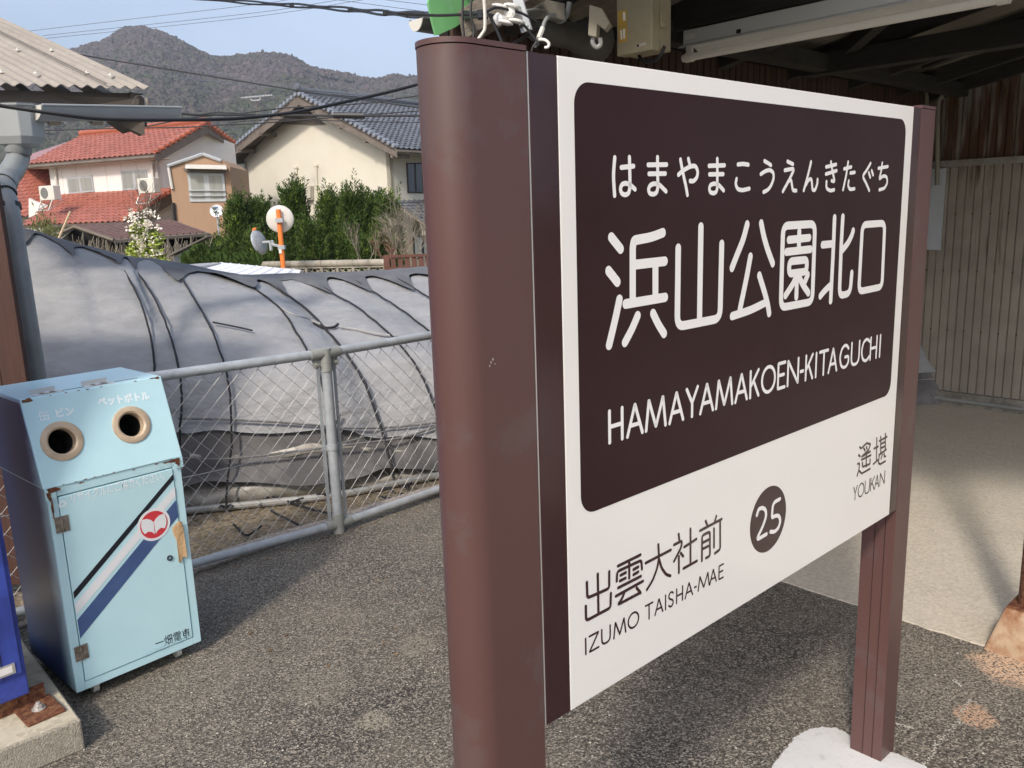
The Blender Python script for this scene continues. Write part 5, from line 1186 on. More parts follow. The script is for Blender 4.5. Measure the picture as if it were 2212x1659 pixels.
b = MB(); b.prism([at(70, 205, 5.0), at(300, 212, 5.3), at(300, 236, 5.3), at(130, 236, 5.1)], back * .04); b.build('soffit_board', MATS['fascia_dark'], ls)
# gutter, hopper and downpipe
PVCL = M('light_grey_pvc', (.38, .40, .40), rough=.35, var=.08, vs_=4)
rw = empty('rainwater_pipe', at(60, 330, 4.3), 'grey plastic gutter with hopper head and cranked downpipe on the left shed', 'drainpipe')
gA, gB = at(70, 229, 4.25), at(373, 234, 5.0)
gutter(gA, gB, .072, 'gutter', PVCL, rw)
dg_ = (gB - gA).normalized(); sg_ = dg_.cross(UP).normalized()
b = MB(); c = lerp(gA, gB, .745); b.lathe(c, dg_, [(.066, -.008), (.066, .008)], 20); b.box(c + UP * .02 + sg_ * .06, dg_ * .012, sg_ * .012, UP * .05); b.build('gutter_bracket', STEEL, rw)
hc = at(36, 257, 4.25); b = MB()
def sqring(c, w, d, z): return [c + V((-w, -d, z)), c + V((w * .55, -d, z)), c + V((w, -d * .5, z)), c + V((w, d, z)), c + V((-w, d, z))]
secs = [(.102, .085, .068), (.102, .085, .055), (.094, .078, .05), (.088, .075, -.085), (.072, .062, -.12), (.048, .046, -.135)]
R5 = [sqring(hc, w, d, z) for w, d, z in secs]
b.add([p for r in R5 for p in r], [(i * 5 + k, i * 5 + (k + 1) % 5, (i + 1) * 5 + (k + 1) % 5, (i + 1) * 5 + k) for i in range(5) for k in range(5)] + [(0, 1, 2, 3, 4)]); b.build('hopper', PVCL, rw, bevel=.004)
pts = [(40, 290, 4.25), (40, 318, 4.25), (38, 345, 4.25), (24, 372, 4.1), (8, 392, 4.0), (8, 412, 3.95), (20, 432, 3.9), (33, 505, 3.85), (53, 635, 3.82), (74, 766, 3.8), (83, 826, 3.8), (115, 1030, 3.75)]
pq_ = [at(*p) for p in pts]
b = MB(); b.tube(catmull(pq_[:6], 5), .052, 24); b.tube(pq_[5:], .037, 24); b.build('downpipe', PVC, rw, smooth=True)
for i, rr_ in ((1, .056), (1, 0), (4, .057), (5, .050)):
    if rr_:
        c = pq_[i]; d = (pq_[min(i + 1, 11)] - pq_[i - 1]).normalized(); b = MB(); b.lathe(c, d, [(rr_, -.03), (rr_ + .003, -.022), (rr_ + .003, .022), (rr_, .03)], 24); b.build('collar', PVC, rw, smooth=True)
c = at(22, 446, 3.9); b = MB(); b.lathe(c, (pq_[7] - pq_[6]).normalized(), [(.043, -.012), (.046, -.012), (.046, .012), (.043, .012)], 24); b.build('clip', BLACK, rw, smooth=True)
# brown timber post cladding at the left edge, white trim behind it
w0 = at(9, 470, 3.35); w1 = at(61, 832, 3.35)
p0 = V((w1.x, 3.35, 0)); 
wb = empty('brown_wall_boards', (w1.x - .2, 3.35, 0), 'dark brown timber boards of the shed wall at the left edge, run on unseen to shade the tunnel', 'timber wall')
for k in range(26):  # most boards unseen: wall raised and lengthened to shade the tunnel
    b = MB(); b.ob(V((w1.x - .105 * (k + 1), 3.35 + .004 * (k % 2), 0)), V((.101, 0, 0)), V((0, .03, 0)), V((0, 0, 2.25))); b.build('board', BOARD, wb, bevel=.003)
b = MB(); _wt = at(63, 826, 4.1); b.ob(V((_wt.x - .02, 4.1, 0)), V((.028, 0, 0)), V((0, .03, 0)), V((0, 0, 1.40))); b.build('white_trim', WPLAST, wb)

# ------------------------------------------------------------------ tiled roofs
def tile_mesh(w, l, name, mat):
    """one wavy roof tile: x across, y up the slope, z off the roof"""
    b = MB(); n = 5; h = w * .17
    prof = [(0, .02 * w), (.14 * w, .6 * h), (.30 * w, h), (.46 * w, .55 * h), (.62 * w, 0), (.84 * w, -.1 * h), (1.0 * w, .10 * h)]
    k = len(prof); lift = .045
    vs_ = [(x, 0, z + lift) for x, z in prof] + [(x, l * 1.08, z) for x, z in prof] + [(x, 0, z + lift - .03) for x, z in prof]
    b.add(vs_, [(i, i + 1, k + i + 1, k + i) for i in range(k - 1)] + [(i + 1, i, 2 * k + i, 2 * k + i + 1) for i in range(k - 1)])
    return mesh_of(b, name, mat)
def tiled(par, O, ex, ey, poly, pw, pl, mat, maxn=300, name='roof_tile', thick=.10, under=None):
    """tiles over a flat roof face; poly in (x across, y up the slope) from O"""
    ex = ex.normalized(); ey = (ey - ey.dot(ex) * ex).normalized(); nz = ex.cross(ey)
    if nz.z < 0: nz = -nz
    P = [V((x, y)) for x, y in poly]
    b = MB(); b.prism([O + ex * x + ey * y for x, y in poly], -nz * thick); roof = b.build('roof_deck', under or FASCIA, par)
    def inside(x, y):
        c = False; j = len(P) - 1
        for i in range(len(P)):
            if (P[i].y > y) != (P[j].y > y) and x < (P[j].x - P[i].x) * (y - P[i].y) / (P[j].y - P[i].y) + P[i].x: c = not c
            j = i
        return c
    xs = [p.x for p in P]; ys = [p.y for p in P]; cells = []
    ny = int((max(ys) - min(ys)) / pl); nx = int((max(xs) - min(xs)) / pw)
    pl2 = (max(ys) - min(ys)) / max(ny, 1); pw2 = (max(xs) - min(xs)) / max(nx, 1)
    for i in range(nx):
        for j in range(ny):
            x = min(xs) + i * pw2; y = min(ys) + j * pl2
            if inside(x + pw2 / 2, y + pl2 / 2): cells.append((x, y))
    me = tile_mesh(pw2, pl2, name, mat)
    cells.sort(key=lambda c: (O + ex * c[0] + ey * c[1] - CAMP).length)
    rest = MB(); hand = ex.cross(ey).dot(nz) > 0
    for k, (x, y) in enumerate(cells):
        o_ = O + ex * x + ey * y + nz * .004
        if k < maxn: inst(me, name, par, frame(o_, ex, ey, nz))
        else:
            m4 = frame(o_, ex, ey, nz); rest.add([m4 @ v.co for v in me.vertices], [tuple(f.vertices) for f in me.polygons])
    if rest.v: tag(rest.build(name + '_field', mat, par), kind='stuff')
    return roof, ex, ey, nz
def ridge_roll(par, p, q, r, mat, name='ridge'):
    b = MB(); d = (q - p); n = max(2, int(d.length / .3)); sd = d.cross(UP).normalized()
    b.ob(p - sd * r * .8 - UP * r * 1.6, d, sd * r * 1.6, UP * r * 1.8); o = b.build(name, mat, par)
    b = MB()
    for i in range(n):
        a_ = lerp(p, q, i / n); c = lerp(p, q, (i + .94) / n); b.tube([a_ + UP * r * .3, c + UP * r * .3], r * 1.12, 10, True, None, r * .98)
    b.build('ridge_tiles', mat, par, smooth=True, angle=50)
    return o

# ------------------------------------------------------------------ cream house with the grey tiled roof
Cc = at(840, 480, 35); gd = V((-.788, .616, 0)); rd = V((.616, .788, 0)); gn = -rd     # gable plane faces us
def CG(x, y, o=0): return onp(x, y, Cc - rd * o, rd)
cream = empty('cream_house', (Cc.x, Cc.y, ZF), 'two storey cream house with a grey tiled gable roof', 'house')
apx = CG(646, 222); wl = CG(528, 349); wr_ = CG(840, 326)
ap_t = CG(643, 205, .85); el = CG(470, 348, .85); er_ = CG(856, 322, .85)
b = MB()
gl = V((wl.x, wl.y, ZF)); gr = V((wr_.x, wr_.y, ZF))
b.prism([gl, gr, V((wr_.x, wr_.y, wr_.z + .1)), V((apx.x, apx.y, apx.z)), V((wl.x, wl.y, wl.z + .1))], rd * .2); b.build('gable_wall', CREAM, cream)
b = MB(); b.prism([gr, gr + rd * 9, V((wr_.x, wr_.y, wr_.z + .1)) + rd * 9, V((wr_.x, wr_.y, wr_.z + .1))], gd * .2); b.build('side_wall', GREY_AND_SHADE, cream)  # cream wall coloured greyer and darker, its shade put into the colour
b = MB(); b.prism([gl, gl + rd * 9, V((wl.x, wl.y, wl.z)) + rd * 9, V((wl.x, wl.y, wl.z))], -gd * .2); b.build('side_wall', GREY_AND_SHADE, cream)
LH = 9.6
exr = rd
def roofface(eave, apex, name):
    up = apex - eave; L2 = up.length
    return tiled(cream, eave, rd, up, [(0, 0), (LH, 0), (LH, L2), (0, L2)], .30, .26, GTILE)
roofface(er_, ap_t, 'r'); roofface(el, ap_t, 'l')
ridge_roll(cream, ap_t + UP * .16, ap_t + rd * LH + UP * .16, .13, GTILE)
b = MB(); b.lathe(ap_t + UP * .30 - rd * .02, -rd, [(.001, .08), (.12, .08), (.17, 0), (.15, -.1), (.001, -.1)], 16); b.build('ridge_end_tile', GTILE, cream, smooth=True)
for e_, sgn in ((er_, 1), (el, -1)):
    d = ap_t - e_; n = int(d.length / .27)
    for k in range(n):                       # verge tiles with round noses
        c = e_ + d * ((k + .5) / n) + UP * .08; b = MB(); b.lathe(c, -rd, [(.001, .06), (.085, .05), (.09, -.2)], 10)
        b.build('verge_tile', M('verge_tile_grey', (.22, .24, .28), rough=.3) if k == 0 and sgn == 1 else MATS['verge_tile_grey'], cream, smooth=True)
    b = MB(); b.prism([e_ - UP * .03, ap_t - UP * .03, ap_t - UP * .40, e_ - UP * .32], rd * .05); b.build('barge_board', FASCIA, cream)
    for f in (.04, .30, .56, .82):
        c = lerp(e_, ap_t, f) - UP * .42; b = MB(); b.ob(c, rd * .95, gd * .12, UP * .16); b.build('purlin_end', FASCIA, cream)
b = MB(); p = CG(590, 262); q = CG(717, 262); b.prism([CG(588, 268, .1), CG(700, 268, .1), CG(646, 228, .1)], rd * .08); b.build('gable_panel', FASCIA, cream)
b = MB(); b.tube([er_ + gd * .02 - UP * .08, er_ + rd * LH - UP * .08], .06, 8); b.build('gutter', FASCIA, cream)
for x, y0, y1 in ((640, 362, 470), (683, 358, 470)):
    b = MB(); b.tube([CG(x, y0, .05), CG(x + 4, y1, .05)], .045, 8); b.tube([CG(x - 3, y0 + 1, .05), CG(x + 3, y0 - 1, .05)], .06, 8); b.build('conduit', CREAM, cream)
for x0, y0, x1, y1 in ((664, 402, 678, 432), (700, 400, 716, 430)):
    b = MB(); b.prism([CG(x0, y0, .02), CG(x1, y0, .02), CG(x1, y1, .02), CG(x0, y1, .02)], -rd * .2); b.build('wall_unit', GREY_AND_SHADE, cream)
# side window
def CS(x, y, o=0): return onp(x, y, gr - gd * (o + .004), gd)
def window(par, P, px, frame_m, glass_m, nrm, bars=1, fr=.07, name='window', rails=()):
    """px corners: top-left, top-right, bottom-right, bottom-left; nrm points out"""
    c = [P(*q) for q in px]
    b = MB(); b.prism([p + nrm * .01 for p in c], nrm * .03); w = b.build(name, frame_m, par)
    n = bars + 1
    for i in range(n):
        a0, a1 = i / n, (i + 1) / n
        t0, t1 = lerp(c[0], c[1], a0), lerp(c[0], c[1], a1); b0, b1 = lerp(c[3], c[2], a0), lerp(c[3], c[2], a1)
        wd = (t1 - t0).length; ht = (b0 - t0).length; fx = fr / wd; fy = fr / ht
        def bl_(u, v): return lerp(lerp(t0, t1, u), lerp(b0, b1, u), v)
        b = MB(); b.prism([bl_(fx, fy) + nrm * .042, bl_(1 - fx, fy) + nrm * .042, bl_(1 - fx, 1 - fy) + nrm * .042, bl_(fx, 1 - fy) + nrm * .042], nrm * .006); b.build('pane', glass_m, w)
    for v in rails:
        b = MB(); b.tube([lerp(c[0], c[3], v) + nrm * .10, lerp(c[1], c[2], v) + nrm * .10], .025, 6); b.build('guard_rail', FRAMEAL, w)
    return w
window(cream, CS, [(877, 352), (960, 352), (960, 418), (880, 417)], FRAMEDK, GLASSD, -gd, bars=4, fr=.05)
# lower lean-to roof and wall at the right
O1 = CS(862, 437, 1.6); O1b = CS(856, 436, 0)
e0_, e1_ = onp(905, 486, Cc - gd * 1.9, gd), None
lo = onp(888, 488, Cc - gd * 1.9, gd); hi = CS(862, 434, 0.02); hi2 = hi + rd * 8; up = V((hi.x, hi.y, hi.z)) - V(((hi - gd * 1.9).x, (hi - gd * 1.9).y, lo.z)); base = hi - up
tiled(cream, base, rd, up, [(-.4, 0), (8, 0), (8, up.length), (-.4, up.length)], .30, .26, GTILE)
b = MB(); q = base + gd * .5; b.ob(V((q.x, q.y, ZF)), rd * 8, gd * .2, UP * (base.z - ZF - .05)); b.build('lower_wall', M('stained_wall', (.42, .38, .31), rough=.9, var=.1, dirt=(.25, .22, .17), ds=1.5, da=.6), cream)
def LW(x, y): return onp(x, y, q, gd)
window(cream, LW, [(891, 508), (950, 508), (950, 560), (893, 560)], FRAMEDK, GLASSG, -gd, bars=2, fr=.08)

# ------------------------------------------------------------------ white and ochre house with red tiles
ed = V((.910, -.415, 0)).normalized(); fd_ = V((ed.y, -ed.x, 0))      # along the eave (left to right), and out towards us
if fd_.y > 0: fd_ = -fd_
Rc = at(335, 400, 32)                                             # right end of the eave, wall plane behind it
def RE(x, y, o=0): return onp(x, y, Rc + fd_ * o, fd_)            # o metres in front of the eave plane
red = empty('red_roofed_house', (Rc.x, Rc.y, ZF), 'white house with salmon red tiled roof and an ochre annex', 'house')
eL, eR_ = RE(58, 356), RE(337, 333)
# roof plane: eave line plus a rise towards the ridge going back
ridgeR = onp(448, 268, Rc - fd_ * 2.75, fd_); ridgeL = onp(176, 296, Rc - fd_ * 2.75, fd_)
exr = (eR_ - eL).normalized(); upv = ridgeR - eR_; upv = upv - upv.dot(exr) * exr
def uvr(p): d = p - eL; return (d.dot(exr), d.dot(upv.normalized()))
polyr = [uvr(eL), uvr(eR_), uvr(ridgeR), uvr(ridgeL)]
tiled(red, eL, exr, upv, polyr, .27, .27, RTILE)
ridge_roll(red, ridgeL + UP * .1, ridgeR + UP * .1, .13, OTILE)
# far slope and right verge
fr2 = onp(512, 313, Rc - fd_ * 5.5 + ed * 0, fd_)
bk0 = ridgeR + (ridgeR - eR_) * 1.0; 
farE = V((ridgeR.x, ridgeR.y, 0)) * 2 - V((eR_.x, eR_.y, 0)); farE = onp(509, 312, Rc - fd_ * 5.3, fd_)
b = MB(); b.prism([ridgeR, farE, farE - ed * 6, ridgeL], -UP * .12); b.build('rear_roof', RTILE, red)
hipB = onp(30, 345, Rc - fd_ * 4.0, fd_)
b = MB(); b.prism([eL, ridgeL, ridgeL - fd_ * 2.6 - UP * 1.0, hipB], -UP * .1); b.build('hip_roof', RTILE, red)
for e_ in (eR_, farE):
    d = ridgeR - e_; n = int(d.length / .28)
    for k in range(n):
        c = e_ + d * ((k + .5) / n) + UP * .07; b = MB(); b.lathe(c, ed, [(.001, .07), (.085, .05), (.09, -.2)], 8); b.build('verge_tile', OTILE, red, smooth=True)
    b = MB(); b.prism([e_ - UP * .06, ridgeR - UP * .06, ridgeR - UP * .34, e_ - UP * .30], -ed * .05); b.build('barge_board', FASCIA, red)
# walls
wo = -.45
def RW(x, y, o=0): return onp(x, y, Rc + fd_ * (wo + o), fd_)
wA, wB = RW(113, 420), RW(346, 420)
zt_ = RW(300, 345).z; b = MB(); b.ob(V((wA.x, wA.y, ZF)), V((wB.x - wA.x, wB.y - wA.y, 0)), -fd_ * .2, UP * (RW(250, 352).z - ZF + .1)); b.build('front_wall', WHITEW, red)
b = MB()
sb0 = V((wB.x, wB.y, 0)); dA, dB_ = 2.75 + wo, 5.3 + wo - .55
sb1 = sb0 - fd_ * dB_; sm_ = sb0 - fd_ * dA
z1_ = lerp(ridgeR.z, farE.z, (dB_ - dA) / (5.3 - 2.75)) - .16; z0r = lerp(eR_.z, ridgeR.z, -wo / 2.75) - .16
b.prism([V((sb0.x, sb0.y, ZF)), V((sb1.x, sb1.y, ZF)), V((sb1.x, sb1.y, z1_)), V((sm_.x, sm_.y, ridgeR.z - .16)), V((sb0.x, sb0.y, z0r))], -ed * .2); b.build('gable_wall', WHITEW, red)
for f in (.12, .26, .40, .54, .68, .82):
    c = lerp(V((wA.x, wA.y, 0)), V((wB.x, wB.y, 0)), f); b = MB(); b.ob(V((c.x, c.y, ZF + 2.6)) + fd_ * .001, ed * .018, fd_ * .006, UP * (zt_ - ZF - 2.5)); b.build('board_joint', GREY_AND_SHADE, red)
for x, y0, y1 in ((118, 362, 400), (327, 356, 400)):
    b = MB(); b.tube([RW(x, y0, .08), RW(x + (y1 - y0) * .12, y1, .08)], .05, 8); b.build('downpipe', WPLAST, red)
b = MB(); b.tube([eL + fd_ * .05 - UP * .1, eR_ + fd_ * .05 - UP * .1], .06, 8); b.build('gutter', FASCIA, red)
b = MB(); b.ob(eL - UP * .12, eR_ - eL, -fd_ * .8, -UP * .03); b.build('soffit', GREY_AND_SHADE, red)
window(red, RW, [(145, 384), (200, 379), (205, 414), (150, 419)], FRAMEAL, GLASSG, fd_, bars=1)
window(red, RW, [(262, 370), (317, 367), (322, 408), (266, 411)], FRAMEAL, GLASSG, fd_, bars=1)
# lower porch roof
lt0, lt1 = RW(137, 425, .02), RW(372, 404, .02); lb0, lb1 = onp(48, 488, Rc + fd_ * 2.3, fd_), onp(268, 480, Rc + fd_ * 2.3, fd_)
tipR = onp(400, 420, Rc + fd_ * .2, fd_)
ex2 = (lb1 - lb0).normalized(); ex2.z = 0; ex2.normalize(); ex2 = ed.copy()
lb0.z = lb1.z = (lb0.z + lb1.z) / 2; lt0.z = lt1.z = (lt0.z + lt1.z) / 2
up2 = lt1 - lb1; up2 = up2 - up2.dot(ex2) * ex2
def uv2(p): d = p - lb0; return (d.dot(ex2), d.dot(up2.normalized()))
tiled(red, lb0, ex2, up2, [(0, 0), (uv2(lb1)[0], 0), (uv2(lt1)[0] + .25, up2.length), (uv2(lt0)[0], up2.length)], .27, .27, RTILE)
ridge_roll(red, lt0 - UP * .03, lt1 - UP * .03 + ed * .2, .055, OTILE)
d = lt1 + ed * .25 - lb1; n = int(d.length / .28)
for k in range(n): c = lb1 + d * ((k + .5) / n) + UP * .08; b = MB(); b.lathe(c, d.normalized().cross(UP), [(.001, .08), (.09, .05), (.10, -.15)], 8); b.build('verge_tile', OTILE, red, smooth=True)
b = MB(); b.prism([lb1 - UP * .08, lt1 + ed * .25 - UP * .08, lt1 + ed * .25 - UP * .42, lb1 - UP * .32], -ed * .06); b.build('barge_board', FASCIA, red)
b = MB(); c0 = V((lb0.x, lb0.y, ZF)) - fd_ * .6 + ed * .3; b.ob(c0, ed * (lb1 - lb0).length * .88, -fd_ * 1.6, UP * (lb0.z - ZF - .02)); b.build('porch_wall', M('beige_wall', (.46, .43, .34), rough=.9, var=.05), red)
b = MB(); c0 = V((lb1.x, lb1.y, ZF)) - ed * .4 - fd_ * .3; b.prism([c0, c0 - fd_ * 2.2, V(((c0 - fd_ * 2.2).x, (c0 - fd_ * 2.2).y, lt1.z - .3)), V((c0.x, c0.y, lb1.z - .15))], ed * .1) ; b.build('porch_side_wall', M('pale_blue_wall', (.60, .63, .64), rough=.8, var=.05), red)
# ochre annex
Oc = at(400, 430, 30.2); on_ = V((.10, -1, 0)).normalized()
def OW(x, y, o=0): return onp(x, y, Oc + on_ * o, on_)
ann = [OW(363, 359), OW(439, 333), OW(478, 347), OW(497, 360), OW(507, 540), OW(385, 540)]
b = MB(); b.prism([V((p.x, p.y, p.z if i < 4 else ZF)) for i, p in enumerate(ann)], -on_ * 3.2); b.build('annex_wall', OCHRE, red)
for p, q in ((ann[0], ann[1]), (ann[1], ann[2])):
    b = MB(); b.tube([p + on_ * .05, q + on_ * .05], .06, 6); b.build('annex_edge', FRAMEAL, red)
b = MB(); b.tube([OW(364, 362, .05), OW(372, 408, .05)], .05, 6); b.build('annex_corner', WPLAST, red); b = MB(); b.tube([OW(374, 438, .06), OW(378, 480, .06)], .06, 6); b.build('downpipe', FRAMEDK, red)
window(red, OW, [(405, 372), (484, 374), (490, 435), (411, 436)], FRAMEAL, GLASSG, on_, bars=1, fr=.09, rails=(.62, .80))
b = MB(); b.prism([OW(402, 358, .02), OW(488, 360, .02), OW(490, 366, .55), OW(400, 364, .55)], UP * .05); b.build('awning', WPLAST, red)
b = MB(); b.ob(OW(402, 371, .01), OW(486, 373, .01) - OW(402, 371, .01), on_ * .3, UP * .12); b.build('awning_box', FASCIA, red)
b = MB(); b.prism([OW(383, 478, .1), OW(470, 476, .1), OW(500, 520, .1), OW(500, 540, .1), OW(385, 540, .1)], -on_ * .05); b.build('annex_plinth', OCHRE, red)
# air conditioners on the lower roof
def acu(x, y, d, w, label, flip=1):
    c = at(x, y, d); a_ = empty('air_conditioner', c, label, 'air conditioner', 'air conditioners on the red tiled roof')
    b = MB(); b.box(c, ed * w, -fd_ * .30, UP * .52); b.build('case', WPLAST, a_, bevel=.02)
    b = MB(); b.lathe(c + fd_ * .15 - ed * w * .14, fd_, [(.001, .01), (.03, .012), (.19, .012), (.20, .002)], 20); b.build('fan_grille', M('grille_grey', (.16, .16, .15), rough=.6) if 'grille_grey' not in MATS else MATS['grille_grey'], a_)
    for sx_ in (-.38, .38):
        b = MB(); b.tube([c + ed * (sx_ * w) + fd_ * .17 - UP * .26, c + ed * (sx_ * w - .1) + fd_ * .30 - UP * .62], .022, 5); b.tube([c + ed * (sx_ * w - .1) + fd_ * .30 - UP * .62, c + ed * (sx_ * w) - fd_ * .25 - UP * .27], .018, 5); b.build('stand_leg', ALU, a_)
    b = MB(); b.tube([c - ed * (.38 * w + .1) + fd_ * .30 - UP * .62, c + ed * (.38 * w - .1) + fd_ * .30 - UP * .62], .02, 5); b.build('stand_rail', ALU, a_)
acu(108, 417, 31.6, .78, 'white air conditioner on a stand beside the left window of the red roofed house'); acu(322, 401, 30.6, .78, 'white air conditioner on a stand under the right window of the red roofed house')
# neighbour's red roof at the far left
nb = empty('neighbour_house', at(60, 450, 37), 'low house with red tiled roof half hidden by the downpipe', 'house')
n0, n1, n2, n3 = at(-60, 480, 35.5), at(120, 462, 34.5), at(120, 377, 38.5), at(-60, 372, 39.5)
tiled(nb, n0, (n1 - n0), (n3 - n0), [(0, 0), ((n1 - n0).length, 0), ((n1 - n0).length, (n3 - n0).length), (0, (n3 - n0).length)], .27, .27, RTILE, maxn=300)
ridge_roll(nb, n3 + UP * .1, n2 + UP * .1, .14, OTILE)
b = MB(); b.prism([at(-40, 470, 35), at(70, 400, 34.9), at(112, 438, 34.8), at(112, 520, 34.8), at(-40, 520, 35)], V((0, .2, 0))); b.build('gable', WHITEW, nb) if 0 else None
b = MB(); b.prism([at(62, 428, 34.2), at(70, 433, 34.2), at(108, 447, 34.2), at(85, 460, 34.2), at(62, 470, 34.2)], V((0, .2, 0))); b.build('white_gable', WHITEW, nb)
b = MB(); b.ob(V((n0.x, n0.y + .6, ZF)), V((n1.x - n0.x, n1.y - n0.y, 0)), V((0, 3, 0)), UP * (n0.z - ZF)); b.build('wall', WHITEW, nb)

# ------------------------------------------------------------------ brown sheet roofed shed with the dark opening
sh = empty('brown_roofed_shed', (at(250, 520, 23).x, 23, ZF), 'open shed with brown sheet roof overgrown by dry stems', 'shed')
s0, s1, s2, s3 = at(161, 487, 23.5), at(377, 476, 25.5), at(452, 503, 23.2), at(246, 517, 21.2)
npan = 14; nrm_ = (s1 - s0).cross(s3 - s0).normalized(); nrm_ = nrm_ if nrm_.z > 0 else -nrm_
for k in range(npan):
    f0, f1 = k / npan, (k + 1) / npan; b = MB()
    b.prism([lerp(s0, s1, f0), lerp(s0, s1, f1 - .006), lerp(s3, s2, f1 - .006), lerp(s3, s2, f0)], -nrm_ * .05); b.tube([lerp(s0, s1, f0) + nrm_ * .02, lerp(s3, s2, f0) + nrm_ * .02], .03, 4); b.build('roof_panel', BROWNROOF, sh)
b = MB(); b.prism([s0, at(98, 515, 22.0), at(112, 520, 21.0), at(161, 491, 22.6)], -UP * .05); b.build('left_slope', WOODGREY, sh)
b = MB(); b.tube([at(100, 516, 21.2), at(162, 490, 21.4), at(246, 519, 21.0)], .05, 5); b.tube([s3 - UP * .05, s2 - UP * .05], .06, 5); b.build('roof_edge', WOODGREY, sh)
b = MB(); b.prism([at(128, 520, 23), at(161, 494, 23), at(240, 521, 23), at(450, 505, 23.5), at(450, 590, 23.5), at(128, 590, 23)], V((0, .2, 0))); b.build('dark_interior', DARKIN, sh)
for x, y0, y1 in ((132, 516, 560), (232, 520, 570), (446, 508, 570), (338, 515, 575)):
    b = MB(); b.tube([at(x, y0, 22.2), V((at(x, y0, 22.2).x, 22.2, ZF))], .05, 6); b.build('post', WOODGREY, sh)
ls2 = empty('leaning_sheet', at(400, 540, 19), 'weathered sheet sloping down from the shed eave behind the white flowering bush', 'sheet')
b = MB(); b.prism([at(362, 550, 19), at(446, 510, 20), at(448, 512, 20), at(366, 553, 19)], V((.05, .3, 0))); b.build('sheet', WOODGREY, ls2); b = MB(); b.prism([at(374, 556, 19.2), at(406, 540, 19.4), at(412, 585, 19.4), at(378, 585, 19.2)], V((0, .1, 0))); b.build('panel', PVC, ls2)
# white sheet roof behind the tunnel
wsr = empty('white_roofed_shed', (at(510, 590, 12).x, 12, ZF), 'low shed with white ribbed metal roof just behind the tunnel', 'shed')
a0, a1, a2, a3 = at(478, 567, 13.6), at(652, 583, 12.8), at(640, 612, 10.6), at(330, 606, 11.2)
a4 = at(372, 571, 12.6)
nn_ = (a1 - a0).cross(a3 - a0).normalized(); nn_ = nn_ if nn_.z > 0 else -nn_
for k in range(9):
    f0, f1 = k / 9, (k + 1) / 9; b = MB(); p0, p1, p2, p3 = lerp(a0, a1, f0), lerp(a0, a1, f1 - .01), lerp(a3, a2, f1 - .01), lerp(a3, a2, f0)
    b.prism([p0, p1, p2, p3], -nn_ * .03); b.prism([p0 + nn_ * .0, lerp(p0, p1, .25), lerp(p0, p1, .12) + nn_ * .012], (p3 - p0)); b.build('roof_rib_panel', WROOF, wsr)
b = MB(); b.prism([a1, a2, a2 - UP * .22, a1 - UP * .22], V((.04, 0, 0))); b.build('edge_trim', FASCIA, wsr)
b = MB(); b.prism([at(376, 573, 12.4), at(462, 567, 13.4), at(478, 568, 13.4), at(420, 577, 12.4)], -UP * .04); b.build('side_sheet', M('grey_sheet', (.36, .36, .37), rough=.6), wsr)
b = MB(); q = V((a3.x, a3.y, ZF)); b.ob(q + V((.2, .3, 0)), V((a2.x - a3.x - .4, a2.y - a3.y, 0)), V((.2, 1.6, 0)), UP * (a2.z - ZF - .15)); b.build('wall', FASCIA, wsr)

# ------------------------------------------------------------------ block wall, red-brown fence
bwl = empty('block_wall', (at(700, 570, 20).x, 20, ZF), 'grey block garden wall topped by openwork blocks and a rounded coping', 'wall')
wp0, wp1 = at(500, 572, 20.6), at(832, 556, 19.6); wd = V((wp1.x - wp0.x, wp1.y - wp0.y, 0)); WL = wd.length; wd.normalize(); wn_ = V((wd.y, -wd.x, 0))
wtop = at(700, 566, 20).z
nblk = int(WL / .40); st_ = WL / nblk
def BWP(u, o, z): return V((wp0.x, wp0.y, 0)) + wd * u + wn_ * o + UP * z
for k in range(nblk + 12):
    u = (k - 12) * st_
    b = MB(); b.tube([BWP(u + .004, 0, wtop - .04), BWP(u + st_ - .004, 0, wtop - .04)], .085, 10); b.build('coping_block', BLOCK, bwl, smooth=True, angle=50)
    b = MB(); z0_, z1_ = wtop - .30, wtop - .115; fr = .028
    b.ob(BWP(u + .003, -.05, z0_), wd * (st_ - .006), wn_ * .1, UP * fr); b.ob(BWP(u + .003, -.05, z1_ - fr), wd * (st_ - .006), wn_ * .1, UP * fr)
    b.ob(BWP(u + .003, -.05, z0_ + fr), wd * fr, wn_ * .1, UP * (z1_ - z0_ - 2 * fr)); b.ob(BWP(u + st_ - .003 - fr, -.05, z0_ + fr), wd * fr, wn_ * .1, UP * (z1_ - z0_ - 2 * fr))
    cx_ = u + st_ / 2
    for sg in (-1, 1): b.tube([BWP(cx_ + sg * .15, 0, z0_ + .03), BWP(cx_ + sg * .06, 0, z0_ + .11), BWP(cx_ + sg * .02, 0, z1_ - .03)], .016, 4)
    b.tube([BWP(cx_ - .15, 0, z0_ + .12), BWP(cx_, 0, z0_ + .05), BWP(cx_ + .15, 0, z0_ + .12)], .014, 4)
    b.build('openwork_block', BLOCK, bwl)
    for r_ in range(4):
        z_ = wtop - .30 - .195 * (r_ + 1); b = MB(); b.ob(BWP(u + .004 + (st_ / 2 if r_ % 2 else 0), -.06 + rnd.uniform(-.003, .003), z_ + .004), wd * (st_ - .008), wn_ * .12, UP * .187); b.build('solid_block', BLOCK, bwl)
b = MB(); b.ob(BWP(-4.8, -.04, ZF), wd * (WL + 4.8), wn_ * .08, UP * (wtop - .42 - ZF)); b.build('wall_core', BLOCK, bwl)
rf = empty('slatted_deck_fence', (at(880, 570, 18.5).x, 18.5, ZF), 'red brown wooden slatted screen beside the openwork block wall', 'fence')
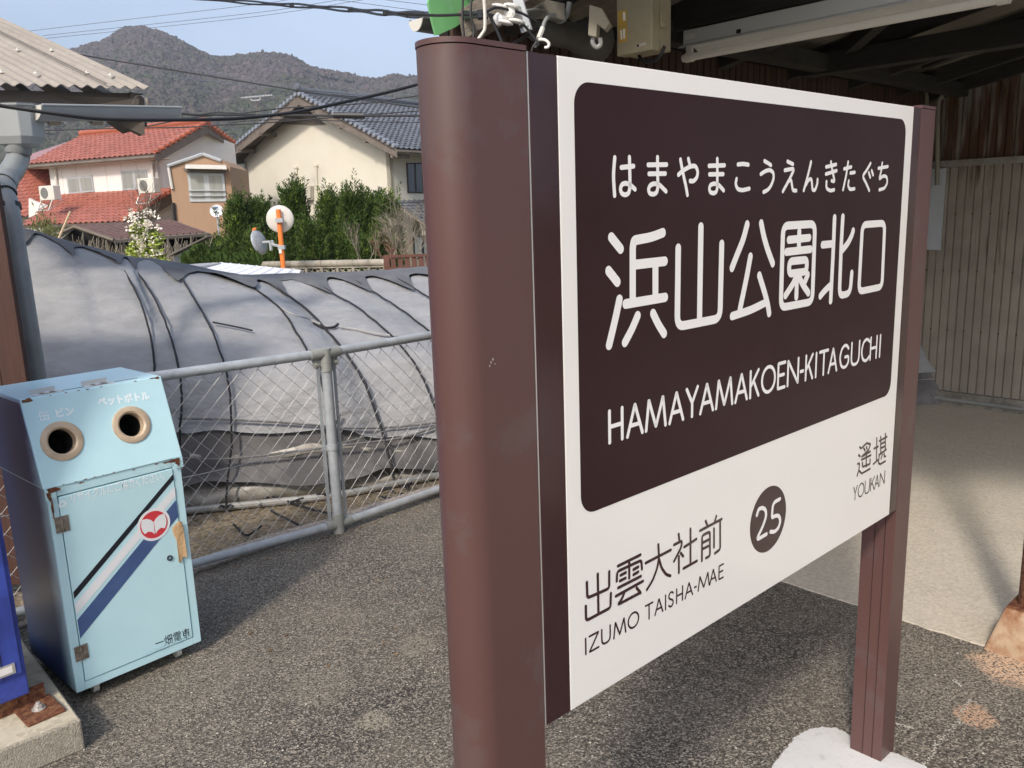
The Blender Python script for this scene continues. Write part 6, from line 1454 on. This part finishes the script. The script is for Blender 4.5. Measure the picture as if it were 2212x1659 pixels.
p0, p1 = at(829, 552, 18.6), at(1010, 546, 18.4); d = V((p1.x - p0.x, p1.y - p0.y, 0)); FL = d.length; d.normalize(); n_2 = V((d.y, -d.x, 0)); zt2_ = p0.z; zb2_ = at(829, 583, 18.6).z
def FP_(u, o, z): return V((p0.x, p0.y, 0)) + d * u + n_2 * o + UP * z
for z_, h_ in ((zt2_ - .05, .06), (zb2_, .06)): b = MB(); b.ob(FP_(0, -.03, z_), d * FL, n_2 * .07, UP * h_); b.build('rail', DECKBR, rf)
ns_ = int(FL / .145)
for k in range(ns_): b = MB(); b.ob(FP_(k * FL / ns_, -.01, zb2_ + .06), d * (.105 if k % 7 else .13), n_2 * (.02 if k % 7 else .06), UP * (zt2_ - zb2_ - .11)); b.build('slat', DECKBR, rf)
for k in range(4): b = MB(); b.ob(FP_(k * .62 + .05, -.07, zb2_ - .13), d * .32, n_2 * .14, UP * .125); b.build('support_block', BLOCK, rf)
b = MB(); b.ob(FP_(-.1, -.06, ZF), d * (FL + .2), n_2 * .12, UP * (zb2_ - .135 - ZF)); b.build('low_wall', BLOCK, rf)
# ------------------------------------------------------------------ traffic mirrors on the orange pole
mp_ = empty('traffic_mirror', (at(612, 580, 19).x, 19, ZF), 'orange pole carrying two round traffic mirrors seen from behind', 'traffic mirror')
pt0, pt1 = at(601, 452, 19), at(611, 580, 19)
b = MB(); b.cyl(V((pt1.x + .01, 19, ZF)), pt0, .055, 16); b.build('pole', ORANGE, mp_, smooth=True)
mc = at(604, 473, 19.08); b = MB(); b.lathe(mc, V((.1, -1, .05)), [(.001, 0), (.20, .0), (.29, -.03), (.305, -.05), (.30, -.10)], 32); b.build('mirror_back', MIRBACK, mp_, smooth=True, angle=60)
b = MB(); b.lathe(mc, V((.1, -1, .05)), [(.296, -.05), (.20, -.09), (.1, -.105), (.001, -.11)], 32); b.build('mirror_face', MIRROR, mp_, smooth=True)
b = MB(); b.box(at(604, 476, 18.95), V((.16, 0, 0)), V((0, .12, 0)), UP * .09); b.build('clamp', GALV, mp_)
m2c = at(564, 522, 19.1); ax2 = V((.93, -.28, .26)).normalized()
b = MB(); b.lathe(m2c, ax2, [(.001, 0), (.18, 0), (.27, -.03), (.285, -.06)], 28); b.build('mirror_back', GALV, mp_, smooth=True, angle=60)
b = MB(); b.lathe(m2c, ax2, [(.28, -.055), (.1, -.10), (.001, -.11)], 28); b.build('mirror_face', MIRROR, mp_, smooth=True)
b = MB(); b.lathe(m2c, ax2, [(.285, -.07), (.30, -.06), (.30, .0), (.285, -.01)], 28); vs2 = b.v; b2 = MB(); b2.tube([m2c + V((-.12, 0, .20)) - ax2 * .05, m2c + V((-.10, 0, .30)) - ax2 * .05, m2c + V((-.04, 0, .30)) - ax2 * .05], .03, 6); b2.build('mirror_hood', ORANGE, mp_)
b = MB(); b.tube([m2c + V((.03, 0, -.02)), at(590, 522, 19), at(590, 526, 19)], .032, 6); b.tube([at(583, 520, 19), at(586, 541, 19)], .035, 6); b.tube([at(586, 528, 19), at(612, 534, 19)], .035, 6); b.box(at(609, 534, 19), V((.15, 0, 0)), V((0, .15, 0)), UP * .09); b.build('bracket_arm', GALV, mp_)
b = MB(); b.box(at(605.5, 543, 18.93), V((.06, 0, 0)), V((0, .01, 0)), UP * .09); b.build('sticker', TXT_WHITE, mp_)
# dish aerial and yagi aerial
dsh = empty('satellite_dish', at(468, 470, 27), 'white satellite dish by the juniper trees below the ochre annex window', 'satellite dish')
dc = at(468, 456, 27); dax = V((.12, -.94, .25)).normalized()
b = MB(); b.lathe(dc, dax, [(.001, -.05), (.10, -.04), (.18, 0), (.205, .03), (.20, .035), (.17, .01), (.001, -.035)], 28); b.build('dish', M('dish_white', (.80, .81, .83), rough=.4, var=.02), dsh, smooth=True)
b = MB(); b.tube([dc - UP * .05, dc + dax * .2 - UP * .22, dc + dax * .3 - UP * .02], .015, 5); b.tube([dc, dc - UP * .9], .03, 6); b.build('arm', GALV, dsh); b = MB(); b.prism([dc + dax * .0 + V((-.06, -.03, .12)), dc + V((.06, -.03, .13)), dc + V((.06, -.03, .08)), dc + V((-.06, -.03, .07))], dax * .01); b.build('blue_mark', STR_NAVY, dsh)
ya = empty('tv_aerial', at(554, 240, 34.4), 'thin television aerial above the left slope of the cream house roof', 'aerial')
AER = M('aerial_grey', (.45, .47, .50), rough=.5)
b = MB(); b.tube([at(521, 212, 34.4), at(588, 206, 34.4)], .035, 5); b.build('boom', AER, ya)
b = MB(); b.tube([at(553, 215, 34.4), at(558, 268, 34.4)], .022, 5); b.build('mast', FASCIA, ya)
for k in range(12): c = lerp(at(523, 212, 34.4), at(586, 206, 34.4), k / 11); b = MB(); b.tube([c + V((-.05, -.3, 0)), c + V((.05, .3, 0))], .011, 4); b.build('element', AER, ya)
b = MB(); b.tube(catmull([at(542, 213, 34.4), at(545, 217, 34.4), at(560, 216, 34.4), at(562, 211, 34.4)], 4), .03, 5); b.build('support_bow', AER, ya)

# ------------------------------------------------------------------ vegetation
def juniper(px, ytop, halfpx, D, label, n=150, ybase=572, lean=0):
    c = at(px, ybase, D); top = at(px + lean, ytop, D); h = top.z - ZF; w = halfpx / F * D
    root = empty('juniper_tree', (c.x, D, ZF), label, 'tree', 'clipped juniper trees behind the block wall')
    b = MB(); b.tube([V((c.x, D, ZF)), V((c.x + .05, D, ZF + h * .35)), V((c.x - .04, D + .03, ZF + h * .7)), V((top.x, D, ZF + h * .88))], .13, 8, True, None, .03)
    for k in range(9):
        a_ = rnd.random() * 6.28; z_ = ZF + h * rnd.uniform(.2, .7); b.tube([V((c.x, D, z_)), V((c.x + math.cos(a_) * w * .8, D + math.sin(a_) * w * .8, z_ + .45))], .04, 5, True, None, .01)
    b.build('trunk', BARK, root)
    b = MB(); tips = MB()
    for k in range(n):
        f = rnd.random() ** .8; zz = ZF + .25 + f * (h - .55)
        prof = (1 - .75 * f ** 2.0) * (.75 + .35 * noise.noise(V((px, f * 5, 2))) + .25)
        a_ = rnd.random() * 6.283; rr_ = w * prof * (rnd.random() ** .45)
        cc_ = V((lerp(c.x, top.x, f) + math.cos(a_) * rr_, D + math.sin(a_) * rr_ * .8, zz))
        out_ = V((math.cos(a_), math.sin(a_), 0)); ln = rnd.uniform(.28, .62) * (1 if k % 9 else 1.5); dirn = (UP + out_ * rnd.uniform(.05, .55)).normalized()
        m = b if rnd.random() > .12 else tips
        for q in range(62):                                # scale-leaved sprays round a leading shoot
            g = rnd.random(); sp = (1 - g) * .17 + .015; aa = rnd.random() * 6.283
            o1 = V((math.cos(aa), math.sin(aa), 0)); p_ = cc_ + dirn * (g * ln) + o1 * sp * rnd.uniform(.3, 1)
            dd = (dirn * .8 + o1 * .6 + V((rnd.uniform(-.3, .3), rnd.uniform(-.3, .3), 0))).normalized(); L3 = rnd.uniform(.06, .125) * (1.2 - .5 * g); sd3 = dd.cross(V((rnd.random() - .5, rnd.random() - .5, rnd.random() - .5))).normalized() * L3 * .19
            m.add([p_ - sd3, p_ + sd3, p_ + dd * L3 + sd3 * .15], [(0, 1, 2)])
    b.build('crown', JUN, root); tips.build('young_shoots', JUN2, root)
juniper(470, 513, 26, 22.5, 'leftmost low juniper below the satellite dish', 110)
juniper(512, 425, 27, 22, 'juniper left of the round traffic mirror with one tall tip', 190)
juniper(560, 434, 38, 22.4, 'juniper directly behind the upper traffic mirror', 200)
juniper(632, 405, 42, 22, 'tallest juniper, just right of the traffic mirror', 240)
juniper(712, 418, 40, 22.3, 'juniper behind the round clipped bush in the middle', 220)
juniper(756, 415, 34, 22.0, 'juniper third from the right end of the row', 190)
juniper(800, 412, 36, 22.2, 'juniper second from the right end of the row, with thin spires', 200)
juniper(838, 426, 30, 21.8, 'rightmost juniper, next to the dry shrub', 150)
juniper(672, 483, 30, 20.8, 'low bushy juniper in front of the row, right of the orange pole', 170)
juniper(452, 538, 20, 20.6, 'low juniper mass at the left foot of the row', 130)
juniper(545, 503, 34, 20.9, 'low juniper behind the lower side mirror', 150)
juniper(735, 523, 26, 21.3, 'small dark juniper low in the gap by the dry stems', 90)
juniper(785, 513, 28, 21.2, 'small juniper in front of the right end of the row', 100)
def branchy(b, p, d, ln, r, depth, spread=.5, up=.1):
    n = 3; pts = [p]; q = p; dd = d.normalized()
    for i in range(n):
        dd = (dd + V((rnd.uniform(-1, 1), rnd.uniform(-1, 1), rnd.uniform(-.6, .9))) * .16 + UP * up * .3).normalized(); q = q + dd * (ln / n); pts.append(q)
    b.tube(pts, r, 3 if depth < 2 else 5, False, None, r * .55)
    if depth > 0:
        for k in range(rnd.randint(3, 4)):
            i = rnd.randint(1, n); d2 = (dd + V((rnd.uniform(-1, 1), rnd.uniform(-1, 1), rnd.uniform(-.4, 1))) * spread * 1.5).normalized()
            branchy(b, pts[i], d2, ln * rnd.uniform(.5, .75), r * .55, depth - 1, spread, up)
def shrub(px, ybase, D, label, n, ln, r, mat, cat='shrub', depth=3, spread=.5, name='bare_shrub', dirs=None):
    c = at(px, ybase, D); base = V((c.x, D, c.z)); root = empty(name, base, label, cat); b = MB()
    for k in range(n): branchy(b, base + V((rnd.uniform(-.3, .3), rnd.uniform(-.2, .2), 0)), V((rnd.uniform(-.8, .8), rnd.uniform(-.5, .5), 1)), ln * rnd.uniform(.7, 1.1), r, depth, spread)
    b.build('stems', mat, root); return root, base
shrub(868, 556, 20.4, 'leafless pale twiggy shrub right of the junipers', 10, .62, .014, TWIG, depth=4, spread=.85)
shrub(790, 562, 20.3, 'dry upright stems in front of the junipers', 5, .55, .009, TWIG, depth=3, spread=.35)
shrub(845, 560, 20.2, 'low reddish dead twigs beside the brown slatted screen', 8, .42, .012, M('reddish_twig', (.20, .11, .08), rough=.9, var=.3), depth=3, spread=.8)
shrub(905, 560, 20.6, 'thin silvery branches in front of the stained lower wall', 5, .8, .016, M('silver_twig', (.36, .33, .28), rough=.9, var=.2), depth=3, spread=.7)
# dry vine stems over the brown shed
b = MB()
for k in range(260):
    x = rnd.uniform(160, 455); D = rnd.uniform(20.5, 22.2); yb = 592; top = interp([(160, 500), (245, 512), (330, 515), (450, 505)], x) + rnd.uniform(0, 45)
    p = at(x, yb, D); q = at(x + rnd.uniform(-14, 14), top, D); m_ = lerp(p, q, .5) + V((rnd.uniform(-.12, .12), 0, 0)); b.tube([V((p.x, D, p.z)), m_, q], rnd.uniform(.006, .016), 3, False)
    if rnd.random() < .5: b.tube([m_, m_ + V((rnd.uniform(-.5, .5), 0, rnd.uniform(.05, .4)))], .007, 3, False)
tag(b.build('dry_vines', TWIG), 'tangled dry vine stems over the front of the brown shed', 'vines', kind='stuff')
# flowering bush
fb_ = empty('flowering_bush', (at(312, 560, 16).x, 16, ZF), 'white flowering bush with yellow green leaves rising behind the tunnel', 'bush')
b = MB(); fl = MB(); st2 = MB()
for (x, y, r_, n) in ((302, 500, 20, 420), (332, 520, 20, 380), (300, 545, 24, 560), (330, 560, 26, 520), (345, 575, 22, 380), (285, 560, 14, 220), (345, 585, 20, 200)):
    for k in range(n):
        a_ = rnd.random() * 6.28; q = rnd.random() ** .5 * r_; D = 16 + rnd.uniform(-.18, .18) * 1.6; p = at(x + math.cos(a_) * q, y + math.sin(a_) * q, D)
        d = V((rnd.uniform(-1, 1), rnd.uniform(-1, .2), rnd.uniform(-.3, 1))).normalized(); s_ = rnd.uniform(.03, .055); t_ = d.orthogonal().normalized() * s_ * .5
        b.add([p, p + d * s_ + t_, p + d * s_ * 2, p + d * s_ - t_], [(0, 1, 2, 3)])
for k in range(95):
    x = rnd.gauss(312, 20); y = rnd.uniform(455, 585)
    if not (270 < x < 352): continue
    c = at(x, y, 15.75)
    for q in range(7):
        d = V((rnd.uniform(-1, 1), rnd.uniform(-1, .1), rnd.uniform(-.8, 1))).normalized(); s_ = rnd.uniform(.022, .042); t_ = d.orthogonal().normalized() * s_ * .6; p = c + d * .02
        fl.add([p, p + d * s_ + t_, p + d * s_ * 1.8, p + d * s_ - t_], [(0, 1, 2, 3)])
for (x0, x1, yt) in ((313, 300, 440), (318, 322, 420), (322, 335, 450), (310, 318, 410), (305, 285, 470)):
    p = at(x0, 596, 15.9); q = at(x1, yt, 15.9); st2.tube([p, lerp(p, q, .5) + V((.04, 0, 0)), q], .022, 5, True, None, .007)
    for k in range(7): e = lerp(p, q, rnd.uniform(.5, 1)); branchy(st2, e, V((rnd.uniform(-.7, .7), 0, 1)), .3, .006, 1)
b.build('foliage', YGREEN, fb_); fl.build('blossom', PETAL, fb_); st2.build('stems', BARK, fb_)
# small leafy plants by the downpipe
b = MB(); c0 = at(100, 500, 16)
for k in range(420):
    p = c0 + V((rnd.gauss(0, .12), rnd.gauss(0, .1), rnd.gauss(-.15, .22))); d = V((rnd.uniform(-.5, .5), rnd.uniform(-.5, .3), 1)).normalized(); s_ = rnd.uniform(.03, .07); t_ = d.orthogonal().normalized() * s_ * .25; b.add([p, p + d * s_ + t_, p + d * s_ * 2, p + d * s_ - t_], [(0, 1, 2, 3)])
pl = empty('leafy_plant', (c0.x, c0.y, ZF), 'small olive green plant right of the downpipe against the beige wall', 'plant'); b.build('foliage', M('olive_leaf', (.16, .17, .06), rough=.7, var=.4, vs_=6), pl); b = MB(); b.tube([V((c0.x, c0.y, ZF)), c0], .015, 5); b.build('stem', BARK, pl)
bp = MB(); bp.tube([at(125, 520 + 0, 15), at(152, 457, 15)], .020, 6); tag(bp.build('bamboo_cane', M('pale_cane', (.55, .42, .28), rough=.6, var=.1), None, org=at(125, 520, 15)), 'thin pale cane leaning right in front of the lower red roof', 'cane')
# low green hedge and verge behind the tunnel
b = MB()
for k in range(5200):
    x = rnd.uniform(395, 560); y = 566 + rnd.uniform(-10, 24) - 20 * math.exp(-((x - 430) / 18) ** 2); p = at(x, y, rnd.uniform(18, 20)); d = V((rnd.uniform(-.8, .8), rnd.uniform(-.8, .3), 1)).normalized(); s_ = rnd.uniform(.04, .09); t_ = d.orthogonal().normalized() * s_ * .3; b.add([p, p + d * s_ + t_, p + d * s_ * 2, p + d * s_ - t_], [(0, 1, 2, 3)])
tag(b.build('undergrowth', JUN), 'low green undergrowth left of the traffic mirror pole', 'undergrowth', kind='stuff')

# ------------------------------------------------------------------ overhead wires
G1 = 'thin wires crossing the sky'
wire([(64, 67), (549, 10), (625, -1), (800, -25)], .012, FARWIRE, 'highest of three thin wires rising right across the sky above the peak', (38, 42), 'overhead_wire', 'wire', G1, 4)
wire([(92, 77), (549, 28), (729, 0), (900, -28)], .012, FARWIRE, 'middle of three thin wires rising right across the sky above the peak', (38, 42), 'overhead_wire', 'wire', G1, 4)
wire([(99, 83), (549, 36), (781, 0), (950, -28)], .012, FARWIRE, 'lowest of three thin wires rising right across the sky above the peak', (38, 42), 'overhead_wire', 'wire', G1, 4)
wire([(700, -5), (732, 0), (925, 26)], .012, FARWIRE, 'thin wire sloping down to the green flashing from the top edge', (38, 30), 'overhead_wire', 'wire', G1, 4)
wire([(800, -5), (836, 0), (925, 11)], .012, FARWIRE, 'uppermost short thin wire left of the green flashing', (38, 30), 'overhead_wire', 'wire', G1, 4)
wire([(160, 115), (174, 118), (248, 131), (372, 151), (494, 171), (549, 180), (647, 196), (791, 216), (915, 234), (980, 244)], .016, CABLE_G, 'dark cable sloping down right across the hill', (20, 20), 'overhead_cable', 'cable')
wire([(236, 149), (549, 186), (800, 210), (960, 222)], .009, FARWIRE, 'thin pale wire just under the sloping dark cable', (24, 24), 'overhead_wire', 'wire', n=4); wire([(200, 112), (494, 164), (692, 196), (915, 206)], .009, FARWIRE, 'thin pale wire just above the sloping dark cable', (24, 24), 'overhead_wire', 'wire', n=4)
wire([(-40, 219), (0, 228), (124, 246), (223, 257), (372, 259), (494, 257), (549, 253), (618, 245), (682, 234), (732, 223), (791, 210), (851, 196), (915, 179), (1000, 155)], .0092, BLACK, 'thick black cable sagging in front of the gutter and rising to the brown post', [3.9, 3.95, 4.0, 4.1, 4.3, 4.5, 4.6, 4.7, 4.8, 4.9, 5.0, 5.1, 5.2, 5.3], 'service_cable', 'cable', n=8)
wire([(374, 242), (422, 248), (494, 248), (717, 250), (915, 250), (980, 250)], .022, CABLE_G, 'level dark cable with a black splice sleeve across the cream gable', (16, 17), 'overhead_cable', 'cable')
wire([(721, 249), (788, 250)], .058, BLACK, 'black splice sleeve on the level cable before the cream gable', (16.3, 16.3), 'splice_sleeve', 'cable sleeve', n=8)
wire([(317, 273), (422, 253), (494, 247), (549, 241), (618, 233), (717, 228), (800, 222), (866, 212), (915, 205), (980, 195)], .013, CABLE_G, 'thin twisted cable rising right above the level cable', (17, 17), 'overhead_cable', 'cable')
wire([(82, 282), (268, 277), (397, 275), (494, 269), (549, 267), (717, 254), (800, 247), (915, 239), (980, 233)], .012, CABLE_G, 'lowest thin cable over the red roof ridge', (17, 17), 'overhead_cable', 'cable'); wire([(494, 265), (600, 258), (760, 262), (915, 265), (980, 266)], .009, CABLE_G, 'thin wire across the shaded top of the cream gable wall', (17, 17), 'overhead_cable', 'cable')
wire([(380, 243), (430, 247), (470, 243), (549, 247)], .014, CABLE_G, 'short kinked cable end right of the gutter', (16, 16), 'overhead_cable', 'cable')
tw = empty('service_cable', at(757, 21, 5), 'twin black cable with taped joints crossing to the shelter at the top', 'cable')
TWP = [(380, -8, 7.5), (494, 2, 7.0), (590, 9, 6.4), (672, 14, 5.9), (757, 21, 5.3), (824, 27, 4.7), (883, 31, 4.2), (965, 34, 3.4), (1042, 31, 2.7)]
for k, o_ in enumerate((-.0075, .0075)):
    b = MB(); b.tube([p + UP * (o_ * (1 + .5 * math.sin(i * .9))) for i, p in enumerate(catmull([at(*q) for q in TWP], 6))], .0068, 8); b.build('strand', BLACK, tw, smooth=True)
for i, (x, y, D) in enumerate(((630, 11, 6.15), (757, 21, 5.3), (834, 28, 4.6), (883, 31, 4.2), (918, 33, 3.85), (970, 34, 3.35), (1042, 31, 2.7))):
    c = at(x, y, D); b = MB(); b.box(c, V((.035, -.02, -.002)), V((0, .02, 0)), UP * .028); b.build('tape_joint', BLACK, tw, bevel=.004)
b = MB(); c = at(1617 / 1, 352, 30)
tag(b.build('x', BLACK) if 0 else None) if 0 else None

# ------------------------------------------------------------------ haze over the valley
b = MB(); b.ob(V((-1320, -320, ZF - 1)), V((2640, 0, 0)), V((0, 1540, 0)), UP * 260)
hzm = bpy.data.materials.new('haze_air'); hzm.use_nodes = True; hn = hzm.node_tree; hn.nodes.clear(); ho = hn.nodes.new('ShaderNodeOutputMaterial'); hv_ = hn.nodes.new('ShaderNodeVolumePrincipled')
hv_.inputs['Color'].default_value = (.80, .87, 1, 1); hv_.inputs['Density'].default_value = .00036; hv_.inputs['Anisotropy'].default_value = .2; hn.links.new(hv_.outputs[0], ho.inputs['Volume'])
tag(b.build('haze', hzm), kind='stuff')
# ------------------------------------------------------------------ small marks on the ground and the post
GRIT = M('pale_grit', (.42, .39, .34), rough=.9, var=.2)
b = MB()
for path in ([(1985, 1659), (2010, 1632), (2030, 1600), (2052, 1578), (2066, 1562), (2078, 1535), (2098, 1512)], [(1930, 1560), (1950, 1568), (1968, 1572)], [(2060, 1470), (2075, 1482)]):
    pts = catmull([gnd(x, y, .003) for x, y in path], 10)
    for p in pts:
        for m in range(3):
            if rnd.random() < .75:
                c = p + V((rnd.gauss(0, .004), rnd.gauss(0, .004), 0)); q = rnd.uniform(.0012, .0042); a0 = rnd.random() * 6
                b.add([c + V((q * math.cos(a0 + k * 1.257), q * math.sin(a0 + k * 1.257), rnd.uniform(0, .0008))) for k in range(5)], [(0, 1, 2, 3, 4)])
for k in range(260):
    p = gnd(rnd.uniform(150, 2200), rnd.uniform(1180, 1655), .0035); q = rnd.uniform(.0015, .0045); a0 = rnd.random() * 6
    b.add([p + V((q * math.cos(a0 + j * 1.257), q * math.sin(a0 + j * 1.257), 0)) for j in range(5)] + [p + UP * q * .8], [(i, (i + 1) % 5, 5) for i in range(5)])
tag(b.build('loose_grit', GRIT), 'pale loose grit scattered on the dark asphalt', 'grit', kind='stuff')
LEAF = M('dead_leaf', (.20, .115, .05), rough=.9, var=.3)
b = MB()
for k in range(42):
    f = rnd.random(); p = ab(rnd.uniform(1.3, 3.0), 3.36 + rnd.gauss(0, .05), .004) if f < .7 else gnd(rnd.uniform(300, 950), rnd.uniform(1230, 1500), .004)
    a0 = rnd.random() * 6; d = V((math.cos(a0), math.sin(a0), 0)) * rnd.uniform(.006, .014); e = V((-d.y, d.x, 0)) * .45
    b.add([p - d, p + e + UP * .003, p + d, p - e + UP * .002], [(0, 1, 2), (0, 2, 3)])
tag(b.build('leaf_litter', LEAF), 'small dead leaves and crumbs along the foot of the fence', 'leaf litter', kind='stuff')
b = MB()
for (x, y) in ((1060, 783), (1064, 776), (1057, 790), (1068, 786)):
    p = onp(x, y, ab(0, TF), B) - B * .0006; q = rnd.uniform(.0007, .0016); b.prism([p + A * (q * math.cos(j * 1.05) * rnd.uniform(.6, 1.2)) + UP * (q * 1.6 * math.sin(j * 1.05) * rnd.uniform(.6, 1.2)) for j in range(6)], -B * .0002)
b.build('paint_chips', ALU, postL)
